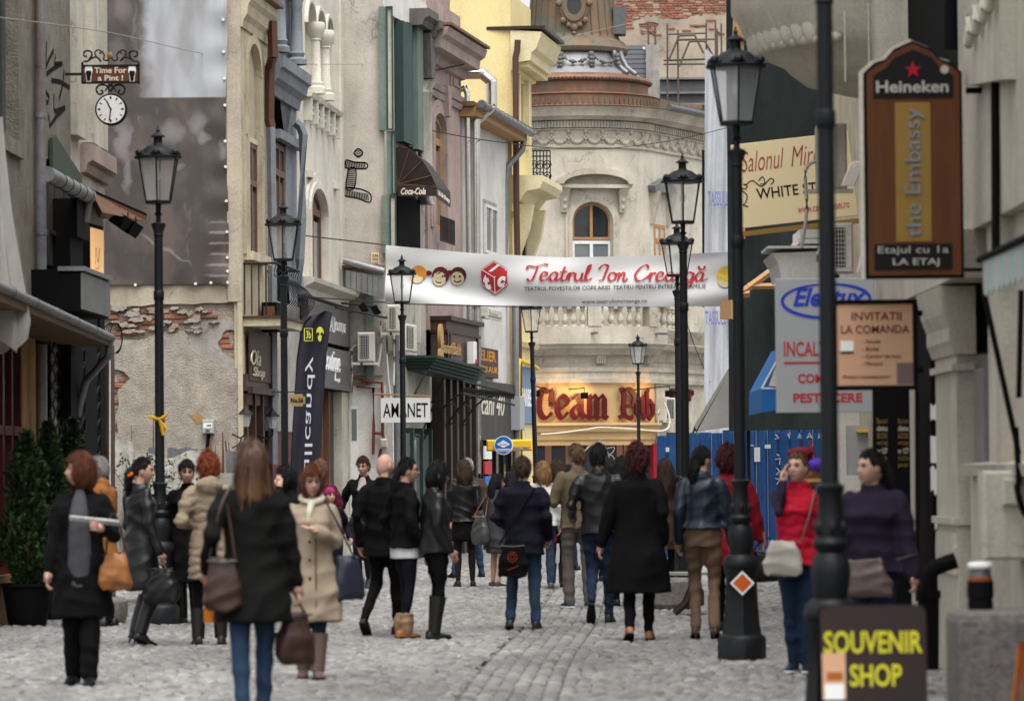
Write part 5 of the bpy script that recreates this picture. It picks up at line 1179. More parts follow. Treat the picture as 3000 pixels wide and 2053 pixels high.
# corner balcony with scroll railing
ib = thing('iron_balcony','black scrolled iron balcony railing on the yellow house corner','balcony',fY.w(fY.L,-.5,zk + .24))
B0,B1 = pt(1566,460,83.6),pt(1612,460,83.6); f5 = Fac((B0.x - .1,83.7),(B1.x,83.7)); zA,zB = zat(540,83.7,1590),zat(442,83.7,1590)
f5.mb().box(-.4,f5.L + .1,-.05,.9,zA - .25,zA - .02).build('slab','yellow_trim',ib)
for x in [f5.L * k / 6 for k in range(7)]:
 mb = f5.mb(); mb.tube([(x,0,zA),(x,0,zB)],.012,4); mb.build('bar','iron',ib)
for z in (zA + .02,zB,zB - .12): mb = f5.mb(); mb.tube([(-.2,0,z),(f5.L,0,z)],.016,5); mb.build('rail','iron',ib)
for k in range(3):
 for j in range(2):
  cx_,cz_ = f5.L * (k + .5) / 3,zA + .16 + j * .25; mb = f5.mb(); mb.tube([(cx_ + .1 * math.cos(t) * (1 - t / 14),-.02,cz_ + .12 * math.sin(t) * (1 - t / 14)) for t in [i * .6 for i in range(17)]],.012,4); mb.build('scroll','iron',ib)
# ================================================================ ROUND CORNER HOUSE WITH THE PUB
TC = Vector((1.78,107.4)); TR = 2.3; AE = R(65)
def tp(a,r): return (TC.x + r * math.sin(a),TC.y - r * math.cos(a))
dw = Vector((math.cos(AE),math.sin(AE))); P65 = Vector(tp(AE,TR)); WL = 4.1
def tpath(a0=R(-75),a1=AE,wing=True,n=34,r=TR):
 p = [tp(a0 + (a1 - a0) * k / n,r) for k in range(n + 1)]
 if wing: e = Vector(tp(a1,r)) + dw * WL; p.append((e.x,e.y))
 return p
zT = lambda v: zat(v,105.1,1690)
hT = thing('round_corner_house','old cream round-cornered house with balustraded balcony and copper tower','house',(TC.x,TC.y,0))
def band_(name,prof,m_,par=hT,**k): mb = MB(); mb.sweep(prof,tpath(**k)); return mb.build(name,m_,par,35)
def au(u,r=TR):      # angle on the drum seen at image column u
 lo,hi = R(-85),R(85)
 for _ in range(40):
  mid = (lo + hi) / 2; x,y = tp(mid,r)
  if 1500 + F * x / y < u: lo = mid
  else: hi = mid
 return lo
# first-floor wall with the arched window cut out
z0w,z1w = zT(960),zT(425); a1,a2 = au(1680),au(1797); ac_ = (a1 + a2) / 2; zsp,zap,zsl = zT(648),zT(592),zT(905)
vs,fs = [],[]; cols = sorted(set([R(-75) + (AE - R(-75)) * k / 60 for k in range(61)] + [a1 + (a2 - a1) * k / 16 for k in range(17)]))
def topz(a):
 t = (a - ac_) / ((a2 - a1) / 2); return zsp + (zap - zsp) * math.sqrt(max(0,1 - t * t))
mb = MB()
for a,b in zip(cols[:-1],cols[1:]):
 pa,pb = tp(a,TR),tp(b,TR)
 if a >= a1 - 1e-6 and b <= a2 + 1e-6:
  segs = [((z0w,z0w),(zsl,zsl)),((topz(a),topz(b)),(z1w,z1w))]
  qa,qb = tp(a,TR - .3),tp(b,TR - .3)
  mb.add([(*pa,topz(a)),(*pb,topz(b)),(*qb,topz(b)),(*qa,topz(a))],[(0,1,2,3)])
 else: segs = [((z0w,z0w),(z1w,z1w))]
 for (la,lb),(ua,ub) in segs: mb.add([(*pa,la),(*pb,lb),(*pb,ub),(*pa,ua)],[(0,1,2,3)])
for a in (a1,a2): mb.add([(*tp(a,TR),zsl),(*tp(a,TR - .3),zsl),(*tp(a,TR - .3),zsp),(*tp(a,TR),zsp)],[(0,1,2,3)])
e = P65 + dw * WL; mb.add([(*P65,z0w),(*e,z0w),(*e,z1w),(*P65,z1w)],[(0,1,2,3)])
mb.build('upper_wall','old_cream_b',hT)
A_,B_ = Vector(tp(a1,TR)),Vector(tp(a2,TR)); fV = Fac(A_,B_); wl = fV.L
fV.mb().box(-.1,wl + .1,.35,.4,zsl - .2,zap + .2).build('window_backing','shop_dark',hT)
window(fV,hT,.0,wl,zT(702),zsp,.12,'oak','glass_dark',2,None,.08,zap - zsp)
window(fV,hT,.0,wl,zsl,zT(704),.13,'white_pvc','glass_pale',2,None,.09)
def TQ(u,v,y=0): return fV.px(u,v,y)
for d,y_ in ((.20,.05),(.11,.08)):
 o = arc(wl / 2,zsp,wl / 2 + d,zap - zsp + d,0,PI); i_ = arc(wl / 2,zsp,wl / 2 + d - .1,zap - zsp + d - .1,0,PI)
 fV.mb().prism(band([(wl + d,zsl)] + o + [(-d,zsl)],[(wl + d - .1,zsl)] + i_ + [(-d + .1,zsl)]),-y_,.02).build('arch_moulding','old_cream',hT)
hL,hR = TQ(1632,535,-.3)[0],TQ(1858,535,-.3)[0]; hc = (hL + hR) / 2; hw = (hR - hL) / 2; zb = TQ(1740,540,-.3)[1]; zt = TQ(1740,492,-.3)[1]
fV.mb().prism(band(arc(hc,zb,hw,zt - zb,0,PI),arc(hc,zb,hw - .17,zt - zb - .17,0,PI)),-.42,.15).build('window_hood','old_cream',hT)
fV.mb().prism(arc(hc,zb + .02,hw - .17,zt - zb - .17,0,PI),-.12,.15).build('hood_tympanum','old_cream',hT)
fV.mb().box(hL + .06,hR - .06,-.32,.15,zb - .10,zb).build('hood_shelf','old_cream',hT)
for x in (hL + .17,hR - .36):
 mb = fV.mb(); mb.loft([[(x,.1,zb - .75),(x + .18,.1,zb - .75),(x + .18,-.06,zb - .75),(x,-.06,zb - .75)],[(x,.1,zb - .5),(x + .18,.1,zb - .5),(x + .18,-.1,zb - .5),(x,-.1,zb - .5)],[(x - .02,.1,zb - .3),(x + .2,.1,zb - .3),(x + .2,-.16,zb - .3),(x - .02,-.16,zb - .3)],[(x - .03,.1,zb - .11),(x + .21,.1,zb - .11),(x + .21,-.28,zb - .11),(x - .03,-.28,zb - .11)]]); mb.build('console','old_cream',hT)
 for k in range(3): mb = MB(fV.M); mb.ball((x + .09,-.14 + k * .03,zb - .22 - k * .2),.08 - k * .012,.05,.07); mb.build('console_leaf','old_cream',hT,60)
fT = Fac(P65,P65 + dw * WL)       # the straight wing
for s_ in (.25,):
 window(fT,hT,s_,s_ + .8,zsl,zsp,-.02,'oak','glass_dark',2,zT(702),.09)
 fT.mb().prism([(s_ - .35,zb - .1),(s_ + 1.15,zb - .1),(s_ + 1.2,zb + .05),(s_ + .4,zb + .3),(s_ - .4,zb + .05)],-.22,0).build('window_hood','zinc',hT)
 for x in (s_ - .25,s_ + .9): fT.mb().loft([[(x,0,zb - 1),(x + .14,0,zb - 1),(x + .14,-.08,zb - 1),(x,-.08,zb - 1)],[(x,0,zb - .1),(x + .14,0,zb - .1),(x + .14,-.3,zb - .1),(x,-.3,zb - .1)]]).build('console','old_cream',hT)
# frieze, dentils, cornice
band_('frieze',[(-.1,zT(432)),(.06,zT(432)),(.06,zT(424)),(.02,zT(422)),(.02,zT(382)),(.07,zT(380)),(.07,zT(376)),(-.1,zT(376))],'old_cream')
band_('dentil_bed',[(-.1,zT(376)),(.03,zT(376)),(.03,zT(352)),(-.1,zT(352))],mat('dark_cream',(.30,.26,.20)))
band_('cornice',[(-.1,zT(352)),(.2,zT(352)),(.24,zT(347)),(.42,zT(342)),(.45,zT(330)),(.52,zT(322)),(.58,zT(316)),(-.1,zT(312))],'old_cream')
dme = MB().box(-.035,.035,-.12,.05,zT(374),zT(355)).mesh('dentil','old_cream')
for k in range(62):
 a = R(-60) + (AE - R(-60)) * k / 61; link('dentil',dme,hT,(*tp(a,TR),0),(0,0,a))
for k in range(26): p = P65 + dw * (.1 + k * .15); link('dentil',dme,hT,(p.x,p.y,0),(0,0,AE))
def garland(fr,c0,c1,parent):
 mb = MB()
 for k in range(9):
  t = k / 8; a,o,z = fr(c0 + (c1 - c0) * t); sag = 4 * t * (1 - t)
  mb.ball((a,o,zT(392) - .24 * sag),.045 + .03 * sag,None,None,6,5)
 for c in (c0,):
  a,o,z = fr(c)
  for dz,r_ in ((.02,.06),(-.08,.05),(-.18,.045),(-.27,.03)): mb.ball((a,o,zT(388) + dz),r_,None,None,6,5)
 return mb.build('garland','old_cream',parent,60)
for k in range(11):
 s0 = R(-62) + (AE - R(-62)) * k / 11; garland(lambda a: (*tp(a,TR + .04),0),s0,s0 + (AE - R(-62)) / 11,hT)
for k in range(6): garland(lambda s: (*(P65 + dw * s + Vector((dw.y,-dw.x)) * .04),0),.05 + k * .66,.66 + k * .66,hT)
# balcony slab, balustrade, mouldings under it
zs0,zs1 = zT(1012),zT(958); RB = .68
band_('balcony_slab',[(-.2,zs0),(RB - .03,zs0),(RB,zs0 + .03),(RB,zs1),(-.2,zs1)],'old_cream',a1=R(58),wing=False)
band_('balcony_soffit',[(-.2,zT(1062)),(.16,zT(1062)),(.2,zT(1045)),(.40,zT(1040)),(.46,zT(1030)),(RB - .1,zT(1022)),(RB - .06,zs0 + .002),(-.2,zs0 + .002)],'old_cream',a1=R(58),wing=False)
band_('architrave',[(-.2,zT(1122)),(.22,zT(1122)),(.24,zT(1108)),(.18,zT(1105)),(.18,zT(1090)),(.24,zT(1088)),(.26,zT(1076)),(.14,zT(1074)),(.14,zT(1061)),(-.2,zT(1061))],'old_cream')
band_('wing_cornice',[(-.1,zT(1060)),(.1,zT(1060)),(.2,zT(1030)),(.5,zT(1024)),(.58,zT(1008)),(-.1,zT(1000))],'old_cream',a0=R(57),n=3)
bm = MB(); hB_ = zT(900) - zs1
bm.lathe([(r,z * hB_) for r,z in ((.075,0),(.075,.06),(.04,.1),(.05,.14),(.095,.26),(.1,.36),(.07,.52),(.04,.68),(.05,.76),(.07,.8),(.05,.86),(.08,.92),(.08,1))],10)
bme = bm.mesh('baluster','old_cream',60)
rB = TR + RB - .12
for (u0,u1,nn) in ((1580,1708,6),(1762,1870,5),(1922,1982,5)):
 x0,x1 = au(u0,rB),au(u1,rB)
 for k in range(nn): a = x0 + (x1 - x0) * k / (nn - 1); link('baluster',bme,hT,(*tp(a,rB),zs1))
for u0,u1 in ((1722,1760),(1894,1918),(1984,1995)):
 a0,a1_ = au(u0,rB),au(u1,rB); mb = MB(); mb.sweep([(-.14,zs1),(.14,zs1),(.14,zs1 + hB_),(-.14,zs1 + hB_)],[tp(a0 + (a1_ - a0) * k / 4,rB) for k in range(5)]); mb.build('balustrade_pier','old_cream',hT)
mb = MB(); mb.sweep([(-.13,zs1 + hB_),(.13,zs1 + hB_),(.15,zs1 + hB_ + .06),(.13,zs1 + hB_ + .15),(-.13,zs1 + hB_ + .15)],[tp(R(-60) + R(120) * k / 30,rB) for k in range(31)]); mb.build('balustrade_rail','cement',hT)
for u in (1733,1922):
 a = au(u,TR + RB); o = Vector(tp(a,TR + RB - .05)); e_ = Vector(tp(a,TR + RB + .28)); MB().tube([(o.x,o.y,zT(978)),(e_.x + .12,e_.y,zT(979))],.035,8).build('rain_spout','zinc',hT,60)
for u in (1765,1915):
 a = au(u,TR + .4); mb = MB(Matrix.Translation((*tp(a,TR),0)) @ Matrix.Rotation(a,4,'Z')); z_ = zT(1030)
 mb.loft([[(-.13,.1,z_ - .32),(.13,.1,z_ - .32),(.13,-.2,z_ - .32),(-.13,-.2,z_ - .32)],[(-.14,.1,z_ - .1),(.14,.1,z_ - .1),(.14,-.36,z_ - .08),(-.14,-.36,z_ - .08)],[(-.2,.1,z_ + .12),(.2,.1,z_ + .12),(.2,-.6,z_ + .12),(-.2,-.6,z_ + .12)]]); mb.build('balcony_bracket','old_cream',hT)
 for k in range(4): mb2 = MB(Matrix.Translation((*tp(a,TR),0)) @ Matrix.Rotation(a,4,'Z')); mb2.box(-.12 + k * .065,-.08 + k * .065,-.3,.0,z_ - .33,z_ - .12); mb2.build('bracket_flute','old_cream',hT)
# copper tower
def drum(name,prof,m_,a0=-180,a1=180,n=48):
 mb = MB(); mb.lathe([(r,zat(v,105.4,1690)) for r,v in prof],n,(TC.x,TC.y),R(a0),R(a1)); return mb.build(name,m_,hT,35)
drum('copper_base',[(2.85,316),(2.7,312),(2.42,311),(2.4,304),(2.4,280),(2.44,276),(2.36,272),(2.1,270)],'copper')
drum('copper_drum',[(2.12,282),(2.1,246),(2.1,230),(2.0,228)],'copper')
drum('copper_torus',[(2.05,238),(2.18,234),(2.22,227),(2.18,220),(2.06,216),(1.9,210)],'copper')
drum('copper_skirt',[(1.92,212),(1.85,204),(1.62,186),(1.48,165),(1.42,145),(1.46,140)],'zinc')
drum('tower_ledge',[(1.42,146),(1.52,140),(1.56,128),(1.5,116),(1.46,106),(1.34,100),(1.28,84)],'copper_green')
drum('tower_shaft',[(1.3,92),(1.24,40),(1.16,-60)],'copper_green')
for k in range(44):
 a = R(-80) + R(160) * k / 43; T = Matrix.Translation((*tp(a,2.4),0)) @ Matrix.Rotation(a,4,'Z')
 za,zb_ = zat(302,105.0,1690),zat(282,105.0,1690); MB(T).prism(arc(0,zb_ - .05,.032,.05,0,PI,5) + [(-.032,za),(.032,za)],-.03,.03).build('flute','copper_green',hT)
for k in range(13):
 a = R(-70) + R(140) * k / 12; T = Matrix.Translation((TC.x,TC.y,0)) @ Matrix.Rotation(a,4,'Z'); MB(T).tube([(0,-1.325,zat(92,105.4,1690)),(0,-1.255,zat(40,105.4,1690)),(0,-1.18,zat(-60,105.4,1690))],.018,5).build('seam','copper_green',hT)
for k in range(60):
 a = R(-85) + R(170) * k / 59; c = tp(a,2.15); mb = MB(Matrix.Translation((*c,zat(227,105.2,1690))) @ Matrix.Rotation(a,4,'Z')); mb.ball((0,0,0),.05,.09,.075,6,5)
 mb.build('torus_leaf','copper',hT,60)
for a,nn in ((R(-28),1),(R(2),1),(R(32),1)):
 mb = MB(Matrix.Translation((*tp(a,1.62),zat(172,105.6,1690))) @ Matrix.Rotation(a,4,'Z') @ Matrix.Rotation(R(-20),4,'X'))
 for k in range(11): t = k / 10 - .5; mb.ball((t * .85,-.03,.12 - .42 * (1 - 4 * t * t) * .5),.05 + .02 * math.sin(k * 2),None,None,6,5)
 for dx in (-.42,.42):
  for dz,r_ in ((.14,.09),(.02,.07),(-.1,.06),(-.2,.04)): mb.ball((dx,-.03,dz),r_,None,None,6,5)
 mb.build('copper_garland','dark_cement',hT,60)
for a in (R(-45),R(48),R(60)):
 P = [Vector((*tp(a,r),zat(v,105.6,1690))) for r,v in ((1.5,142),(1.58,165),(1.72,190),(2.0,212))]
 MB().tube(P,.07,8).build('skirt_rib','zinc',hT,60)
# oculus
T = Matrix.Translation((*tp(R(1),1.25),zat(16,106.1,1693)))
def ring(r0,r1,y0,y1,rz=1.35): return MB(T).prism(band(arc(0,0,r1,r1 * rz,0,2 * PI - .001,28),arc(0,0,r0,r0 * rz,0,2 * PI - .001,28)),y0,y1)
oc = ring(.2,.33,-.14,.1).build('oculus_frame','copper_green',hT,35); MB(T).prism(arc(0,0,.21,.28,0,2 * PI - .1,24),-.04,.05).build('oculus_glass','glass_dark',oc)
ring(.33,.40,-.08,.1).build('oculus_moulding','copper_green',oc,35)
for x,z,r_ in ((-.42,.05,.1),(.42,.05,.1),(-.3,-.42,.1),(.3,-.42,.1),(0,-.62,.12),(0,-.78,.07),(-.15,-.55,.09),(.15,-.55,.09)): mb = MB(T); mb.ball((x,-.06,z),r_,.07,r_); mb.build('oculus_scroll','copper_green',oc,60)
MB().box(tp(R(60),1.3)[0],tp(R(60),1.3)[0] + .35,TC.y - .7,TC.y,zat(100,106.5),zat(20,106.5)).build('dormer_side','zinc_dark',hT)
# gutter and parapet of the wing
e = P65 + dw * WL; nrm = Vector((dw.y,-dw.x)); o1 = P65 + nrm * .6; o2 = e + nrm * .6
tubes(hT,'wing_gutter','zinc_dark',[(o1.x,o1.y,zT(306)),(o2.x,o2.y,zT(306))],.09,10)
for k in range(5):
 a = P65 + dw * (.1 + k * .8) - nrm * .1; b = a + dw * .76; T2 = Fac(a,b); T2.mb().box(0,T2.L,0,.06,zT(312),zT(268)).build('parapet_sheet','copper_green',hT)
# pub storey
pub = thing('corner_pub','ochre pub front with raised dark red gothic letters and timber windows','pub',(*tp(R(0),2.5),0))
def pband(name,prof,m_,a1=R(62)): mb = MB(); mb.sweep(prof,[tp(R(-75) + (a1 - R(-75)) * k / 40,TR) for k in range(41)]); return mb.build(name,m_,pub,35)
pband('sign_wall',[(-.2,zT(1240)),(.14,zT(1240)),(.14,zT(1121)),(-.2,zT(1121))],'pub_wall')
pband('ledge',[(-.2,zT(1288)),(.16,zT(1288)),(.18,zT(1268)),(.26,zT(1264)),(.28,zT(1250)),(.36,zT(1246)),(.36,zT(1238)),(-.2,zT(1238))],'pub_wall')
pband('lintel',[(-.2,zT(1304)),(.12,zT(1304)),(.12,zT(1288)),(-.2,zT(1288))],'pub_wall')
zt_ = zT(1304)
pband('backing',[(-.3,0),(-.05,0),(-.05,zt_),(-.3,zt_)],mat('pub_inside',(.055,.018,.024),rough=.9))
pband('plinth',[(-.2,0),(.14,0),(.14,.55),(-.2,.55)],'pub_wall')
us = [1560,1604,1664,1682,1812,1832,1874,1912]
for i,u in enumerate(us):
 a = au(u,TR + .1); w_ = .09; MB(Matrix.Translation((*tp(a,TR + .06),0)) @ Matrix.Rotation(a,4,'Z')).box(-w_,w_,-.06,.1,.55,zt_).build('window_post','window_wood' if i < 7 else 'pub_wall',pub)
 if i < len(us) - 1:
  b = au(us[i + 1],TR + .1); mb = MB(); mb.sweep([(-.0,.6),(.012,.6),(.012,zt_ - .02),(0,zt_ - .02)],[tp(a + (b - a) * k / 4,TR + .05) for k in range(5)]); mb.build('pane','glass_dark',pub)
mb = MB(); mb.sweep([(-.05,zT(1468)),(.12,zT(1468)),(.12,zT(1458)),(-.05,zT(1458))],[tp(au(1560) + (au(1910) - au(1560)) * k / 20,TR) for k in range(21)]); mb.build('window_rail','window_wood',pub)
a,b = au(1915,TR + .2),au(1945,TR + .25); mb = MB(); mb.sweep([(-.1,0),(.16,0),(.16,zT(1300)),(-.1,zT(1300))],[tp(a,TR),tp((a + b) / 2,TR),tp(b,TR)]); mb.build('red_pillar',mat('pub_red',(.30,.008,.02),rough=.5),pub)
# etched scroll drawing on the middle pane
fZ = Fac((xat(1690,104.9),104.98),(xat(1810,104.9),104.98)); mb = fZ.mb()
dz_ = lambda ps: [fZ.px(*p) for p in crv(ps,5)]
strokes(mb,[dz_([(1718,1310),(1760,1290),(1775,1310),(1785,1340)]),dz_([(1700,1330),(1735,1300),(1765,1285)]),dz_([(1768,1315),(1800,1310),(1788,1330),(1765,1322)]),dz_([(1770,1335),(1795,1335),(1800,1362),(1776,1360)]),dz_([(1780,1362),(1800,1380),(1785,1400),(1805,1410)]),dz_([(1690,1345),(1725,1310),(1755,1290)])],.014,0,.002)
mb.build('etched_drawing',mat('etch',(.5,.48,.46)),pub)
GL = {'T': [crv([(0,.84),(.3,.97),(.65,.9),(1,.97)]),crv([(.4,.93),(.18,.7),(.14,.35),(.32,.08),(.62,.05),(.92,.22)]),crv([(.93,.93),(.85,.65),(.95,.5),(.72,.47)])],
 'e': [crv([(.16,.72),(.14,.3),(.48,.05),(.92,.3)]),crv([(.16,.72),(.5,.97),(.86,.72),(.6,.5),(.25,.42)])],
 'a': [crv([(.15,.8),(.45,.97),(.72,.8),(.74,.25),(.97,.05)]),crv([(.7,.58),(.32,.5),(.14,.25),(.36,.05),(.7,.25)])],
 'm': [[(.05,.88),(.16,.97),(.17,.75),(.17,.2),(.08,.08),(.2,.0),(.3,.1)],[(.2,.8),(.44,.97),(.5,.8),(.5,.2),(.42,.08),(.53,.0),(.63,.1)],[(.55,.8),(.78,.97),(.84,.8),(.84,.2),(.78,.08),(.9,.0),(1,.12)]],
 'P': [crv([(.05,.93),(.25,.97),(.36,.8),(.32,.4),(.36,.14)]),[(0,.05),(.35,.12),(.72,.02),(.82,.12)],crv([(.25,.9),(.62,.98),(.92,.75),(.78,.47),(.42,.42)])],
 'u': [[(.1,.97),(.2,.8),(.2,.25),(.42,.05),(.68,.22)],[(.6,.97),(.72,.8),(.72,.2),(.96,.05)]],
 'b': [[(.45,1.0),(.2,.93),(.22,.15),(.5,.02),(.85,.18),(.85,.46),(.55,.62),(.25,.48)]]}
for ch,u0,u1,vt,vb in (('T',1572,1621,1137,1226),('e',1626,1667,1157,1227),('a',1668,1714,1156,1227),('m',1714,1779,1157,1227),('P',1806,1860,1139,1229),('u',1856,1888,1158,1229),('b',1886,1912,1141,1229)):
 a = au((u0 + u1) / 2,TR + .25); x,y = tp(a,TR + .24); ta = Vector((math.cos(a),math.sin(a))); c = Vector((x,y)); w_ = (u1 - u0) / 107 / max(.35,math.cos(a + .02))
 fl = Fac(c - ta * w_ / 2,c + ta * w_ / 2); h_ = zT(vt) - zT(vb); mb = fl.mb()
 strokes(mb,GL[ch],.165,0,.07,0,w_,h_,0,zT(vb),nib=R(35)); mb.build('sign_letter','letters_red',pub)
# lit sign spotlights
for i,(u0,v0,u1,v1) in enumerate(((1666,1140,1712,1156),(1862,1142,1962,1150),(1600,1140,1570,1150))):
 a = au(u0,TR + .2); o = Vector((*tp(a,TR + .14),zT(v0))); h = pt(u1,v1,104.1 if i < 1 else (105.0 if i == 1 else 104.0))
 s_ = thing('sign_spotlight',('black arm spotlight lighting the middle of the pub sign','black arm spotlight at the far right of the pub sign','black arm spotlight at the hidden left of the pub sign')[i],'spotlight',o,'pub sign spotlights')
 MB().tube([o,h + Vector((0,0,.18))],.018,6).build('arm','iron',s_); MB().tube([h + Vector((0,0,.18)),h],.012,5).build('stem','iron',s_)
 T = Matrix.Translation(h) @ Matrix.Rotation(a,4,'Z'); MB(T).box(-.1,.1,-.05,.08,-.11,.06).build('housing','black_paint',s_); MB(T).box(-.085,.085,.081,.09,-.09,.04).build('lamp_glass','warm_lit',s_)
 ld = bpy.data.lights.new('sign_light','SPOT'); ld.energy = 26; ld.color = (1,.60,.24); ld.spot_size = R(115); ld.spot_blend = .8; ld.shadow_soft_size = .08
 lo = bpy.data.objects.new('sign_light',ld); C.objects.link(lo); lo.parent = s_
 tgt = Vector((*tp(a,TR + .1),zT(1165 if i else 1175))); pos = h + Vector((math.sin(a),-math.cos(a),0)) * -.13; lo.location = pos - LOC[s_.name]; lo.rotation_euler = (tgt - pos).to_track_quat('-Z','Y').to_euler()
fQ = Fac(P65 + nrm * .1,P65 + nrm * .1 + dw * 3)
ac_unit(fQ,1952,1165,1986,1232,-.35,'white air conditioner at the right end of the pub sign')
mb = MB(); pc = [pt(1585,1272,104.5),pt(1640,1268,104.5),pt(1720,1258,104.5),pt(1760,1252,104.5),pt(1850,1256,104.6),pt(1940,1262,105.2),pt(1962,1240,105.4),pt(1955,1200,105.5),pt(1945,1180,105.5)]
mb.tube([Vector(p) for p in crv([tuple(p) for p in pc],4)],.025,6); mb.build('cable','letters_cream',pub,60)
fT.mb().box(0,WL,-.14,.1,0,zT(1120)).build('wing_ground_wall','old_cream',hT)
mb = fT.mb(); a_ = fT.q(1985,1128,2045,1160,-.2); mb.text('SHOP',.9,zT(1172),2.6,zT(1135),-.145,.06,0,0,.02); mb.build('wing_lettering','letters_red',hT)
for s_ in (.7,2.2): fT.mb().box(s_,s_ + 1.1,-.17,-.141,.2,2.6).build('wing_door','dark_brown',hT)
# ================================================================ BEHIND: brick firewall, scaffold, nets
YB = 128.0; fX = Fac((xat(1790,YB),YB),(xat(2350,YB),YB)); X_ = lambda u,v: fX.px(u,v)
bw = thing('brick_firewall','tall firewall of bare red brick and failing plaster behind the scaffold','wall',fX.w(2,0,0))
fX.mb().box(-1,fX.L,.06,.6,0,20).build('core_wall','mortar',bw)
mb = fX.mb(); mb.wall(rough([X_(*p) for p in ((1780,900),(1780,80),(1850,70),(1890,48),(1960,55),(1990,60),(2020,52),(2060,42),(2130,45),(2350,40),(2350,900))],8,.05),[rough([X_(*p) for p in ((1872,70),(1900,64),(1930,70),(1920,100),(1880,108))],3,.03),rough([X_(*p) for p in ((2030,78),(2060,74),(2080,80),(2040,84))],3,.02)],0,.07); mb.build('plaster',mat('wall_beige',(.45,.38,.29),(.36,.30,.23),ns=1,bump=.3,bs=10,streak=.4,scol=(.26,.22,.17)),bw)
lay_bricks(fX,bw,[X_(*p) for p in ((1800,-8),(1800,78),(1890,50),(2060,58),(2150,46),(2150,-8))],.02,.93,.082,285,.01,1.15)
lay_bricks(fX,bw,[X_(*p) for p in ((1872,64),(1930,64),(1925,108),(1875,108))],.03,.9,.082,15,.01,1.15)
for u,v in ((1910,92),(1925,102),(2012,90),(2082,60),(1965,84),(1840,72),(1845,82),(2110,100),(2090,85),(2035,75)):
 link('brick',BR[0],bw,fX.w(X_(u,v)[0],-.03,X_(u,v)[1]),(0,0,0),(1.4,1,1.2))
# concrete block, insulated wall, steel beam
blk = thing('insulated_parapet','grey insulated parapet block with white fixings beside the copper tower','parapet',(xat(1870,112),112,zat(420,112)))
fI = Fac((xat(1820,112),112),(xat(1904,112),112)); za,zb = zat(330,112),zat(134,112)
for k in range(14):
 z = za + (zb - za) * k / 14; fI.mb().box(-.5,fI.L,0,.3,z,z + (zb - za) / 14 - .02).build('panel_strip',mat('insul',(.17,.18,.20),(.15,.16,.18)),blk)
for u,v in ((1887,142),(1895,179)): p = fI.px(u,v); fI.mb().prism(arc(p[0],p[1],.045,.045,0,2 * PI - .3,11),-.02,0).build('fixing','print_white',blk)
MB().box(xat(1904,112),xat(1943,112),111.9,114,zat(420,112),zat(134,112)).build('concrete_end','cement',blk)
bm_ = thing('steel_beam','grey painted steel beam structure on the roof behind the wing','beam',(xat(2000,116),116,zat(400,116)))
for v0,v1,d in ((242,236,.5),(275,245,.2),(283,277,.4),(310,284,.1),(316,310,.4)): MB().box(xat(1944,116),xat(2180,116),116 - d,116.6,zat(v0,116),zat(v1,116)).build('flange' if v0 - v1 < 10 else 'web','zinc',bm_)
MB().box(xat(2030,112),xat(2066,112),112,113,zat(400,112),zat(322,112)).build('chimney_stub','cement',bm_); MB().box(xat(2026,112),xat(2068,112),111.9,113.1,zat(322,112),zat(314,112)).build('chimney_cap','ochre',bm_)
MB().box(xat(1930,116),xat(2180,116),116.6,117,0,zat(316,116)).build('rear_wall','old_cream',bm_)
sca = thing('scaffold','rusty tube scaffold frames rising above the roof line','scaffold',(xat(2000,111),111,zat(320,111)))
def stube(a,b,Y=111,r=.03,m_=None): MB().tube([pt(*a,Y),pt(*b,Y)],r,6).build('tube',m_ or mat('scaffold_tube',(.10,.082,.072),(.16,.10,.07),ns=9,rough=.7),sca)
for u,v0,v1 in ((1955,292,70),(1986,310,88),(2069,200,66),(2096,240,60),(2101,200,92),(2113,165,70),(1899,132,64),(1919,132,74)): stube((u,v1),(u + 1,v0))
for a,b in (((1957,101),(2068,98)),((1988,118),(2097,115)),((1900,92),(1920,104)),((2100,92),(2114,102))): stube(a,b)
for ps in (((1958,180),(1990,105),(2035,103),(2062,158)),((1990,195),(2020,122),(2065,121),(2095,175))):
 for a,b in zip(ps[:-1],ps[1:]): stube(a,b,110.9,.035)
stube((1944,178),(2070,174),111,.03,'green_dark'); stube((1944,189),(2068,188),111,.03)
for k in range(9): v = 470 + k * 45; stube((2062,v),(2074,v + 30),99.5,.03,'iron'); stube((2074,v),(2062,v + 30),99.5,.03,'iron')
for u in (2060,2076): stube((u,440),(u + 2,900),99.5,.04,'iron')
# white debris net
def net(name,lab,quad,Y,m_,nx,nz,fold,cat='net'):
 vs,fs = [],[]; P = [pt(u,v,Y) for u,v in quad]
 for j in range(nz + 1):
  for i in range(nx + 1):
   s,t = i / nx,j / nz; p = (P[0] * (1 - s) + P[1] * s) * (1 - t) + (P[3] * (1 - s) + P[2] * s) * t
   vs.append(tuple(p + Vector((0,fold * (math.sin(s * 17 + 2 * math.sin(t * 5)) + .5 * math.sin(s * 41 + t * 9) + .5 * math.sin(t * 13 + s * 4)),0))))
 for j in range(nz):
  for i in range(nx): k = j * (nx + 1) + i; fs.append((k,k + 1,k + nx + 2,k + nx + 1))
 t = thing(name,lab,cat,P[3]); MB().add(vs,fs).build('sheet',m_,t,70); return t
wn = net('white_net','white scaffold debris net with blue printed words',[(2066,142),(2190,250),(2190,1300),(2062,1300)],99,'net_white',40,60,.06)
fn2 = Fac((xat(2060,98.7),98.7),(xat(2200,98.7),98.7))
for (u0,v0,u1,v1) in ((2074,605,2112,560),(2066,952,2106,910)):
 a_,b_ = fn2.px(u0,v0),fn2.px(u1,v1); mb = fn2.mb(); mb.text('TASSULLO',a_[0],a_[1],b_[0] + .3,b_[1],0,.004,0,0,.02); mb.build('print',mat('net_print',(.16,.18,.36)),wn)
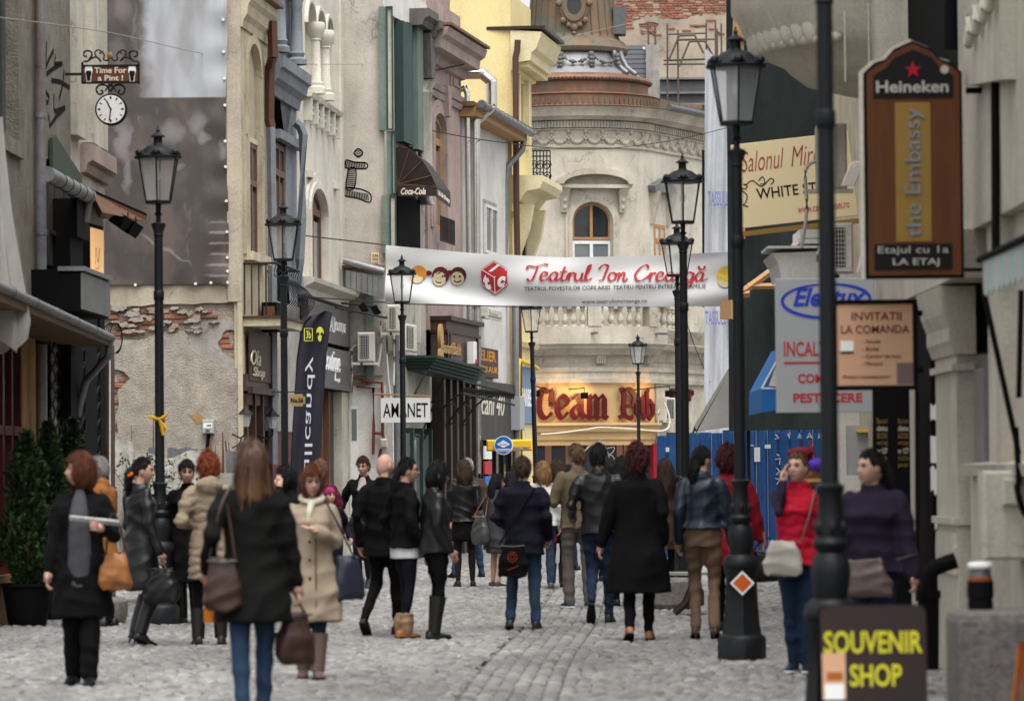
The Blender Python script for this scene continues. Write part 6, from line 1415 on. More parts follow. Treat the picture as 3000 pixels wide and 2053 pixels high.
# ================================================================ RIGHT SIDE
fR = Fac((3.45,36),(3.40,17))
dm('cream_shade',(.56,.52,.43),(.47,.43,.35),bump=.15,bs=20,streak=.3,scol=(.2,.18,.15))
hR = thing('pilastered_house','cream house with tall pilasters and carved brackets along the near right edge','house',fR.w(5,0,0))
fR.mb().box(0,fR.L,.3,.6,0,11).build('core_wall','shop_dark',hR)
def rx(u,y=0): return fR.px(u,1200,y)[0]
for u0,u1,z1,d in ((2602,2626,4.0,.05),(2690,2730,4.2,.12),(2774,2800,3.6,.06),(2918,2956,8,.05),(2962,3060,8,.0)):
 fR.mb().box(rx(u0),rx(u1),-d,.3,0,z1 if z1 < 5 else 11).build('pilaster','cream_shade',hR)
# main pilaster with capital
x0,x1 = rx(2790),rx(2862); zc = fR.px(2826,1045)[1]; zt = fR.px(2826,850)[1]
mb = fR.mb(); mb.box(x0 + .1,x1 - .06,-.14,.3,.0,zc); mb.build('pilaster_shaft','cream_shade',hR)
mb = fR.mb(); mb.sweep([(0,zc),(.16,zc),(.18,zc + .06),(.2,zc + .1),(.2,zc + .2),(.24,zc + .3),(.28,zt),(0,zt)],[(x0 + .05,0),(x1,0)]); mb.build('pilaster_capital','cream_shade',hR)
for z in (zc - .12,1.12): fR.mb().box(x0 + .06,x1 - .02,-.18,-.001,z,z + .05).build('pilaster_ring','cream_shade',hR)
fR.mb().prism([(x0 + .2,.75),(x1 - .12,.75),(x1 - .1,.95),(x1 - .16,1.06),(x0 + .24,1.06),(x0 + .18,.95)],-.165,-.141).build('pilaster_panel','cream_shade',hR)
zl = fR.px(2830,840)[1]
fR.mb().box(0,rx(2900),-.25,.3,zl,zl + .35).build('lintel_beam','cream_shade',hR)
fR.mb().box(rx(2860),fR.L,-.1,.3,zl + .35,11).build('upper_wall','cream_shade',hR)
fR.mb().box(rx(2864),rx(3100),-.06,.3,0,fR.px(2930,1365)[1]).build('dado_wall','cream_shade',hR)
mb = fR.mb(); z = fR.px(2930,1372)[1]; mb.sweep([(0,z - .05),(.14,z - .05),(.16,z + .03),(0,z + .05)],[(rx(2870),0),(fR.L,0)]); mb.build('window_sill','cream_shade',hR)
fR.mb().box(rx(2866),rx(2895),-.03,.1,fR.px(2880,1360)[1],fR.px(2880,1080)[1]).build('torn_poster',mat('poster_mauve',(.20,.17,.18),(.28,.24,.24),ns=6),hR)
fR.mb().box(rx(2897),rx(2962),.05,.2,fR.px(2930,1360)[1],fR.px(2930,1060)[1]).build('shop_window','glass_dark',hR)
fR.mb().box(rx(2956),rx(2975),-.1,.3,0,8).build('pilaster','cream_shade',hR)
for (u0,v0,u1,v1) in ((2728,1180,2748,1230),(2728,1275,2766,1355),(2728,1370,2748,1440),(2740,1530,2752,1550)):
 a = fR.q(u0,v0,u1,v1,-.13); fR.mb().wall(rough(rect(*a),3,.03),[],-.135,.004).build('poster_scrap','print_white',hR)
for u0,u1,d in ((2728,2776,.13),(2640,2688,.06)): fR.mb().box(rx(u0),rx(u1),-d,.0,0,3.4).build('black_gap_panel','black_paint',hR)  # flush black panels added to stand for the dark gaps between pilasters
# carved brackets under the upper cornice
for k in range(4):
 u,v = 2838 + k * 20,100 - k * 34; p = fR.px(u,v,-.25); x,z = p; mb = fR.mb()
 mb.tube([(x + .1 * math.cos(t) * (1 - t / 12),-.25,z + .12 * math.sin(t) * (1 - t / 12)) for t in [j * .5 for j in range(16)]],.03,6); mb.build('carved_bracket','cream_shade',hR,60)
a,b = fR.px(2822,150,-.2),fR.px(2930,10,-.2)
fR.mb().prism([(a[0],a[1] - .25),(b[0],b[1] - .5),(b[0],b[1] + .1),(a[0],a[1] + .1)],-.2,.0).build('raking_cornice','cream_shade',hR)
rn = thing('fat_downpipe','thick black downpipe with a bent elbow behind the souvenir board','drainpipe',fR.w(rx(2720),-.3,0))
Yp = 26.5
for ps,r_ in ((((2720,1960),(2722,1735)),.072),(((2722,1760),(2720,1690),(2735,1665),(2775,1648),(2800,1640)),.056)): MB().tube([pt(u,v,Yp) for u,v in ps],r_,12).build('pipe','black_paint',rn,50)
MB().tube([pt(2722,1750,Yp),pt(2722,1728,Yp)],.082,12).build('collar','black_paint',rn,50)
MB().tube([pt(2792,145,29),pt(2796,-60,29)],.075,10).build('upper_pipe','black_paint',rn,50)
MB().tube([pt(2915,160,26),pt(2918,830,26)],.03,8).build('pole','black_paint',rn,50)
tubes(rn,'thin_pole','black_paint',[pt(2686,1140,27.6),pt(2688,1760,27.6)],.016,8)
# dark directory panel with gold lettering
dp2 = thing('directory_panel','black directory panel with gold lettering and arrows beside the pilaster','sign',fR.w(rx(2645),-.05,0))
YD = 31.0; fDp = Fac((xat(2560,YD),YD),(xat(2668,YD),YD)); 
fDp.mb().box(0,fDp.L,.02,.06,0,zat(1150,YD)).build('panel','black_paint',dp2)
for c in (2570,2632):
 for k,(t_,m_) in enumerate((('Bauturi','sign_gold'),('clinica','letters_cream'),('acces','sign_gold'),('etaj','sign_gold'),('nr 127','letters_cream'),('>>>','sign_gold'),('parter','sign_gold'))):
  a_,b_ = fDp.px(c,1240 + k * 22,0),fDp.px(c + 30,1224 + k * 22,0); mb = fDp.mb(); mb.text(t_,a_[0],a_[1],b_[0],b_[1],.019,.004); mb.build('lettering',m_,dp2)
# electrical box, cables, cask lamp, granite block
eb = thing('meter_cabinet','pale wall cabinet with cables low on the near right wall','cabinet',fR.w(rx(2930),-.2,.9))
YE = 25.2; fEb = Fac((xat(2880,YE),YE),(xat(3010,YE),YE))
fEb.mb().bbox(0,fEb.L,0,.3,zat(1640,YE,2940),zat(1378,YE,2940),.02).build('case','cream',eb)
a_ = fEb.q(2935,1400,2985,1480); fEb.mb().bbox(*a_[:2],-.05,0,*a_[2:],.015).build('inner_box','cream_shade',eb)
MB().tube([Vector(p) for p in crv([tuple(pt(u,v,24.8)) for u,v in ((2975,1250),(2985,1400),(2980,1430),(3000,1500),(3030,1520))],5)],.022,6).build('cable','black_paint',eb,60)
gb = thing('granite_planter','rough pink-grey granite block planter in the near right corner','planter',(3.0,20.5,0))
Yg_ = 20.6; x0,x1 = xat(2803,Yg_),xat(3060,Yg_); zt = zat(1790,Yg_,2900)
rgs = []
for z,d in ((0,0),(zt - .06,0),(zt - .02,.01),(zt,.04)): rgs.append([(x0 + d,Yg_ + d,z),(x1 - d,Yg_ + d,z),(x1 - d,Yg_ + .6 - d,z),(x0 + d,Yg_ + .6 - d,z)])
MB().loft(rgs).build('block',mat('granite',(.25,.225,.21),(.13,.115,.105),ns=26,amt=1,bump=.9,bs=50,bd=.03),gb)
cl_ = thing('cask_lamp','small black cask-shaped lantern with an orange band on the granite block','lantern',(xat(2868,20.9),20.9,zt))
zq = lambda v: zat(v,20.9,2868)
for nm,prof,m_ in (('drum',((.068,zt - .003),(.07,zq(1770)),(.066,zq(1752)),(.074,zq(1748)),(.072,zq(1700))),'black_paint'),('band',((.067,zq(1700)),(.067,zq(1688))),mat('orange_band',(.36,.08,.02))),('cap',((.062,zq(1688)),(.055,zq(1668)),(.06,zq(1664))),'zinc_dark'),('lid',((.066,zq(1664)),(.07,zq(1656)),(.06,zq(1646)),(.01,zq(1644))),'print_white')):
 MB().lathe(list(prof),18,(xat(2868,20.9),20.9)).build(nm,m_,cl_,40)
es = thing('easel','orange wooden easel legs at the bottom right corner','easel',(xat(2985,19.5),19.5,0))
for u0,u1 in ((2990,2945),(2996,3010)): MB().tube([pt(u0,1880,19.5),Vector((xat(u1 - 6,19.5),19.5,0))],.016,4).build('leg',mat('easel_wood',(.30,.085,.02)),es)
MB().box(xat(2972,19.5),xat(3020,19.5),19.47,19.53,zat(1888,19.5),zat(1840,19.5)).build('head','zinc_dark',es)
# pale green scalloped awning
ga2 = thing('striped_awning','pale green scalloped awning at the upper right edge','awning',pt(2960,780,23))
Ya = 23.5; A0,A1 = pt(2880,765,Ya),pt(3100,660,20.5); fAw = Fac((A0.x,A0.y),(A1.x,A1.y))
for k in range(13):
 a = fAw.L * k / 13; b = fAw.L * (k + 1) / 13; m_ = 'awning_green' if k % 2 else mat('awning_pale',(.48,.50,.47))
 dz = lambda s: A0.z + (A1.z - A0.z) * s / fAw.L
 poly = [(a,dz(a))] + [(a + (b - a) * (.5 - .5 * math.cos(PI * j / 6)),dz((a + b) / 2) - .17 - .05 * math.sin(PI * j / 6)) for j in range(7)] + [(b,dz(b))]
 fAw.mb().prism(poly,0,.008).build('scallop',m_,ga2)
 fAw.mb().add([(a,0,dz(a)),(b,0,dz(b)),(b,1.2,dz(b) + .5),(a,1.2,dz(a) + .5)],[(0,1,2,3)]).build('stripe',m_,ga2)
for (u0,v0,u1,v1) in ((2880,845,2985,1330),(2985,1165,2992,850)): tubes(ga2,'arm','black_paint',[pt(u0,v0,24.5),pt(u1,v1,24.5)],.02,6)
tubes(ga2,'front_bar','black_paint',[pt(2868,762,23.7),pt(3100,650,20.3)],.022,6)
# ---- second house on the right with round balcony
f6 = Fac((4.35,52),(4.30,36)); hS = thing('balcony_house','stained cream house with a round carved balcony above the signs','house',f6.w(5,0,0))
f6.mb().box(0,f6.L,0,.4,0,11).build('front_wall','cream_yellow',hS)
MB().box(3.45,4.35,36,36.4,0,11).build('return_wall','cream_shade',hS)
oc_ = thing('round_balcony','round cream balcony with carved scroll edge seen from below','balcony',(4.3,38.2,5.3))
zo = lambda v: zat(v,37,2450)
mb = MB(); mb.lathe([(.3,zo(236)),(1.0,zo(232)),(1.35,zo(205)),(1.5,zo(170)),(1.56,zo(150)),(1.78,zo(120)),(1.82,zo(100)),(1.95,zo(60)),(2.0,zo(20)),(2.08,zo(-10)),(2.08,zo(-200))],48,(4.3,38.3)); mb.build('bowl',mat('balcony_cream',(.74,.69,.57),(.64,.59,.48),bump=.15,bs=20,streak=.3,scol=(.35,.3,.24)),oc_,40)
for a_ in range(13):
 an = R(-105) + R(62) * a_ / 12; x,y = 4.3 + 1.90 * math.sin(an),38.3 - 1.92 * math.cos(an)
 mb = MB(Matrix.Translation((x,y,zo(75))) @ Matrix.Rotation(an,4,'Z')); mb.ball((0,.06,.03),.11,.09,.20,10,8); mb.ball((.05,.10,-.12),.14,.08,.06,10,6); mb.build('carved_scroll','balcony_cream' if 'balcony_cream' in M else MATS['balcony_cream'],oc_,60)
an = None
for k,(u,v) in enumerate(((2475,30),(2545,10))): MB().tube([pt(u,v,35.8),pt(u + 2,240,35.8)],.01,5).build('rod','cream_shade',oc_)
f7 = Fac((xat(2400,39.5),39.5),(xat(2540,39.5),39.5))
ac_unit(f7,2395,362,2482,552,0,'large pale air conditioner under the round balcony, half behind a lamp post',dark='ac_white')
f7b = Fac((xat(2400,38.2),38.2),(xat(2540,38.2),38.2)); t = ac_unit(f7b,2432,652,2500,800,0,'louvred white air conditioner between the salon and shoe signs')
cbz = MB(); 
for k in range(4): cbz.tube([Vector(p) for p in crv([tuple(pt(u + k * 9,v,36.5)) for u,v in ((2470,545),(2500,480),(2520,500),(2535,640),(2530,720),(2515,800))],4)],.02,5)
cbz.build('ac_hoses','ac_white',t,60)
bx = thing('white_canopy','dented white sheet canopy over a shop beneath the salon sign','canopy',pt(2330,800,41))
Yc = 41.0; P = [pt(2262,742,Yc),pt(2420,735,Yc),pt(2420,815,Yc),pt(2290,818,Yc),pt(2280,770,Yc)]
MB().add([tuple(p) for p in P] + [tuple(p + Vector((0,1.5,0))) for p in P],[(0,1,2,3,4),(0,5,6,1),(0,5,9,4),(4,9,8,3)]).build('sheet','white_wall',bx)
for v0,v1,u0 in ((735,728,2255),(722,708,2345),(706,680,2350)): MB().box(xat(u0,Yc),xat(2425,Yc),Yc - .05,Yc + 1,zat(v0,Yc),zat(v1,Yc)).build('ridge','white_wall',bx)
# ---------------------------------------------------------------- signs
def board(name,lab,u0,v0,u1,v1,Y,m_,th=.03,roll=0):
 x0,x1 = xat(u0,Y),xat(u1,Y); za,zb = zat(v1,Y,(u0 + u1) / 2),zat(v0,Y,(u0 + u1) / 2)
 T = Matrix.Translation((x0,Y,za)) @ Matrix.Rotation(-roll,4,'Y'); t = thing(name,lab,'sign',(x0,Y,za)); W,H = x1 - x0,zb - za
 MB(T).bbox(0,W,0,th,0,H,.004).build('board',m_,t); return t,T,W,H
def put(t,T,txt,x0,z0,x1,z1,m_,**k): mb = MB(T); mb.text(txt,x0,z0,x1,z1,-.001,k.pop('ext',.003),0,**k); return mb.build('lettering',m_,t)
t,T,W,H = board('salon_sign','cream salon sign with red script and dark capitals, tilted slightly',2176,422,2524,668,46,'sign_cream',.05,R(6))
sr_ = mat('salon_red',(.30,.05,.045)); put(t,T,'Salonul',W * .07,H * .66,W * .44,H * .90,sr_,shear=.4,bold=-.008); put(t,T,'Miresei',W * .49,H * .66,W * .9,H * .90,sr_,shear=.4,bold=-.008)
put(t,T,'WHITE STYLE',W * .17,H * .32,W * .86,H * .45,'print_black',bold=.01); put(t,T,'www.casamiresei.ro',W * .5,H * .10,W * .94,H * .19,'print_red')
for ps in ([(.05,.56),(.03,.5),(.08,.46),(.1,.5),(.07,.52)],[(.08,.5),(.15,.55),(.22,.47),(.30,.55),(.33,.52),(.3,.48)],[(.2,.54),(.24,.58),(.25,.5),(.21,.5)],[(.05,.45),(.09,.38),(.07,.3),(.05,.27),(.09,.25)]):
 mb = MB(T); strokes(mb,[[(x * W,z * H) for x,z in crv(ps,5)]],.012,-.001,.003); mb.build('flourish','print_black',t)
MB(T).box(0,W,-.05,0,-.10,-.04).build('bottom_rail','sign_gold',t)
t,T,W,H = board('shoe_shop_sign','grey shoe shop sign with blue oval logo and red capitals',2277,815,2566,1208,33,'sign_grey',.06)
mb = MB(T); o = arc(W * .52,H * .83,W * .44,H * .12,R(25),R(395),40); L2 = []
strokes(mb,[arc(W * .52,H * .83,W * .45,H * .125,R(100),R(330),30),arc(W * .56,H * .845,W * .40,H * .11,R(-30),R(95),20)],.03,-.001,.003,taper=True); mb.build('logo_oval','print_blue',t)
put(t,T,'Elextux',W * .18,H * .79,W * .92,H * .93,'print_blue',shear=.3,bold=.03)
put(t,T,'INCALTAMINTE',W * .08,H * .42,W * .95,H * .53,'print_red',bold=.015); MB(T).box(W * .08,W * .92,-.004,0,H * .365,H * .38).build('red_rule','print_red',t)
put(t,T,'COMODA',W * .22,H * .22,W * .74,H * .29,'print_red',bold=.03); put(t,T,'PESTE CERE',W * .17,H * .075,W * .87,H * .145,'print_red',bold=.03)
t,T,W,H = board('invitation_sign','peach sign offering invitations, black frame, beside a lamp post',2455,890,2680,1130,27.6,'sign_peach',.03)
for a in ((-.03,0,-.03,H + .03),(W,W + .03,-.03,H + .03)): MB(T).box(a[0],a[1],-.012,.04,a[2],a[3]).build('frame','black_paint',t)
for a in ((0,W,-.03,0),(0,W,H,H + .03)): MB(T).box(a[0],a[1],-.012,.04,a[2],a[3]).build('frame','black_paint',t)
mr_ = mat('print_maroon',(.16,.03,.04))
put(t,T,'INVITATII',W * .2,H * .80,W * .85,H * .90,mr_,bold=.01); put(t,T,'LA COMANDA',W * .06,H * .64,W * .95,H * .74,mr_,bold=.01)
for k,s_ in enumerate(('- Nunta','- Botez','- Carduri de bani','- Marturii')): put(t,T,s_,W * .33,H * (.52 - k * .09),W * (.57,.56,.84,.6)[k],H * (.565 - k * .09),mr_,shear=.3)
put(t,T,'Preturi avantajoase!',W * .07,H * .08,W * .7,H * .135,mr_,shear=.3)
MB(T).box(W * .05,W * .22,-.003,0,H * .42,H * .55).build('photo','print_white',t); MB(T).box(W * .05,W * .22,-.006,-.003,H * .40,H * .425).build('photo_edge','print_black',t); MB(T).box(W * .78,W * .995,-.003,0,H * .02,H * .28).build('photo',mat('photo_mauve',(.20,.14,.14)),t)
for z in (H * .15,H * .85): MB(T).box(W + .03,W + .07,0,.03,z,z + .04).build('bracket','black_paint',t)
# beer sign
Yh = 27.0; x0,x1 = xat(2552,Yh),xat(2824,Yh); W = x1 - x0; za = zat(806,Yh,2690); H = zat(128,Yh,2690) - za
T = Matrix.Translation((x0,Yh,za)); t = thing('beer_sign','tall arched wooden beer sign with red star hanging on a black bracket','sign',(x0,Yh,za))
def hs_(d,dz=0): return [(d,d),(W - d,d),(W - d,H * .87 - d * .4),(W * .90 - d * .5,H * .905 - d),(W * .80,H * .92 - d),(W * .70,H * .965 - d),(W * .5,H - d),(W * .3,H * .965 - d),(W * .2,H * .92 - d),(W * .10 + d * .5,H * .905 - d),(d,H * .87 - d * .4)]
MB(T).prism(hs_(-.02),.0,.09).build('shell','black_paint',t); MB(T @ Matrix.Translation((-.018,0,.006))).prism(hs_(-.03),.04,.09).build('edge_trim','cream_clean',t)
MB(T).prism(hs_(.0),-.012,.0).build('wood_face','sign_wood',t)
top_ = hs_(.045); zt = H * .765
MB(T).prism([(.045,zt),(W - .045,zt)] + top_[2:],-.02,-.012).build('top_panel','print_black',t)
mb = MB(T); cx_,cz_,r_ = W * .5,H * .885,.062; mb.prism([(cx_ + r_ * (1 if k % 2 == 0 else .4) * math.sin(PI * k / 5),cz_ + r_ * (1 if k % 2 == 0 else .4) * math.cos(PI * k / 5)) for k in range(10)],-.028,-.02); mb.build('star',mat('star_red',(.42,.008,.03),rough=.4),t)
ltr = mat('pale_letter',(.42,.40,.36))
put(t,T @ Matrix.Translation((0,-.02,0)),'Heineken',W * .1,zt + .035,W * .88,zt + .12,ltr,bold=.02,ext=.008)
MB(T).prism(arc(W * .84,H * .885,.03,.03,0,2 * PI - .3,13),-.026,-.02).build('medal',ltr,t)
MB(T).box(W * .30,W * .68,-.016,-.012,H * .145,H * .745).build('gold_strip','sign_gold',t)
put(t,T @ Matrix.Translation((0,-.016,0)),'the Embassy',W * .40,H * .165,W * .62,H * .72,mat('pewter',(.20,.23,.26),rough=.4),rot=1,ext=.01)
MB(T).box(W * .06,W * .90,-.02,-.012,H * .025,H * .135).build('bottom_panel','print_black',t)
put(t,T @ Matrix.Translation((0,-.02,0)),'Etajul cu 1a',W * .1,H * .085,W * .86,H * .125,ltr,ext=.004); put(t,T @ Matrix.Translation((0,-.02,0)),'LA ETAJ',W * .26,H * .035,W * .76,H * .072,ltr,bold=.01,ext=.004)
tubes(t,'bracket_arm','black_paint',[pt(2830,266,Yh),pt(2945,266,Yh)],.025,6); tubes(t,'bracket_arm','black_paint',[pt(2826,790,Yh),pt(2900,790,Yh)],.015,6)
# souvenir A-board
Yv = 19.7; x0,x1 = xat(2402,Yv),xat(2712,Yv); W = x1 - x0; H = zat(1772,Yv,2560)
t = thing('souvenir_board','dark A-board reading SOUVENIR SHOP in yellow on the pavement','sign',(x0,Yv,0)); T = Matrix.Translation((x0,Yv,0)) @ Matrix.Rotation(R(-6),4,'X')
def rr_(x0,x1,z0,z1,r): return [(x0,z0),(x1,z0)] + arc(x1 - r,z1 - r,r,r,0,PI / 2,5) + arc(x0 + r,z1 - r,r,r,PI / 2,PI,5)
MB(T).prism(rr_(0,W,.0,H,.04),.0,.02).build('front_panel',mat('board_brown',(.028,.018,.018),(.04,.022,.02)),t)
MB(Matrix.Translation((x0,Yv + .35,0)) @ Matrix.Rotation(R(8),4,'X')).prism(rr_(0,W,.0,H,.04),.0,.02).build('rear_panel','black_paint',t)
yl = mat('print_lime',(.62,.58,.03))
put(t,T,'SOUVENIR',W * .03,H - .245,W * .96,H - .13,yl,bold=.018); put(t,T,'SHOP',W * .27,H - .415,W * .76,H - .30,yl,bold=.018)
a = MB(T).box(W * .01,W * .23,-.004,0,H - .48,H - .24).build('picture','sign_peach',t); MB(T).box(W * .05,W * .2,-.006,-.004,H - .38,H - .34).build('picture_bottle',mat('amber',(.40,.12,.02)),a); MB(T).box(W * .03,W * .21,-.006,-.004,H - .48,H - .40).build('picture_cloth','print_white',a)
for k,m_ in enumerate(('sign_peach','bancomat_yellow','print_white','bancomat_yellow')): MB(T).box(W * (.05 + .23 * k),W * (.27 + .23 * k),-.004,0,H - .7,H - .51).build('picture',m_,t)
# ---------------------------------------------------------------- building site: blue hoarding, green net, timber, parasol, blue awning
fH = Fac((xat(1921,68.5),68.5),(xat(2412,66.5),66.5))
fc = thing('blue_hoarding','blue corrugated metal site fence with chalk letters and stickers','fence',fH.w(fH.L / 2,0,0)); nP = 15; pw = fH.L / nP
for k in range(nP):
 a = pw * k; zt = 2.16 + .16 * k / nP + .02 * math.sin(k * 2.3); sec = [(a,.05),(a + pw * .12,.05),(a + pw * .25,0),(a + pw * .8,0),(a + pw * .93,.05),(a + pw - .004,.05)]
 fH.mb().add([(x,y,0) for x,y in sec] + [(x,y,zt) for x,y in sec],[(i,i + 1,i + 7,i + 6) for i in range(5)]).build('corrugation','fence_blue',fc)
def chalk(ps,m_='print_white',wd=.014): mb = fH.mb(); strokes(mb,[[fH.px(*p) for p in ps]],wd,-.002,.003); mb.build('chalk_mark',m_,fc)
for ps in (((2272,1272),(2282,1282),(2270,1286)),((2314,1284),(2308,1272),(2316,1268)),((2309,1277),(2316,1275)),((2350,1282),(2338,1282),(2344,1270),(2348,1276),(2338,1278)),((2364,1284),(2372,1268),(2380,1284)),((2367,1279),(2378,1279)),((2398,1284),(2400,1270),(2408,1273),(2400,1278),(2410,1285)),((2276,1330),(2284,1335)),((2272,1345),(2286,1342),(2284,1360)),((2276,1370),(2284,1380),(2274,1390)),((2272,1400),(2284,1405),(2276,1418))): chalk(ps)
for ps in (((2375,1290),(2372,1330)),((2378,1300),(2386,1340),(2368,1338))): chalk(ps,'print_red',.03)
for (u0,v0,u1,v1) in ((1951,1310,1961,1323),(2004,1282,2012,1314),(2210,1310,2227,1352),(2241,1302,2258,1313),(2200,1303,2208,1306)): a_ = fH.q(u0,v0,u1,v1); fH.mb().box(a_[0],a_[1],-.006,-.002,a_[2],a_[3]).build('sticker','print_white',fc)
gn = net('green_net','dark green scaffold net shrouding the site on the right',[(2128,-20),(2700,-20),(2700,1252),(2135,1262)],63,'net_green',60,60,.07)
tb = thing('timber_framing','raw timber beams holding the dark green net','timber',pt(2160,850,62.5))
for ps,w_ in ((((2168,20),(2160,160)),.1),(((2140,880),(2140,935)),.17),(((2172,858),(2276,782)),.06),(((2190,838),(2300,838)),.05),(((2176,700),(2176,650)),.04),(((2196,858),(2170,862)),.07),(((2180,120),(2178,62)),.12)):
 MB().tube([pt(u,v,62.3) for u,v in ps],w_,4).build('beam','raw_wood',tb)
pr_ = thing('grey_parasol','large grey canvas parasol peeking out beside the green net','parasol',(xat(2190,65.3),65.3,0))
ap = pt(2190,985,65.3); hz = zat(1262,65.3,2100); hw = ap.x - xat(2036,65.3)
cor = [(ap.x - hw,65.3 - hw * .7,hz),(ap.x + hw,65.3 - hw * .7,hz),(ap.x + hw,65.3 + hw * .7,hz),(ap.x - hw,65.3 + hw * .7,hz)]
for k in range(4):
 a,b = Vector(cor[k]),Vector(cor[(k + 1) % 4]); m_ = (a + b) / 2 + Vector((0,0,.1))
 MB().add([tuple(ap),tuple(a),tuple(m_),tuple(b)],[(0,1,2),(0,2,3)]).build('panel','canvas_grey',pr_)
 MB().tube([ap - Vector((0,0,.05)),a - Vector((0,0,.02))],.015,5).build('rib','iron',pr_)
MB().tube([(ap.x,65.3,0),ap],.03,8).build('pole','iron',pr_)
ba = thing('blue_awning','bright blue shop awning jutting out below the shoe shop sign','awning',pt(2260,1205,41))
Yb = 41; P = [pt(2288,1018,Yb),pt(2215,1140,Yb),pt(2215,1140,Yb + 2),pt(2288,1018,Yb + 2)]; x2 = 3.9
a,b = pt(2300,1012,Yb),pt(2232,1138,Yb)
MB().add([(a.x,a.y,a.z),(b.x,b.y,b.z),(b.x,b.y + 2.2,b.z),(a.x,a.y + 2.2,a.z),(a.x + .8,a.y,a.z),(b.x + 1.0,b.y,b.z)],[(0,1,2,3),(0,1,5,4)]).build('slope','awning_blue',ba)
lo_ = pt(2231,1208,Yb)
MB().add([(b.x,b.y - .004,b.z),(b.x + 1,b.y - .004,b.z),(b.x + 1,b.y - .004,lo_.z),(b.x + .2,b.y - .004,lo_.z + .03),(lo_.x,b.y - .004,lo_.z),(b.x,b.y + 2.2,b.z),(lo_.x,b.y + 2.2,lo_.z)],[(0,1,2,3,4),(0,4,6,5)]).build('valance','awning_blue',ba)
tubes(ba,'edge_tube','print_white',[a,b],.012,5); tubes(ba,'edge_tube','print_white',[b,b + Vector((.6,0,0))],.01,5)
MB().add([tuple(pt(*p,Yb - .02)) for p in ((2288,1030),(2300,1030),(2300,1135),(2252,1130))],[(0,1,2,3)]).build('clear_panel','white_wall',ba)
fh = thing('far_house','plain cream house wall far behind the blue hoarding','house',(8,112,0)); MB().box(5.2,13,111,114,0,9).build('wall','old_cream',fh)
for k in range(4): MB().box(5.7 + k * 1.7,6.7 + k * 1.7,110.93,111,1.0,2.6).build('window','glass_dark',fh)
wt = thing('white_booth','white sheet booth side between the hoarding and the directory panel','booth',(xat(2470,48),48,0))
MB().box(xat(2452,48),xat(2520,48),48,49,0,zat(1205,48)).build('side','white_wall',wt); MB().box(xat(2486,46),xat(2545,46),46,46.3,zat(1400,46),zat(1255,46)).build('cabinet','sign_grey',wt); MB().box(xat(2510,46),xat(2545,46),45.9,46,zat(1275,46),zat(1268,46)).build('yellow_valve','bancomat_yellow',wt)
# ================================================================ STREET FURNITURE
# lamp posts
def make_lamp():
 root = thing('street_lamp','x','street lamp',(0,0,0),'black cast iron street lamps')
 def part(name,prof,m_,n=20,mat_=None): return MB().lathe(prof,n).build(name,m_,root,40)
 part('plinth',[(.20,0),(.20,.16),(.185,.185),(.165,.2)],'lamp_iron',8)
 part('base',[(.165,.19),(.15,.28),(.135,.45),(.128,.68),(.14,.70),(.145,.73)],'lamp_iron',8)
 part('base_ring',[(.128,.72),(.145,.74),(.15,.78),(.135,.82),(.105,.85)],'lamp_iron')
 part('bulb_neck',[(.085,.84),(.10,.92),(.108,1.0),(.095,1.07),(.07,1.1),(.09,1.12),(.095,1.15),(.075,1.18)],'lamp_iron')
 part('ornate_shaft',[(.075,1.17),(.082,1.22),(.07,1.27),(.062,1.40),(.075,1.43),(.08,1.45),(.05,1.47)],'lamp_iron')
 for k in range(6):
  a = 2 * PI * k / 6; mb = MB(); mb.ball((.075 * math.sin(a),-.075 * math.cos(a),1.23),.022,.022,.04,6,5); mb.build('acanthus_leaf','lamp_iron',root,60)
 part('shaft',[(.05,1.46),(.046,3.4),(.044,4.05)],'lamp_iron',12)
 part('shaft_collar',[(.05,3.36),(.056,3.37),(.056,3.45),(.05,3.46)],'lamp_iron',12)
 part('capital',[(.042,4.02),(.052,4.04),(.045,4.06),(.075,4.14),(.075,4.16),(.03,4.18)],'lamp_iron')
 part('stem',[(.026,4.16),(.026,4.24),(.045,4.26),(.026,4.28),(.03,4.36),(.06,4.38)],'lamp_iron',12)
 part('lantern_floor',[(.13,4.365),(.15,4.37),(.15,4.395),(.13,4.40)],'lamp_iron',6)
 for k in range(6):
  a0,a1 = 2 * PI * k / 6,2 * PI * (k + 1) / 6; s = lambda a,r: (r * math.sin(a),-r * math.cos(a))
  MB().tube([(*s(a0,.142),4.39),(*s(a0,.222),4.84)],.009,5).build('glazing_bar','lamp_iron',root)
  p = [(*s(a0,.138),4.40),(*s(a1,.138),4.40),(*s(a1,.218),4.84),(*s(a0,.218),4.84)]
  MB().add(p,[(0,1,2,3)]).build('pane','glass_lamp_frost' if k % 2 else 'glass_lamp',root)
  mb = MB(); mb.ball((*s(a0,.215),4.893),.045,.045,.04,7,5); mb.ball((*s(a0 + .22,.2),4.88),.024,.024,.02,6,5); mb.ball((*s(a0 - .22,.2),4.88),.024,.024,.02,6,5); mb.build('rim_finial','lamp_iron',root,60)
 part('roof',[(.225,4.835),(.248,4.84),(.25,4.86),(.2,4.875),(.17,4.92),(.12,4.965),(.06,4.985)],'lamp_iron')
 part('chimney',[(.06,4.98),(.055,4.99),(.045,5.0),(.045,5.06),(.055,5.065)],'lamp_iron',12)
 part('cap',[(.075,5.065),(.075,5.075),(.03,5.105),(.015,5.12),(.022,5.135),(.012,5.15),(.004,5.18)],'lamp_iron',12)
 MB().ball((0,0,4.66),.035,.035,.06).build('bulb','glass_lamp_frost',root,60)
 return root
lamp0 = make_lamp(); first = True
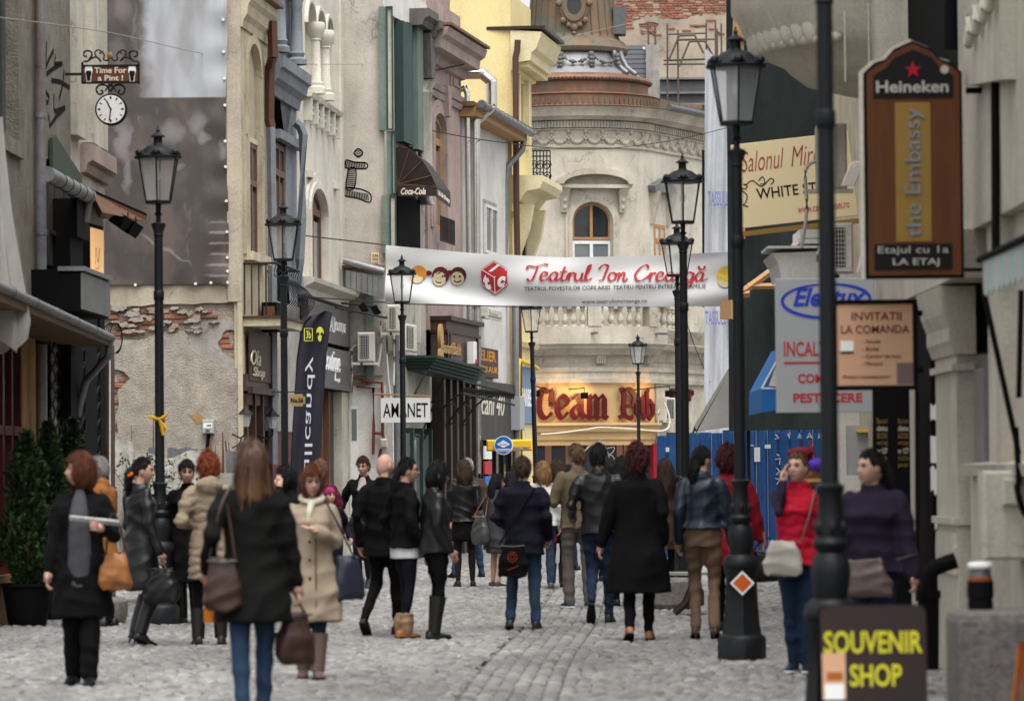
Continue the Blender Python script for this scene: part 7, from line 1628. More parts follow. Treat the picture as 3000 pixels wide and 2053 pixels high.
def copy_tree(o,loc,rz=0,label=None):
 c = o.copy(); C.objects.link(c); c.location = loc; c.rotation_euler = (0,0,rz); LOC[c.name] = Vector(loc); c['label'] = label
 for ch in o.children:
  d = ch.copy(); C.objects.link(d); d.parent = c
  for g in ch.children: e_ = g.copy(); C.objects.link(e_); e_.parent = d
 return c
LAMPS = [((471,1825),0,'street lamp with a yellow ribbon and orange sticker before the bare gable'),((837,51),0,'street lamp beside the black feather flag'),((1184,64),0,'street lamp in front of the AMANET board'),((1576,78),.0,'leaning street lamp between the cash machine sign and the pub'),
  ((1874,102),.52,'small distant street lamp in front of the pub letters'),((2012,44),0,'street lamp whose lantern stands above the right part of the banner'),((1993,56),.45,'street lamp half hidden behind the one by the banner'),((2174,1928),.05,'big blurred street lamp with an orange sticker at right of the crowd'),((2440,20.5),.1,'nearest street lamp, top cut off, behind the souvenir board')]
lamps = []
for (u,d),rz,lab in LAMPS:
 if d > 200: p = gpt(u,d)
 else: p = Vector((xat(u,d,1382 + 17325 / d),d,0))
 if first: lamp0.location = p; lamp0['label'] = lab; LOC[lamp0.name] = p; lamps.append(lamp0); lamp0.rotation_euler = (0,0,rz); first = False
 else: lamps.append(copy_tree(lamp0,p,rz,lab))
lamps[3].rotation_euler = (0,R(-1.2),0)
for i,z in ((0,.52),(7,.62)):
 p = lamps[i].location; s = .095 if i == 0 else .10
 for k,(r_,m_) in enumerate(((s,'print_white'),(s * .78,mat('sticker_orange',(.62,.12,.02))))):
  mb = MB(Matrix.Translation(p)); y = -.150 - .002 * k; mb.add([(-r_,y,z),(0,y,z - r_),(r_,y,z),(0,y,z + r_)],[(0,1,2,3)])
  o_ = mb.build('sticker',m_,None); o_.parent = lamps[i]; o_.matrix_parent_inverse = (Matrix.Translation(p) @ Matrix.Rotation(lamps[i].rotation_euler.z,4,'Z')).inverted()
rb = lamps[0].location; zz = 2.12
mb = MB(); mb.tube([rb + Vector((.05 * math.sin(a),-.05 * math.cos(a),zz)) for a in [2 * PI * k / 10 for k in range(11)]],.018,5)
for ps in (((0,0),(-.07,.02),(-.11,.03)),((0,0),(.05,.02),(.08,.05)),((.0,0),(.03,-.09),(.04,-.17)),((.0,0),(.06,-.08),(.08,-.12))): mb.tube([rb + Vector((x,-.06,zz + z)) for x,z in ps],[.010,.02,.014],5)
mb.build('yellow_ribbon',mat('ribbon',(.62,.33,.02),rough=.6),None,60,rb + Vector((0,-.06,zz)),'yellow ribbon tied round the lamp post before the gable','ribbon')
# theatre banner across the street
bn = thing('theatre_banner','white fabric theatre banner with red script hung across the street','banner',pt(1640,890,64)); b0,b1 = pt(1130,806,65.2),pt(2165,815,64.2)
fN2 = Fac((b0.x,b0.y),(b1.x,b1.y)); nx,nz = 90,22; vs,fs = [],[]
def bz(s,t):      # top and bottom edges from the photo
 ut = [(0,718),(.25,742),(.5,754),(.75,750),(1,736)]; ub = [(0,886),(.25,893),(.5,897),(.75,898),(1,898)]
 def ip(L): 
  for (a,va),(b,vb) in zip(L[:-1],L[1:]):
   if s <= b + 1e-9: return va + (vb - va) * (s - a) / (b - a)
  return L[-1][1]
 u = 1130 + 1035 * s; v = ip(ub) * (1 - t) + ip(ut) * t; return fN2.px(u,v)
def by(s,t): return -.02 * math.sin(21 * (s * 1.1 - t * .25)) * (.4 + .6 * t) - .05 * math.sin(5.5 * t + 7 * s + 1.5 * math.sin(3 * s)) * (1 - .5 * t) - .03 * math.sin(9 * (t + s * 1.4)) * math.exp(-3 * s) - .02 * math.sin(12 * (t - s * 1.2)) * math.exp(-3 * (1 - s)) - .012 * math.sin(14 * s + 5 * t)
for j in range(nz + 1):
 for i in range(nx + 1): s,t = i / nx,j / nz; x,z = bz(s,t); vs.append((x,by(s,t),z))
for j in range(nz):
 for i in range(nx): k = j * (nx + 1) + i; fs.append((k,k + 1,k + nx + 2,k + nx + 1))
fN2.mb().add(vs,fs).build('cloth','banner',bn,70)
def onb(mb,name,m_):      # lay flat print on the rippled cloth
 inv = fN2.M.inverted(); out = []
 for p in mb.v:
  q = inv @ p; s = q.x / fN2.L; zb_,zt_ = bz(max(0,min(1,s)),0)[1],bz(max(0,min(1,s)),1)[1]; t = (q.z - zb_) / (zt_ - zb_); out.append(fN2.M @ Vector((q.x,by(s,t) + q.y - .018,q.z)))
 mb.v = out; return mb.build(name,m_,bn)
def bq(u0,v0,u1,v1): um = (u0 + u1) / 2; return fN2.px(u0,v1)[0],fN2.px(um,v1)[1],fN2.px(u1,v0)[0],fN2.px(um,v0)[1]
S_ = {'T': [crv([(.0,.75),(.05,.95),(.5,.9),(1,1.05),(1.25,1.0)]),crv([(.62,.95),(.5,.5),(.3,.05),(.1,0),(.0,.15)])],'e': [crv([(.0,.2),(.4,.35),(.45,.5),(.25,.55),(.08,.3),(.12,.05),(.35,.02),(.6,.2)])],
 'a': [crv([(.5,.45),(.3,.55),(.05,.3),(.1,.03),(.3,.05),(.5,.4)]),crv([(.52,.5),(.42,.15),(.5,.02),(.7,.18)])],'t': [crv([(.35,.9),(.2,.4),(.15,.08),(.3,.0),(.5,.18)]),[(.05,.55),(.5,.6)]],
 'r': [crv([(.0,.2),(.2,.5),(.2,.3),(.12,.0)]),crv([(.17,.25),(.35,.5),(.5,.45)])],'u': [crv([(.1,.5),(.05,.15),(.2,.0),(.4,.2),(.5,.5)]),crv([(.5,.5),(.42,.1),(.55,.02),(.7,.18)])],
 'l': [crv([(.0,.2),(.3,.7),(.4,1.0),(.25,.9),(.1,.3),(.2,.02),(.45,.18)])],'I': [crv([(.05,.75),(.3,1.0),(.6,.95),(.45,.5),(.3,.1),(.05,.02)])],'o': [crv([(.4,.5),(.15,.5),(.02,.2),(.2,.0),(.42,.15),(.45,.42),(.35,.5),(.6,.4)])],
 'n': [crv([(.05,.45),(.15,.5),(.12,.25),(.05,.0)]),crv([(.1,.2),(.35,.52),(.45,.4),(.38,.1),(.5,.0),(.65,.18)])],'C': [crv([(.85,.8),(.75,1.0),(.4,.85),(.1,.45),(.15,.08),(.45,.0),(.85,.3)])],'g': [crv([(.5,.45),(.25,.55),(.05,.3),(.15,.05),(.35,.1),(.52,.45)]),crv([(.52,.5),(.4,-.1),(.2,-.38),(.05,-.25),(.3,-.05),(.65,.2)])],
 'ă': [crv([(.5,.45),(.3,.55),(.05,.3),(.1,.03),(.3,.05),(.5,.4)]),crv([(.52,.5),(.42,.15),(.5,.02),(.75,.15)]),crv([(.2,.95),(.3,.75),(.5,.75),(.6,.95)])]}
adv = {'T': .72,'I': .6,'C': .8,'l': .36,'t': .42,'r': .46,'o': .52}
x = 1548; 
for word,ux in (('Teatrul',1546),('Ion',1752),('Creangă',1858)):
 u = ux
 for ch in word:
  mb = fN2.mb(); k_ = 46; p = fN2.px(u,823); sc_ = k_ / 174
  strokes(mb,S_[ch],.042,-.004,.002,0,sc_ * 1.08,sc_,p[0],p[1],nib=R(20)); onb(mb,'script_letter','print_red'); u += adv.get(ch,.58) * k_ * 1.08
for t_,(u0,v0,u1,v1) in (('TEATRUL POVESTILOR COPILARIEI. TEATRU PENTRU INTREAGA FAMILIE',(1537,836,2068,848)),('www.teatrulioncreanga.ro',(1705,877,1896,891))):
 mb = fN2.mb(); mb.text(t_,*bq(u0,v0,u1,v1),-.004,.002); onb(mb,'print_line','print_black')['kind'] = 'stuff'
cx_,cz_ = fN2.px(1449,813); rr = .285; hexp = [(cx_ + rr * .9 * math.cos(R(30 + 60 * k)),cz_ + rr * math.sin(R(30 + 60 * k))) for k in range(6)]
mb = fN2.mb()
for k in range(6):
 a_,b_ = hexp[k],hexp[(k + 1) % 6]
 for i in range(6):
  for j in range(4): q4 = [(cx_ + (a_[0] + (b_[0] - a_[0]) * s_ - cx_) * t_,-.006,cz_ + (a_[1] + (b_[1] - a_[1]) * s_ - cz_) * t_) for s_,t_ in ((j / 4,i / 6),((j + 1) / 4,i / 6),((j + 1) / 4,(i + 1) / 6),(j / 4,(i + 1) / 6))]; mb.add(q4,[(0,1,2,3)])
onb(mb,'cube_logo','print_red')
mb = fN2.mb(); c_ = (cx_,cz_ + .0)
for k in (0,2,4): strokes(mb,[[c_,(cx_ + (hexp[k][0] - cx_) * .97,cz_ + (hexp[k][1] - cz_) * .97)]],.012,-.0065,.002)
strokes(mb,[[(cx_ + (p[0] - cx_) * .93,cz_ + (p[1] - cz_) * .93) for p in hexp + hexp[:1]]],.01,-.0065,.002)
mb.text('t',cx_ - .2,cz_ - .2,cx_ - .06,cz_ + .05,-.0066,.002,0,-.3,.06); mb.text('c',cx_ + .05,cz_ - .17,cx_ + .2,cz_ + .02,-.0066,.002,0,.3,.06); mb.text('i',cx_ - .1,cz_ + .1,cx_ + .1,cz_ + .22,-.0066,.002,0,.8,.06); onb(mb,'logo_letters','print_white')
skinp = mat('print_skin',(.62,.52,.33)); 
for (u,v,r_,hm,hp) in ((1222,807,.13,(.55,.22,.03),0),(1287,813,.14,(.12,.02,.02),1),(1340,812,.13,(.08,.02,.015),2),(2125,815,.16,(.70,.48,.06),3)):
 c = fN2.px(u,v); hmm = mat('print_hair%d' % hp,hm); mb = fN2.mb(); mb.prism(arc(c[0] + .02,c[1] + .035,r_ * 1.08,r_ * 1.05,0,2 * PI - .2,20),-.005,-.004)
 if hp == 1:
  for sx in (-1,1): mb.prism(arc(c[0] + sx * r_ * 1.35,c[1] + .08,r_ * .45,r_ * .3,0,2 * PI - .3,12),-.005,-.004)
 onb(mb,'child_hair',hmm); mb = fN2.mb(); mb.prism(arc(c[0],c[1] - .02,r_ * .88,r_ * .85,0,2 * PI - .2,20),-.007,-.0055); onb(mb,'child_face',skinp)
 mb = fN2.mb()
 for sx in (-.4,.35): mb.prism(arc(c[0] + sx * r_,c[1] + .01,r_ * .13,r_ * .17,0,2 * PI - .3,10),-.009,-.0075)
 strokes(mb,[arc(c[0],c[1] - .03,r_ * .5,r_ * .42,R(200),R(340),8)],.018,-.0075,.002); onb(mb,'child_features','print_black')
tubes(bn,'guy_rope','iron',[pt(872,688,61),fN2.w(0,0,fN2.px(1130,718)[1])],.010,4); tubes(bn,'guy_rope','iron',[pt(872,868,61),fN2.w(0,0,fN2.px(1130,886)[1])],.010,4)
tubes(bn,'bottom_rope','iron',[fN2.w(0,.02,fN2.px(1130,889)[1]),fN2.w(fN2.L * .4,.02,fN2.px(1550,899)[1])],.008,4)
# overhead cables
for i,(ps,r_) in enumerate(((((0,52,40),(320,96,46),(560,150,55),(780,185,60),(1100,187,68),(1250,173,72),(1560,130,88),(1830,72,104)),.006),(((1180,365,70),(1310,392,72),(1450,415,76),(1650,436,85),(1800,434,90),(1980,410,96),(2130,375,99)),.010),(((1990,870,100),(2030,1000,100),(2080,1120,99)),.012))):
 P = crv([tuple(pt(*p)) for p in ps],5); MB().tube([Vector(p) for p in P],r_,4).build('overhead_cable','canvas_grey' if i == 0 else 'iron',None,None,Vector(P[0]),('thin pale cable strung across the upper street from the left','dark cable sagging before the round corner house','short dark cable slanting behind the grey parasol')[i],'cable')
# feather flag
ff_ = thing('feather_flag','black feather flag with lime skull and mirrored white lettering','flag',pt(925,1500,53.5)); Yf = 53.5
zlist = [(917,938,974),(925,912,973),(945,893,970),(980,882,965),(1050,872,957),(1150,866,950),(1250,860,944),(1350,855,938),(1480,850,930),(1610,846,924)]
vs,fs,nx = [],[],14
for v,u0,u1 in zlist:
 for i in range(nx + 1): s = i / nx; p = pt(u0 + (u1 - u0) * s,v - (6 * math.sin(PI * s) if v == 917 else 0),Yf); vs.append((p.x,p.y - .03 * math.sin(s * 9 + v * .006) - .05 * s,p.z))
for j in range(len(zlist) - 1):
 for i in range(nx): k = j * (nx + 1) + i; fs.append((k,k + 1,k + nx + 2,k + nx + 1))
MB().add(vs,fs).build('cloth','flag',ff_,60)
MB().tube([pt(u0 - 1,v,Yf) for v,u0,_ in zlist[1:]] + [Vector((xat(848,Yf),Yf,0))],.012,6).build('pole','iron',ff_)
fF2 = Fac((xat(850,Yf),Yf - .1),(xat(980,Yf),Yf - .1)); a_,b_ = fF2.px(890,1480),fF2.px(922,1045); mb = fF2.mb(); mb.text('skullcandy',a_[0] + .015,a_[1],b_[0] - .015,b_[1],0,.003,0,0,-.004,1,True)
for i,p in enumerate(mb.v): mb.v[i] = p + Vector(((p.z - 3) * .045 + .02,0,0))
mb.build('lettering','flag_print',ff_)
a_ = fF2.px(892,998); b_ = fF2.px(915,962); mb = fF2.mb(); w_,h_ = b_[0] - a_[0],b_[1] - a_[1]
strokes(mb,[crv([(a_[0],a_[1]),(a_[0] + w_,a_[1]),(a_[0] + w_,b_[1]),(a_[0],b_[1]),(a_[0],a_[1])],1)],.012,0,.003); mb.text('3b',a_[0] + .025,a_[1] + .03,b_[0] - .02,b_[1] - .03,0,.003,0,0,.02); mb.build('monogram','flag_lime',ff_)
c = fF2.px(937,978); mb = fF2.mb(); mb.prism([(c[0] + x * .06,c[1] + z * .1) for x,z in ((-.8,.1),(-.7,.7),(-.2,1),(.4,.95),(.85,.5),(.9,0),(.4,-.4),(.3,-.9),(.0,-1.1),(-.4,-.8),(-.5,-.3))],-.003,0); sk_ = mb.build('skull','flag_lime',ff_)
for dx in (-.025,.028): fF2.mb().prism(arc(c[0] + dx,c[1],.02,.025,0,2 * PI - .4,9),-.006,-.003).build('eye_hole','flag',sk_)
# conifers in pots at the left, planters, shrub, bench
def conifer(u,Y,vt,wd,lab,seed):
 p = Vector((xat(u,Y),Y,0)); H = zat(vt,Y,u) ; r0 = .4; rs2 = np.random.RandomState(seed); t = thing('potted_conifer',lab,'conifer',p,'dark conifers in black pots')
 MB().lathe([(.2,0),(.26,r0),(.28,r0),(.28,r0 + .03),(.24,r0 + .03),(.23,r0 - .05),(0,r0 - .05)],18,(p.x,p.y)).build('pot','black_paint',t,40)
 MB().tube([p + Vector((0,0,.3)),p + Vector((.02,0,H * .6)),p + Vector((0,0,H * .95))],[.035,.022,.006],7).build('trunk','brown_wood',t,60)
 n = 5200; h = r0 + .02 + (H - r0) * rs2.beta(1.15,1.35,n); rel = (h - r0) / (H - r0); rad = wd * (1 - rel) ** .62 * (.35 + .65 * np.minimum(1,rel * 5)) * (.86 + .3 * np.sin(rel * 14 + seed) * .4)
 an = rs2.uniform(0,2 * PI,n); lump = 1 + .30 * np.sin(an * 4 + rel * 15 + seed) + .2 * np.sin(an * 7 - rel * 27) + (rs2.uniform(0,1,n) > .9) * rs2.uniform(0,.35,n); rr_ = rad * lump * np.sqrt(rs2.uniform(.25,1,n))
 c = np.stack([p.x + rr_ * np.cos(an),p.y + rr_ * np.sin(an),h],1); s = rs2.uniform(.010,.040,n)
 d = np.stack([np.cos(an) * .6,np.sin(an) * .6,rs2.uniform(.3,1.3,n)],1) + rs2.normal(0,.45,(n,3)); d /= np.linalg.norm(d,axis=1)[:,None]
 e_ = np.cross(d,rs2.normal(0,1,(n,3))); e_ /= np.linalg.norm(e_,axis=1)[:,None]
 V = np.stack([c - e_ * (s * .5)[:,None],c + d * (s * 1.0)[:,None] - e_ * (s * .8)[:,None],c + d * (s * 2.2)[:,None],c + d * (s * 1.0)[:,None] + e_ * (s * .8)[:,None]],1).reshape(-1,3) - np.array(p)
 me = bpy.data.meshes.new('crown'); me.from_pydata(V.tolist(),[],np.arange(n * 4).reshape(-1,4).tolist()); me.materials.append(mat('conifer_green',(.013,.032,.010),(.030,.052,.014),ns=7,amt=1,rough=.7)); me.update()
 link('crown',me,t,p); return t
conifer(78,40,1268,.36,'dark conifer in a black pot nearest the shop front',3); conifer(142,41.6,1240,.34,'tall middle conifer in a black pot by the lattice gate',5); conifer(212,43.0,1232,.30,'conifer in a black pot closest to the lattice gate posts',8)
pl_ = gpt(305,1822); mb = MB(); mb.lathe([(.22,0),(.25,.08),(.25,.22),(.22,.26),(.0,.26)],8,(pl_.x,pl_.y)); mb.build('concrete_planter','stone_grey',None,30,pl_,'low pebbled concrete planter behind the person with newspaper','planter')
sp2 = Vector((xat(445,47),47,0)); st_ = thing('flowering_shrub','loose shrub with white blossom behind the lamp post','shrub',sp2); rs3 = np.random.RandomState(2); n = 900
for nm,nn,m_,s0 in (('foliage',1400,mat('shrub_green',(.05,.08,.025),(.09,.11,.04),ns=9),.03),('blossom',260,mat('blossom',(.6,.6,.55)),.02)):
 c = np.stack([sp2.x + rs3.normal(0,.17,nn),47 + rs3.normal(0,.17,nn),rs3.uniform(.3,1.78,nn)],1); d = rs3.normal(0,1,(nn,3)); d /= np.linalg.norm(d,axis=1)[:,None]; e_ = np.cross(d,rs3.normal(0,1,(nn,3))); e_ /= np.linalg.norm(e_,axis=1)[:,None]
 V = np.stack([c,c + d * s0 + e_ * s0 * .5,c + d * 2 * s0,c + d * s0 - e_ * s0 * .5],1).reshape(-1,3) - np.array(sp2); me = bpy.data.meshes.new(nm); me.from_pydata(V.tolist(),[],np.arange(nn * 4).reshape(-1,4).tolist()); me.materials.append(m_); link(nm,me,st_,sp2)
for k in range(5): MB().tube([sp2,sp2 + Vector((rs3.normal(0,.06),rs3.normal(0,.06),.8)),sp2 + Vector((rs3.normal(0,.2),rs3.normal(0,.15),1.6))],[.012,.009,.004],5).build('stem','brown_wood',st_)
bp_ = gpt(2000,1800); bn_ = thing('street_bench','low street bench with curved iron legs and pale slats behind the crowd','bench',bp_)
for k in range(4): MB().box(bp_.x - .15 ,bp_.x + .62,bp_.y + k * .1,bp_.y + k * .1 + .085,.42,.45).build('slat','canvas_pale',bn_)
for x in (0,.5):
 for y in (0,.32): MB().tube([bp_ + Vector((x + .12,y,.42)),bp_ + Vector((x + .12,y,.28)),bp_ + Vector((x + .04,y,.12)),bp_ + Vector((x - .08,y,0.01))],[.04,.05,.04,.03],6).build('leg','dark_brown',bn_,60)
pb = gpt(1988,1788); MB().lathe([(.2,0),(.24,.05),(.26,.3),(.23,.34),(0,.34)],8,(pb.x - .05,pb.y + .7)).build('concrete_planter','stone_grey',None,30,pb + Vector((-.05,.7,0)),'concrete planter behind the street bench','planter')
# ================================================================ PEOPLE
def cl(k,c,rough=.85,**kw): M[k] = mat('cloth_' + k,c,tuple(x * .72 for x in c),rough=rough,ns=kw.pop('ns',7),spec=kw.pop('spec',.12),bump=.3,bs=kw.pop('bs',70),bd=.004,sheen=kw.pop('sheen',.0)); return M[k]
for k,c in dict(black=(.003,.003,.0034),navy=(.007,.007,.014),grey=(.060,.060,.068),trench=(.30,.24,.175),puffer=(.25,.198,.138),olive=(.12,.095,.055),red=(.20,.008,.016),vest=(.42,.010,.03),purple=(.018,.013,.027),maroon=(.09,.012,.028),brown=(.055,.030,.020),suede=(.25,.10,.03),denim=(.024,.047,.087),darkdenim=(.013,.024,.050),tan=(.15,.096,.062),cargo=(.11,.095,.085),white=(.60,.60,.60),dress=(.055,.055,.06),tights=(.020,.014,.015),scarf=(.55,.54,.42),stripe=(.35,.30,.28),darkcoat=(.0055,.006,.0055)).items(): cl(k,c)
for k,c in dict(lblack=(.0045,.0045,.005),lblue=(.010,.017,.030),lbrown=(.04,.018,.013),ltan=(.26,.10,.028),lgrey=(.055,.056,.055),lcanvas=(.34,.32,.28),lmauve=(.09,.062,.055),boot=(.13,.085,.07),lnavy=(.014,.018,.035),fur=(.26,.17,.09)).items(): cl(k,c,.46,spec=.35,bs=18)
for k,c in dict(auburn=(.13,.038,.015),red=(.24,.050,.014),darkred=(.060,.010,.010),brown=(.055,.028,.016),black=(.008,.007,.008),blond=(.30,.165,.06),grey=(.30,.29,.28),lightbrown=(.14,.080,.038),copper=(.20,.10,.055),pink=(.40,.03,.14)).items():
 M['hair_' + k] = mat('hair_' + k,c,tuple(x * .45 for x in c),rough=.55,ns=11,amt=1,stretch=(7,7,1.2),spec=.25,bump=.9,bs=22,bd=.02)
mh = mat('hair_ombre',(.085,.040,.020),(.05,.024,.014),rough=.45,ns=9,amt=1,stretch=(7,7,.6),spec=.35,bump=.5,bs=16,bd=.01); M['hair_ombre'] = mh
n = mh.node_tree.nodes; l = mh.node_tree.links; g = n.new('ShaderNodeNewGeometry'); sx_ = n.new('ShaderNodeSeparateXYZ'); l.new(g.outputs['Position'],sx_.inputs[0]); k_ = n.new('ShaderNodeMapRange'); l.new(sx_.outputs[2],k_.inputs[0]); k_.inputs[1].default_value = 1.52; k_.inputs[2].default_value = 1.22
mx_ = n.new('ShaderNodeMix'); mx_.data_type = 'RGBA'; b = n['Principled BSDF']; l.new(b.inputs['Base Color'].links[0].from_socket,mx_.inputs[6]); mx_.inputs[7].default_value = (.27,.125,.045,1); l.new(k_.outputs[0],mx_.inputs[0]); l.new(mx_.outputs[2],b.inputs['Base Color'])
M['skin'] = mat('skin',(.47,.285,.215),(.40,.225,.168),rough=.55,ns=14,spec=.35); M['lips'] = mat('lips',(.30,.07,.06),rough=.4); M['eye_white'] = mat('eye_white',(.55,.53,.5),rough=.3); M['iris'] = mat('iris',(.02,.014,.01),rough=.2)
jobs = []
def job(mb,name,m_,parent,vox=.014,sm=5,fold=.006,ff=1.0,puff=0,extra=None,seed=0): jobs.append((mb,name,m_,parent,vox,sm,fold,ff,puff,extra,seed))
def ik(a,b,l1,l2,pole):
 a,b = Vector(a),Vector(b); d = b - a; D = min(d.length,(l1 + l2) * .999); d = d.normalized(); x = (l1 * l1 - l2 * l2 + D * D) / (2 * D); h = math.sqrt(max(0,l1 * l1 - x * x)); p = Vector(pole); p = (p - d * p.dot(d)).normalized(); return a + d * x + p * h
def ell(z,rx,ry,y=0,x=0,n=18): return [(x + rx * math.cos(2 * PI * k / n),y + ry * math.sin(2 * PI * k / n),z) for k in range(n)]
def limb(mb,P,rs): 
 mb.tube(P,rs,10)
 for p,r_ in zip(P,rs): mb.ball(p,r_ * .98,None,None,8,6)
HN,HM = 44,34
def head_grid():
 a = np.linspace(0,2 * PI,HN,endpoint=False); t = (np.arange(HM) + .5) / HM * PI - PI / 2
 A,T_ = np.meshgrid(a,t); return np.stack([np.cos(T_) * np.sin(A),np.cos(T_) * np.cos(A),np.sin(T_)],2)      # az 0 = +y front
HG = head_grid(); HF = [(j * HN + i,j * HN + (i + 1) % HN,(j + 1) * HN + (i + 1) % HN,(j + 1) * HN + i) for j in range(HM - 1) for i in range(HN)] + [tuple(range(HN))[::-1],tuple((HM - 1) * HN + i for i in range(HN))]
def head_pts():
 d = HG; x,y,z = d[...,0] * .074,d[...,1] * .094,d[...,2] * .115; lo = np.clip(-d[...,2],0,1); x = x * (1 - .30 * lo ** 1.5); y = y + .016 * lo * (d[...,1] > -.3) - .012 * lo * (d[...,1] < -.3)
 f = np.clip(d[...,1],0,1); g = lambda cx,cz,sx,sz: np.exp(-((x - cx) / sx) ** 2 - ((z - cz) / sz) ** 2) * (f > .3)
 y = y + .024 * g(0,-.022,.012,.018) + .012 * g(0,.002,.010,.022) - .017 * (g(.030,.012,.017,.012) + g(-.030,.012,.017,.012)) + .006 * g(0,-.058,.022,.008) + .005 * g(0,.034,.05,.012) + .008 * g(0,-.098,.022,.02) - .004 * g(0,-.072,.03,.006)
 return np.stack([x,y,z],2)
HP = head_pts()
def hair_shell(style,seed):
 d = HG; az = np.abs(np.arctan2(d[...,0],d[...,1])); z = HP[...,2]; rs_ = np.random.RandomState(seed)
 line = {'short': (.062,.01,-.07),'bob': (.060,-.115,-.13),'curly': (.055,-.02,-.09),'up': (.070,.005,-.05),'long': (.066,-.10,-.13),'hat': (.045,.01,-.04),'fringe': (.030,-.115,-.13),'thin': (.10,-.01,-.07)}[style]
 lim = np.where(az < .85,line[0] - .012 * (az / .85),np.where(az < 1.25,line[0] + (line[1] - line[0]) * (az - .85) / .4,np.where(az < 1.9,line[1],line[2])))
 on = 1 / (1 + np.exp(-(z - lim) / .006)); th = {'short': .014,'bob': .022,'curly': .036,'up': .010,'long': .020,'hat': .022,'fringe': .024,'thin': .006}[style]; am = {'curly': .013,'hat': .001,'up': .004}.get(style,.009)
 A = np.arctan2(d[...,0],d[...,1]); nz = sum(am / (k + 1) * np.sin(A * (7 + 6 * k) + z * (60 if style == 'curly' else 12) * (k + 1) + rs_.uniform(0,6)) for k in range(4))
 nz += rs_.uniform(-1,1,nz.shape) * {'curly': .011,'hat': .001}.get(style,.004)
 if style in ('bob','fringe','long'): th = th + .016 * np.clip(-z / .1,0,1)
 r = 1 + (on * (th + nz) - (1 - on) * .012) / .095; return HP * r[...,None],on
def ribbons(mb,T,P,side,w_):       # P: n x k x 3 strand points -> tapered ribbons
 n,k = P.shape[:2]; o = len(mb.v); tw = w_ * (1 - np.linspace(0,1,k) ** 2 * .85)[None,:,None]; V = np.stack([P - side * tw,P + side * tw],2).reshape(-1,3); R3 = np.array(T); V = V @ R3[:3,:3].T + R3[:3,3]; mb.v += [Vector(q) for q in V]
 for i in range(n):
  b = o + i * k * 2
  for j in range(k - 1): mb.f.append([b + 2 * j,b + 2 * j + 1,b + 2 * j + 3,b + 2 * j + 2])
 mb.m += [0] * (n * (k - 1))
def strands(mb,T,st,P_,on,seed):
 r_ = np.random.RandomState(seed + 99); n = {'curly': 900,'thin': 120}.get(st,520); L = {'short': .042,'bob': .075,'fringe': .07,'long': .09,'up': .06,'curly': .04,'thin': .02}[st]; ix = np.flatnonzero(on.reshape(-1) > .7); ix = ix[r_.randint(0,len(ix),n)]; p = P_.reshape(-1,3)[ix] + r_.normal(0,.003,(n,3)); nn = p / np.linalg.norm(p,axis=1)[:,None]
 c = (np.array([0,-.10,.0]) - p) if st == 'up' else (p - np.array([.01,-.035,.125])); t = c - nn * (c * nn).sum(1)[:,None]; t /= np.linalg.norm(t,axis=1)[:,None] + 1e-6; t += r_.normal(0,1.2 if st == 'curly' else .28,(n,3)); t -= nn * (t * nn).sum(1)[:,None]; t /= np.linalg.norm(t,axis=1)[:,None] + 1e-6
 s = np.linspace(0,1,5)[None,:,None]; ln = (L * r_.uniform(.5,1.2,n))[:,None,None]; lift = r_.uniform(.001,.016 if st == 'curly' else .008,n)[:,None,None]
 P = p[:,None] + nn[:,None] * (.001 + lift * np.sin(PI * (s * .8 + .1)) - (0 if st == 'curly' else .35) * ln * s * s * .4) + t[:,None] * ln * s + np.array([0,0,-1.]) * ln * .35 * s * s; sd = np.cross(nn,t)[:,None]; ribbons(mb,T,P,sd,.0035 if st != 'curly' else .0045)
PEOPLE = []
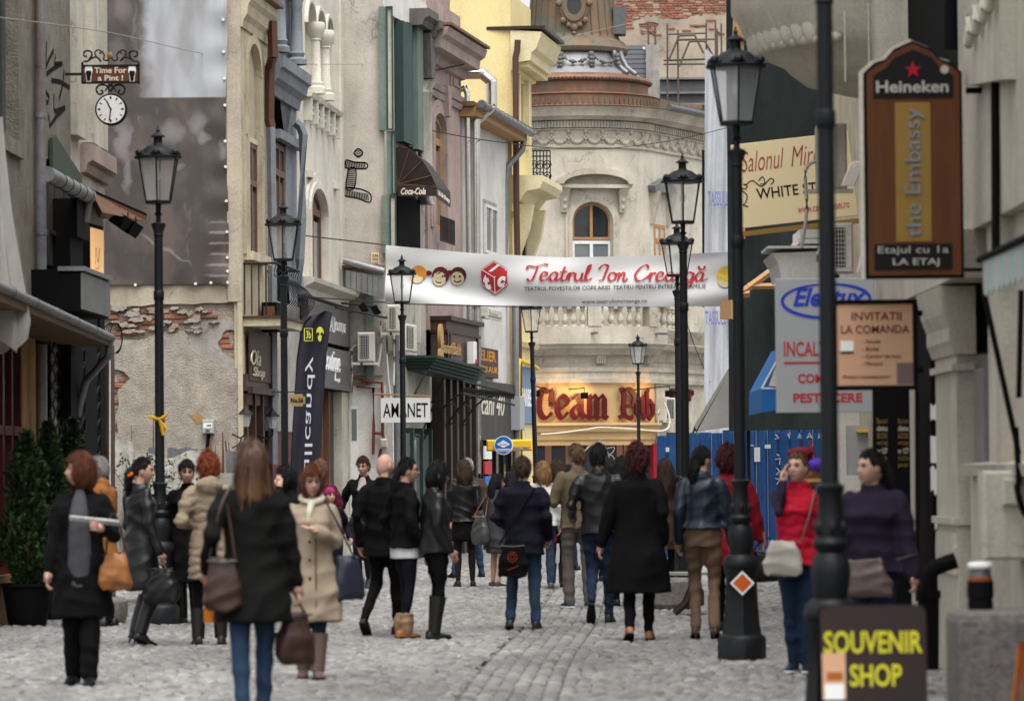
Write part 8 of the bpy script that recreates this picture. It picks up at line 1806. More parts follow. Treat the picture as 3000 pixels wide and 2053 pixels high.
def person(u,v,h,hd,label,top='black',hem=.78,bot='black',hair='short',hc='brown',turn=0,tilt=0,male=False,arms=(None,None),legs=None,shoe='lblack',bootz=0,width=1.0,face=True,sleeve=None,puff=0,hood=False,inner=None,skirt=None,legc=None,flare=.02,heel=0,fat=0.0,Y=None,scarf=None,pants=True,pw=1.0,lg=None,glasses=False,collar=True,vestarm=None,x_=None):
 base = gpt(u,v) if Y is None else Vector((xat(u,Y,1382 + 17325 / Y),Y,0)); base.z = 0.0
 root = thing('person',label,'person',base,'pedestrians'); s = h / 1.72; R_ = Matrix.Rotation(R(hd),4,'Z'); T = Matrix.Translation(base) @ R_ @ Matrix.Scale(s,4); seed = len(PEOPLE); PEOPLE.append(root)
 rr0 = np.random.RandomState(len(PEOPLE) + 5); turn += rr0.uniform(-10,10); tilt += rr0.uniform(-4,6)
 sw = (.198 if male else .172) * (1 + (width - 1) * .5); hipw = .09; L = legs or ((-.085,.02,0),(.085,-.02,0)); hz = heel; zp = .93 + hz * .6
 # ---- skeleton
 hip = [Vector((-hipw,0,zp)),Vector((hipw,0,zp))]; ank = [Vector((a[0],a[1] - .03,.085 + hz + a[2])) for a in L]; kn = [ik(hip[i],ank[i],.428 + hz * .3,.422 + hz * .3,(0,1,.05)) for i in (0,1)]
 sh = [Vector((-sw,-.015,1.395)),Vector((sw,-.015,1.395))]; dfl = tuple(Vector((sx * (sw + rr0.uniform(.04,.09)),rr0.uniform(-.03,.13),rr0.uniform(.82,.89))) for sx in (-1,1))
 hand = [Vector(arms[i]) if arms[i] else dfl[i] for i in (0,1)]; elb = [ik(sh[i],hand[i],.285,.27,((-.3,.3)[i],-.2,-1) if hand[i].z > 1.0 else ((-.15,.15)[i],-1,-.2)) for i in (0,1)]
 for i in (0,1): D = (hand[i] - sh[i]).length; hand[i] = sh[i] + (hand[i] - sh[i]) * min(1,.55 / D)
 hc_ = Vector((0,.03,1.605)); HT = T @ Matrix.Translation(hc_) @ Matrix.Rotation(R(-turn),4,'Z') @ Matrix.Rotation(R(-tilt),4,'X')
 # ---- body (skin): torso, limbs, neck, head, hands in one mesh
 mb = MB(T); mb.loft([ell(z,a * .8,b_ * .8) for z,a,b_ in ((.84,.13,.10),(.95,.15,.11),(1.1,.12,.09),(1.3,.14,.10),(1.41,.11,.08))]); mb.tube([(0,-.015,1.36),(0,-.005,1.47),(0,.012,1.56)],[.06,.052,.052],10)
 for i in (0,1):
  limb(mb,[Vector((sh[i].x * .82,sh[i].y,sh[i].z - .03)),elb[i],hand[i]],[.036,.034,.026]); k_ = 1 if legc else .75; limb(mb,[hip[i],hip[i].lerp(kn[i],.5),kn[i],kn[i].lerp(ank[i],.4),ank[i]],[.082 * k_,.072 * k_,.052 * k_,.052 * k_,.034 * k_])
 ex = MB(); pts = [HT @ Vector(p) for p in HP.reshape(-1,3)]; ex.v += pts; ex.f += [list(f) for f in HF]; ex.m += [0] * len(HF)
 he = MB(HT)
 for sx in (-1,1): he.ball((sx * .073,-.005,-.005),.012,.022,.034,8,6)
 if pants and not legc: pass
 for i in (0,1):
  d = (hand[i] - elb[i]).normalized(); sd = Vector((-1 if i == 0 else 1,0,0)); pn = d.cross(Vector((0,1,0))).normalized() if abs(d.y) < .9 else Vector((1,0,0)); fw = pn.cross(d).normalized(); inn = -sd
  c = hand[i] + d * .05; he2 = MB(T); he2.tube([hand[i] - d * .02,hand[i] + d * .03,hand[i] + d * .085],[.024,.034,.03],8)
  for k in range(4):
   o = fw * (.026 - k * .0175); ln = (.058,.068,.064,.05)[k]; p0 = hand[i] + d * .085 + o; he2.tube([p0 - d * .02,p0 + d * ln * .5 + inn * .006,p0 + d * ln * .85 + inn * .026,p0 + d * ln * .9 + inn * .042],[.0095,.009,.008,.006],6)
  p0 = hand[i] + d * .03 + fw * .028; he2.tube([p0,p0 + fw * .02 + d * .03,p0 + fw * .02 + d * .055 + inn * .01],[.012,.0105,.008],6); ex.v,ex.f,ex.m = ex.v + he2.v,ex.f + [[q + len(ex.v) for q in f] for f in he2.f],ex.m + he2.m
 ex.f += [[q + len(ex.v) for q in f] for f in he.f]; ex.v += he.v; ex.m += he.m
 job(mb,'body','skin',root,.018,3,0,extra=ex,seed=seed)
 if face:
  for sx in (-1,1):
   e_ = MB(HT); e_.ball((sx * .030,.0745,.011),.0135,.008,.0075,8,6); eo = e_.build('eye','eye_white',root,60); e_ = MB(HT); e_.ball((sx * .030,.080,.011),.0078,.005,.0078,8,6); e_.build('iris','iris',eo,60); e_ = MB(HT); e_.tube([(sx * .015,.083,.013),(sx * .030,.0855,.0195),(sx * .046,.077,.014)],[.002,.0034,.002],5); e_.build('eyelashes','iris',eo)
   e_ = MB(HT); e_.tube([(sx * .014,.0915,.030),(sx * .032,.089,.036),(sx * .050,.076,.030)],[.0035,.004,.002],5); e_.build('eyebrow','hair_' + (hc if hc != 'pink' else 'brown'),root)
  e_ = MB(HT); e_.ball((0,.093,-.060),.023,.010,.0085,10,6); e_.build('lips','lips',root,60)
 if glasses:
  e_ = MB(HT)
  for sx in (-1,1): e_.tube([(sx * .031 + .022 * math.cos(t),.098,.010 + .016 * math.sin(t)) for t in [j * PI / 6 for j in range(13)]],.0028,5); e_.tube([(sx * .053,.097,.012),(sx * .076,.0,.012)],.0025,4)
  e_.tube([(-.01,.1,.012),(.01,.1,.012)],.0025,4); e_.build('glasses','iris',root)
 # ---- hair
 if hair != 'bald':
  st = {'pony': 'up','bun': 'up','longfringe': 'fringe'}.get(hair.split('_')[0],hair.split('_')[0]); P_,on_ = hair_shell(st,seed); e_ = MB(); e_.v = [HT @ Vector(p) for p in P_.reshape(-1,3)]; e_.f = [list(f) for f in HF]; e_.m = [0] * len(HF)
  if hair != 'hat': strands(e_,HT,st,P_,on_,seed)
  e_.build('beanie' if hair == 'hat' else 'hair','hair_' + hc,root,70)
  ln = lg or 0
  if ln:
   e_ = MB(HT); nr = 14; rg = []; rs_ = np.random.RandomState(seed + 40); ph = rs_.uniform(0,6,6); wv = .018 if 'wavy' in hair else .005
   for j in range(nr + 1):
    t = j / nr; z = .03 - ln * t; w_ = (.092 + .03 * math.sin(PI * min(1,t * 1.1)) - .03 * t * t) * (1 if hair != 'pony' else .42); th = (.05 + .018 * math.sin(PI * t)) * (1 - .45 * t) * (1 if hair != 'pony' else .6); yo = -.055 - .035 * min(1,t * 2.2) - (.03 if hair == 'pony' else 0)
    rg.append([(w_ * math.cos(a) + .003 * math.sin(a * 11 + ph[0]) + wv * math.sin(t * 11 + a * 2 + ph[1]),yo + th * math.sin(a) + .005 * math.sin(a * 13 + ph[2]) + .006 * math.sin(a * 7 + ph[3] + t * 3),z + (.03 * math.sin(a * 5 + ph[4]) + .02 * math.sin(a * 9)) * t) for a in [2 * PI * k / 40 for k in range(40)]])
   e_.loft(rg); n = 170 if hair != 'pony' else 60; j0 = rs_.uniform(0,.5,n); Ls = rs_.uniform(.35,.62,n); aa = rs_.uniform(-PI - .3,.3,n); tt = np.clip(j0[:,None] + Ls[:,None] * np.linspace(0,1,6)[None],0,1.06); RG = np.array([[(p[0],p[1],p[2]) for p in rgk] for rgk in rg]); ctr = RG.mean(1); ji = np.clip((tt * nr).astype(int),0,nr); ai = np.round((aa[:,None] % (2 * PI)) / (2 * PI) * 40).astype(int) % 40
   Pp = RG[ji,ai]; ou = Pp - ctr[ji]; ou /= np.linalg.norm(ou,axis=2)[...,None] + 1e-6; Pp = Pp + ou * (.004 + rs_.uniform(0,.010,n)[:,None,None]) + rs_.normal(0,.004,(n,1,3)); Pp[...,2] = .03 - ln * tt + rs_.normal(0,.02,n)[:,None]; sd = np.cross(ou,np.array([0,0,1.])); ribbons(e_,HT,Pp,sd,.0045)
   e_.build('long_hair','hair_' + hc,root,70)
  if hair == 'bun': e_ = MB(HT); e_.ball((0,-.10,.0),.042,.035,.042,12,9); e_.build('hair_bun','hair_' + hc,root,70)
 # ---- trousers / skirt / tights
 if pants:
  mb = MB(T); mb.loft([ell(z,a * width + fat,b_ + fat) for z,a,b_ in ((zp - .13,.15,.115),(zp,.168,.125),(zp + .1,.15,.11))])
  for i in (0,1):
   an_ = ank[i].copy(); an_.z = max(.05,an_.z - .02); limb(mb,[hip[i],hip[i].lerp(kn[i],.5),kn[i],kn[i].lerp(an_,.5),an_],[.097 + fat * .5,.088 + fat * .4,.067 * (1 + (pw - 1) * .5),.061 * pw,.051 * pw ** 1.6])
  job(mb,'trousers',bot,root,.014,4,.009,1.2,seed=seed)
 elif legc:
  mb = MB(T); mb.loft([ell(z,a,b_) for z,a,b_ in ((zp - .1,.14,.11),(zp,.155,.115),(zp + .08,.14,.10))])
  for i in (0,1): limb(mb,[hip[i],hip[i].lerp(kn[i],.5),kn[i],kn[i].lerp(ank[i],.35),ank[i]],[.085,.076,.054,.056,.036])
  job(mb,'tights',legc,root,.015,4,0)
 if skirt:
  mb = MB(T); z0 = skirt[0]; mb.loft([ell(z0,.185,.15),ell((z0 + zp) / 2,.18,.14),ell(zp,.172,.13),ell(zp + .14,.145,.105)]); job(mb,'skirt',skirt[1],root,.016,3,.006,seed=seed)
 # ---- upper garment with sleeves
 e = .019 + fat; mb = MB(T); M_ = male; z0 = hem
 rings = [(z0,.172 + flare + e,.135 + flare * .8 + e,0)] + ([(min(.86,(z0 + 1.0) / 2),.172 + flare * .6 + e,.135 + flare * .5 + e,0)] if z0 < .7 else []) + [(.94,(.165 if M_ else .172) + e,.122 + e,0)] * (z0 < .9) + [(1.06,(.160 if M_ else .142) + e,.110 + e,0.0),(1.18,(.172 if M_ else .150) + e,.115 + e,.005),(1.28,(.185 if M_ else .162) + e,(.120 if M_ else .128) + e,.008 if M_ else .018),(1.37,sw * 1.0 + e * .6,.095 + e,-.008),(1.425,sw * .78,.072 + e * .6,-.012),(1.465,.072 + e * .3,.062 + e * .3,-.008)]
 rings = [(a,b_ * width if i < len(rings) - 3 else b_,c,d) for i,(a,b_,c,d) in enumerate(rings)]; mb.loft([ell(a,b_,c,d,n=22) for a,b_,c,d in rings])
 sl = .008 + e * .5 + (.012 if puff else 0)
 if vestarm is None:
  for i in (0,1): limb(mb,[Vector((sh[i].x * .9,sh[i].y,sh[i].z - .015)),sh[i].lerp(elb[i],.5),elb[i],elb[i].lerp(hand[i],.55),hand[i]],[.054 + sl,.055 + sl,.048 + sl,.042 + sl,.036 + sl])
 if collar: mb.tube([(0,-.012,1.43),(0,-.002,1.50)],[.085 + e * .4,.072 + e * .4],14)
 if hood: mb.ball((0,-.10,1.46),.125,.07,.085,12,8)
 job(mb,'coat' if z0 < .72 else 'jacket',top,root,.014,4,.011 if not puff else .003,1.0,puff,seed=seed)
 if vestarm:
  mb = MB(T)
  for i in (0,1): limb(mb,[sh[i],sh[i].lerp(elb[i],.5),elb[i],elb[i].lerp(hand[i],.55),hand[i]],[.058,.054,.048,.042,.036])
  job(mb,'sleeves',vestarm,root,.015,4,.006,seed=seed)
 if inner: 
  mb = MB(T); mb.loft([ell(z,rx,ry,y) for z,rx,ry,y in ((inner[1],.095,.07,.105),(1.0,.09,.07,.092),(1.2,.085,.07,.102),(1.3,.075,.06,.108),(1.38,.06,.045,.09),(1.47,.035,.03,.055))]); job(mb,'blouse',inner[0],root,.013,3,.004,seed=seed)
 if scarf: mb = MB(T); mb.tube([(.085 * math.cos(a),.075 * math.sin(a),1.475 - .03 * math.sin(a)) for a in [2 * PI * k / 16 for k in range(17)]],.03,8); mb.tube([(.0,.085,1.44),(.02,.125,1.36),(.03,.14,1.26)],[.03,.035,.02],8); job(mb,'scarf',scarf,root,.012,2,.004)
 # ---- shoes
 for i in (0,1):
  lift = L[i][2]; a = L[i]; tl = math.atan2(lift,.16) if lift else 0; TS = T @ Matrix.Translation((a[0],a[1] - .06,lift * .9)) @ Matrix.Rotation((0.06,-.06)[i] * 2,4,'Z') @ Matrix.Rotation(-tl * 1.2 - (math.atan2(hz,.15) if hz else 0),4,'X')
  mb = MB(TS); dz = hz; mb.loft([[(x * .040 * k2,y,z + dz * (1 if y < .05 else .55)) for x,z in ((-1,.012),(1,.012),(.9,zt),(.0,zt + .012),(-.9,zt))] for y,k2,zt in ((-.05,.62,.055),(-.035,.86,.07),(.03,.92,.075),(.10,1.08,.045),(.16,.95,.034),(.195,.5,.024))])
  o_ = mb
  if bootz: m2 = MB(T); an_ = ank[i]; q_ = an_.lerp(kn[i],(bootz - .08) / .38); m2.tube([an_ - Vector((0,0,.03)),an_.lerp(q_,.4),q_],[.058,.064,.075],12); o_.f += [[k + len(o_.v) for k in f] for f in m2.f]; o_.v += m2.v; o_.m += m2.m
  if dz: o_.tube([(0,-.038,.06 + dz),(0,-.04,-.0)],[.018,.010],6)
  mb.build('boot' if bootz else 'shoe',shoe,root,50)
  m2 = MB(TS); m2.loft([[(x * .043 * k2,y,z + dz * (1 if y < .05 else .5)) for x,z in ((-1,.0),(1,.0),(1,.014),(-1,.014))] for y,k2 in ((-.052,.7),(.03,.95),(.10,1.1),(.16,1.0),(.197,.55))]); m2.build('sole','print_black' if shoe not in ('lnavy','dress') else 'print_white',root)
 return root,T
def bag(label,T,c,size,m_,handles=(),name='handbag',yaw=0,taper=.66,trim=None):
 """bag hung at local point c (top centre); handles: list of point lists (local)"""
 W,D,H = size; p = T @ Vector(c); t = thing(name,label,'bag',p); TB = T @ Matrix.Translation(c) @ Matrix.Rotation(R(yaw),4,'Z')
 def sq(w_,d_,z,k=20): return [(w_ * math.copysign(abs(math.cos(a)) ** .55,math.cos(a)),d_ * math.copysign(abs(math.sin(a)) ** .7,math.sin(a)),z + .016 * math.sin(a * 3 + c[2] * 9) + .01 * math.sin(a * 5)) for a in [2 * PI * j / k for j in range(k)]]
 mb = MB(TB); mb.loft([sq(W / 2 * .80,D / 2 * .8,-H),sq(W / 2 * .97,D / 2,-H * .9),sq(W / 2,D / 2 * 1.05,-H * .6),sq(W / 2 * (taper + .06),D / 2 * .8,-H * .2),sq(W / 2 * taper,D / 2 * .35,0)]); job(mb,'bag_body',m_,t,.013,2,.010,1.3,seed=len(jobs))
 for hp in handles: mb = MB(T); mb.tube([Vector(q) for q in crv(hp,5)],.009,6); mb.build('strap',m_ if trim is None else trim,t,60)
 mb = MB(TB); mb.tube([(-W * .36,-D * .3,-H * .05),(0,-D * .42,-H * .08),(W * .36,-D * .3,-H * .05)],.007,5); mb.build('zip_edge',trim or 'lblack',t); return t
WALK = ((-.08,.20,0),(.08,-.20,.06)); WALK2 = ((-.08,-.22,.07),(.08,.18,0))
p1,T1 = person(242,2002,1.69,176,'person in open black coat over grey suit holding a folded newspaper','black',.50,'black','bob','auburn',75,0,arms=((-.20,.27,1.17),None),legs=((-.07,.12,0),(.08,-.08,.01)),inner=('grey',.72),pw=1.25,scarf=None,flare=.05)
bag('tan handbag hanging from the arm of the person with newspaper',T1,(-.27,.10,.98),(.27,.15,.28),'ltan',[[(-.36,.1,.96),(-.30,.1,1.22),(-.24,.12,1.26),(-.2,.1,.97)]],yaw=10,trim='lbrown')
np_ = MB(T1); np_.loft([[(-.34,.28,1.20),(-.34,.30,1.235),(-.34,.33,1.22),(-.34,.31,1.19)],[(.03,.30,1.24),(.03,.31,1.275),(.03,.36,1.265),(.03,.35,1.235)]]); np_.build('newspaper',mat('newsprint',(.36,.36,.34),(.16,.16,.15),ns=40,amt=.9),None,None,T1 @ Vector((-.15,.3,1.22)),'folded newspaper in the hand of the person in grey suit','newspaper')
person(300,0,1.72,70,'person in brown suede coat half hidden behind the one with newspaper','suede',.7,'black','short','grey',10,male=True,Y=39.5,inner=('white',1.2))
p3,T3 = person(412,1886,1.69,-55,'person in long black leather coat with orange hair tie and heeled boots','lblack',.50,'black','pony','black',20,lg=.24,shoe='lblack',bootz=.36,heel=.05,arms=(None,(.27,.05,.86)),flare=.05)
bag('large black holdall carried low by the person in long leather coat',T3,(.28,.06,.72),(.36,.16,.34),'lblack',[[(.18,.06,.7),(.24,.05,.80),(.30,.05,.80),(.38,.06,.7)]],yaw=40)
mb = MB(T3); mb.tube([(.022 * math.cos(a),-.10 + .012 * math.sin(a),1.575 + .012 * math.sin(a)) for a in [2 * PI * k / 10 for k in range(11)]],.013,6); o_ = mb.build('hair_tie',mat('hair_tie',(.70,.12,.01)),p3)
person(552,1823,1.68,165,'person in black coat facing the camera beside the beige puffer coat','black',.42,'black','short','black',-15,10,shoe='lblack',bootz=.42,pants=False,legc='tights',flare=.04)
person(614,1886,1.70,8,'person in beige hooded puffer coat seen from behind','puffer',.60,'black','curly','red',-10,legs=((-.105,0,0),(.105,.03,0)),puff=1,hood=True,face=False,width=.95,arms=((-.17,.16,1.12),(.25,.08,.95)),flare=.015,bootz=.3,pw=.8)
p6,T6 = person(742,2118,1.73,3,'person in dark coat and blue jeans walking away in the foreground','darkcoat',.62,'denim','long','ombre',0,lg=.52,face=False,legs=((-.06,-.1,0),(.06,.12,0)),flare=.05,width=1.05,arms=((-.28,.0,.95),(.28,.04,.82)))
bag('dark brown shoulder bag at the left hip of the foreground walker',T6,(-.18,-.17,1.02),(.26,.10,.32),'lbrown',[[(-.26,-.16,1.0),(-.2,-.14,1.3),(-.13,-.05,1.46)],[(-.10,-.16,1.0),(-.12,-.15,1.15),(-.15,-.13,1.35)]])
bag('brown leather tote held in the right hand of the foreground walker',T6,(.26,.06,.68),(.26,.15,.32),'lbrown',[[(.14,.06,.63),(.20,.05,.80),(.25,.05,.80),(.34,.06,.63)]],yaw=25)
mb = MB(T6); mb.loft([[(-.30,.02,.62),(-.12,.02,.62),(-.12,.06,.62),(-.30,.06,.62)],[(-.30,.0,1.0),(-.12,.0,1.0),(-.12,.04,1.0),(-.30,.04,1.0)]]); mb.build('orange_folder',mat('folder',(.62,.20,.03)),None,None,T6 @ Vector((-.2,.02,.62)),'orange folder under the arm of the foreground walker','folder')
p7,T7 = person(916,1985,1.58,184,'person in beige trench coat with pale scarf walking towards the camera','trench',.46,'darkdenim','bob','auburn',-5,3,scarf='scarf',shoe='boot',bootz=.34,legs=((-.04,.1,0),(.07,-.06,.01)),arms=((-.04,.20,1.20),(.26,.05,.85)),flare=.075,width=1.02)
bag('navy shoulder bag at the side of the person in trench coat',T7,(-.30,-.02,1.0),(.30,.16,.36),'lnavy',[[(-.36,.0,.96),(-.22,.12,1.25),(-.12,.08,1.44)]],yaw=20)
for k in range(4):
 mb = MB(T7); mb.ball((.02,.165 + .004 * k,1.12 - k * .15),.013,.008,.013,8,5); mb.build('coat_button','brown',p7)
mb = MB(T7); mb.tube([(-.03,.152,1.3),(-.03,.172,1.1),(-.03,.18,.8),(-.03,.20,.47)],.005,5); mb.build('coat_seam','brown',p7)
person(848,0,1.60,120,'person in black holding a phone, half hidden behind the trench coat','black',.6,'black','bob','black',10,Y=36.5,arms=((-.1,.16,1.5),None))
person(940,0,1.68,178,'person with glasses in a maroon coat behind the pink knit hat','maroon',.5,'black','bob','copper',-5,Y=46.5,glasses=True,width=1.12)
p9,T9 = person(968,0,1.36,185,'small person in pink knit hat and navy jacket holding a hand','navy',.6,'darkdenim','hat','pink',-30,Y=45.3,arms=((-.30,.05,.98),None),lg=.0)
person(1068,1722,1.75,170,'person in short black coat with dark tights and heels facing the camera','black',.62,'black','short','darkred',12,12,pants=False,legc='tights',skirt=(.58,'black'),heel=.06,legs=((-.05,.02,0),(.06,.0,0)),arms=((-.2,.05,.9),(.36,.1,.98)),inner=('stripe',1.15))
bag('small black clutch beside the short black coat and heels',MB(Matrix.Translation((0,0,0))).T,tuple(pt(1042,1515,50.6)),(.24,.08,.15),'lblack')
person(1128,1858,1.72,-25,'person in black jacket and black trousers walking away, one heel raised','black',.74,'black','bald','grey',25,male=True,legs=((-.08,-.24,.10),(.08,.14,0)),width=1.05)
p12,T12 = person(1190,1867,1.67,-60,'person in black jacket with white shirt hem and furry brown boots','black',.86,'navy','pony','black',15,lg=.26,glasses=True,shoe='ltan',pw=.78,legs=((-.05,.03,0),(.06,-.03,0)))
mb = MB(T12); mb.loft([ell(.76,.185,.145),ell(.88,.18,.14)]); job(mb,'shirt_hem','white',p12,.014,3,.004)
for sx in (-.05,.06): mb = MB(T12); mb.tube([(sx,-.03,.03),(sx,-.03,.15),(sx,-.02,.24)],[.06,.075,.062],12); job(mb,'fur_cuff','fur',p12,.012,1,.010,3.0)
person(1278,1869,1.62,-70,'person in black leather jacket, black trousers and tall black boots','lblack',.84,'black','fringe','black',10,shoe='lblack',bootz=.38,legs=((-.10,.04,0),(.10,-.02,0)),fat=.01,pw=.85)
p14,T14 = person(1363,1717,1.69,5,'person in leather jacket and black skirt with grey shoulder bag, from behind','lblack',.88,'black','long','brown',0,lg=.30,pants=False,legc='tights',skirt=(.62,'black'),face=False,legs=((-.10,0,0),(.10,0,0)))
bag('slouchy grey shoulder bag on the person in leather jacket and skirt',T14,(.25,-.05,1.12),(.30,.12,.34),'lgrey',[[(.18,-.08,1.1),(.17,-.08,1.3),(.14,.0,1.45)],[(.32,-.02,1.1),(.22,-.02,1.3),(.15,.03,1.45)]],yaw=-30)
person(1374,1690,1.74,20,'person in dark brown jacket and blue jeans behind the leather jacket and skirt','brown',.78,'denim','thin','grey',-20,male=True,legs=((-.24,.0,0),(.22,.1,0)),width=1.12)
p16,T16 = person(1456,1719,1.49,-40,'person in grey dress with bare legs and black sneakers looking right','dress',.60,'dress','long','black',45,lg=.34,pants=False,skirt=(.52,'dress'),legc='skin',shoe='dress',legs=((-.10,.05,0),(.10,-.05,0)))
bag('big dark shopper bag of the person in grey dress',T16,(-.16,-.20,1.12),(.46,.16,.46),'lgrey',[[(-.3,-.2,1.08),(-.2,-.12,1.3),(-.12,-.06,1.42),(-.05,-.2,1.1)]],yaw=-20,trim='suede')
person(1502,0,1.54,10,'person in navy further back, just left of the navy blazer','navy',.7,'denim','long','black',20,lg=.3,Y=57,face=False)
person(1518,0,1.66,-5,'person in brown coat furthest back below the cash machine sign','brown',.6,'darkdenim','long','brown',-20,lg=.35,Y=60,face=False)
p18,T18 = person(1536,1840,1.67,-3,'person in navy blazer and blue jeans with a black messenger bag, from behind','navy',.74,'denim','short','brown',0,male=True,face=False,legs=((-.14,-.04,.02),(.12,.0,0)),arms=((-.20,.20,1.05),(.25,.08,.92)),width=1.02,fat=.006,pw=1.1)
t = bag('black messenger bag with orange emblem on the navy blazer wearer',T18,(-.10,-.20,.86),(.34,.10,.34),'black',[[(-.24,-.16,.85),(-.05,-.17,1.15),(.12,-.1,1.42)]],name='messenger_bag')
mb = MB(T18 @ Matrix.Translation((-.10,-.262,.68))); strokes(mb,[arc(0,.05,.045,.05,0,2 * PI,16),[(-.05,-.08),(.06,-.04)],arc(0,.05,.02,.03,0,2 * PI,8)],.008,0,.004); mb.build('emblem',mat('emblem_orange',(.22,.03,.008)),t)
person(1594,1722,1.66,5,'person in white top and blue jeans with a red bag','white',.85,'denim','long','blond',0,lg=.25,face=False,shoe='lgrey')
bag('bright red bag of the person in white top',MB().T,tuple(pt(1604,1545,51.0)),(.26,.12,.20),'vest')
person(1634,1719,1.67,-10,'person all in black with boots, beside the white top','black',.6,'black','long_wavy','brown',-15,lg=.38,face=False,bootz=.3)
person(1695,1778,1.83,20,'tall person in olive jacket and grey cargo trousers','olive',.84,'cargo','short','lightbrown',-20,male=True,shoe='dress',legs=((-.10,.04,0),(.10,-.05,0)),arms=((-.22,.24,1.15),None),width=1.03,pw=1.2)
person(1758,1822,1.80,-5,'person in black leather jacket and dark jeans, one heel lifted','lblack',.86,'darkdenim','short','black',0,male=True,face=False,legs=((-.06,-.28,.16),(.08,.12,0)),arms=((-.27,.15,1.0),(.25,.1,.95)))
person(1672,0,1.62,60,'person in grey jacket far back behind the olive jacket','grey',.7,'darkdenim','short','black',0,Y=60)
person(1782,0,1.68,0,'person in navy coat far back behind the black leather jacket and jeans','navy',.6,'black','short','black',0,Y=54,face=False)
person(1826,0,1.68,10,'person in black just left of and behind the long black coat','black',.6,'black','long','black',10,lg=.3,Y=44,face=False)
p24,T24 = person(1872,1873,1.745,-2,'person in long flared black coat and tan shoes walking away','black',.42,'black','curly','darkred',0,face=False,shoe='ltan',legs=((-.08,-.14,.05),(.09,.08,0)),flare=.075,width=1.12,arms=((-.33,.02,.86),None),fat=.008)
person(1952,0,1.66,-5,'person in brown coat beyond the blue leather jacket','brown',.6,'black','long','brown',0,lg=.5,Y=46.5,face=False)
p26,T26 = person(2062,1869,1.75,-6,'person in blue leather jacket and brown trousers walking away','lblue',.99,'tan','pony','black',40,lg=.3,shoe='lbrown',legs=((-.07,.03,0),(.10,-.06,.01)),heel=.03,pw=1.05,arms=(None,(.27,.08,.78)))
p27,T27 = person(2135,0,1.74,-4,'person in wide red knitted coat behind the big lamp post','red',.62,'black','curly','darkred',0,Y=37.2,face=False,width=1.2,arms=((-.3,.05,.9),(.33,.05,.82)),fat=.01)
bag('black tote bag carried by the person in the red knitted coat',T27,(.36,.06,.76),(.34,.14,.30),'lblack',[[(.24,.06,.73),(.33,.05,.86),(.40,.05,.86),(.48,.06,.73)]])
p28,T28 = person(2345,1967,1.66,168,'person in red padded vest with purple sleeves holding a phone to the ear','vest',.84,'darkdenim','up','lightbrown',8,-4,puff=1,vestarm='purple',shoe='lnavy',arms=((-.24,.16,.95),(.105,.115,1.50)),legs=((-.05,.02,0),(.06,-.02,0)),fat=.012)
bag('pale canvas crossbody bag of the person in red vest',T28,(.10,.22,1.04),(.34,.10,.28),'lcanvas',[[(-.04,.21,1.02),(-.10,.19,1.2),(-.15,.06,1.45)],[(.24,.2,1.0),(.27,.05,1.1)]],yaw=-8,trim='lmauve')
p29,T29 = person(2562,0,1.66,158,'person in dark purple hooded top looking across the street','purple',.86,'darkdenim','pony','black',40,Y=26.2,lg=.22,width=1.12,fat=.022,arms=((-.31,.06,.86),(.26,.2,1.02)),hood=True)
bag('slouchy mauve crossbody bag of the person in purple',T29,(-.02,.22,.96),(.40,.10,.26),'lmauve',[[(.2,.22,.96),(.24,.2,1.2),(.18,.1,1.45)],[(-.24,.22,.96),(-.34,.05,1.0)]],yaw=5)
# souvenir hats on a stand behind the red vest
hs2 = thing('hat_stand','souvenir hat stand with painted dummy heads behind the red vest','stand',(xat(2375,33),33,0))
MB().tube([(xat(2375,33),33,0),(xat(2375,33),33,1.45)],.02,6).build('post','iron',hs2); MB().box(xat(2320,33),xat(2410,33),32.9,33.1,1.43,1.46).build('shelf','raw_wood',hs2)
mb = MB(); c = pt(2385,1392,33); mb.ball(tuple(c),.10,.09,.12,14,10); mb.build('dummy_head',mat('dummy',(.22,.09,.02),(.05,.03,.02),ns=18,amt=1),hs2,60)
for u,v,m_,lab,dy in ((2345,1328,(.16,.006,.015),'dark red beret on the souvenir hat stand',.0),(2388,1360,(.08,.04,.35),'violet beret on the souvenir dummy head',0)):
 c = pt(u,v,33 + dy); mb = MB(Matrix.Translation(c)); mb.lathe([(.085,-.06),(.095,-.045),(.118,-.01),(.105,.03),(.05,.05),(.005,.055)],20); mb.ball((.0,0,.07),.008,None,.012,6,5); mb.build('beret',mat('beret' + lab[:4],m_),None,60,c,lab,'beret')
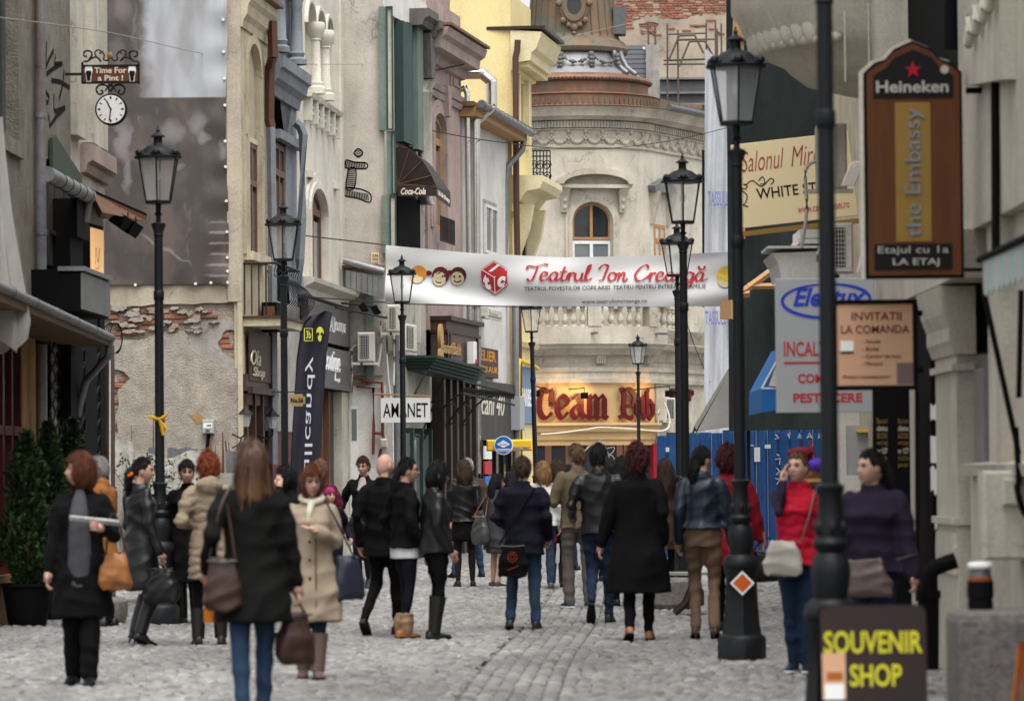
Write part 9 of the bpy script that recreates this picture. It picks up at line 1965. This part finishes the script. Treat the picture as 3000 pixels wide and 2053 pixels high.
# ---- grow all remeshed garments and bodies at once
objs = []
for i,(mb,name,m_,parent,vox,sm,fold,ff,puff,extra,seed) in enumerate(jobs):
 base = LOC[parent.name]; me = bpy.data.meshes.new('j'); me.from_pydata([tuple(p - base) for p in mb.v],[],mb.f); me.update()
 o = bpy.data.objects.new('j%d' % i,me); C.objects.link(o)
 r = o.modifiers.new('r','REMESH'); r.mode = 'VOXEL'; r.voxel_size = vox; r.use_smooth_shade = True
 q = o.modifiers.new('s','SMOOTH'); q.factor = .5; q.iterations = sm; objs.append(o)
dg = bpy.context.evaluated_depsgraph_get(); dg.update()
rs4 = np.random.RandomState(9)
for o,(mb,name,m_,parent,vox,sm,fold,ff,puff,extra,seed) in zip(objs,jobs):
 ev = o.evaluated_get(dg); me = bpy.data.meshes.new_from_object(ev); nv = len(me.vertices); me.name = name
 if fold or puff:
  co = np.empty(nv * 3); me.vertices.foreach_get('co',co); co = co.reshape(-1,3); no = np.empty(nv * 3); me.vertices.foreach_get('normal',no); no = no.reshape(-1,3); f = np.zeros(nv)
  for k in range(9):
   hi_ = k > 3; d = rs4.normal(0,1,3) * (np.array([.7,.7,1.8]) if hi_ else np.array([1.6,1.6,.8])); d *= rs4.uniform(*((24,55) if hi_ else (8,18))) * ff / np.linalg.norm(d); w_ = co @ (rs4.normal(0,1,3) * 7); g_ = np.clip(np.sin(co @ (rs4.normal(0,1,3) * 5) + rs4.uniform(0,6)) + .2,0,1) if hi_ else .55; f += g_ * (1 - 2 * np.abs(np.sin((co @ d + 1.2 * np.sin(w_)) * .5 + rs4.uniform(0,6)))) / 2.2
  co += no * (f * fold)[:,None]
  if puff: z = co[:,2] + .018 * np.sin(co[:,0] * 11 + co[:,1] * 8) + .010 * np.sin(co[:,0] * 37 + co[:,2] * 21); co += no * ((.012 + .005 * np.sin(co @ np.array([19.,13,9]))) * (np.abs(np.sin(z * PI / .078)) ** .6 - .6) + .004 * np.sin(co @ np.array([61.,47,30])) * np.sin(co @ np.array([-33.,41,52])))[:,None]
  me.vertices.foreach_set('co',co.reshape(-1)); me.update()
 me.materials.append(M[m_]) if not me.materials else None
 if extra is not None:
  bmh = bmesh.new(); bmh.from_mesh(me); base = LOC[parent.name]; vv = [bmh.verts.new(p - base) for p in extra.v]
  for f in extra.f:
   fc_ = bmh.faces.new([vv[k] for k in f]); fc_.smooth = True
  bmh.to_mesh(me); bmh.free()
 me.polygons.foreach_set('use_smooth',[True] * len(me.polygons)); link(name,me,parent,LOC[parent.name])
for o in objs: bpy.data.objects.remove(o)
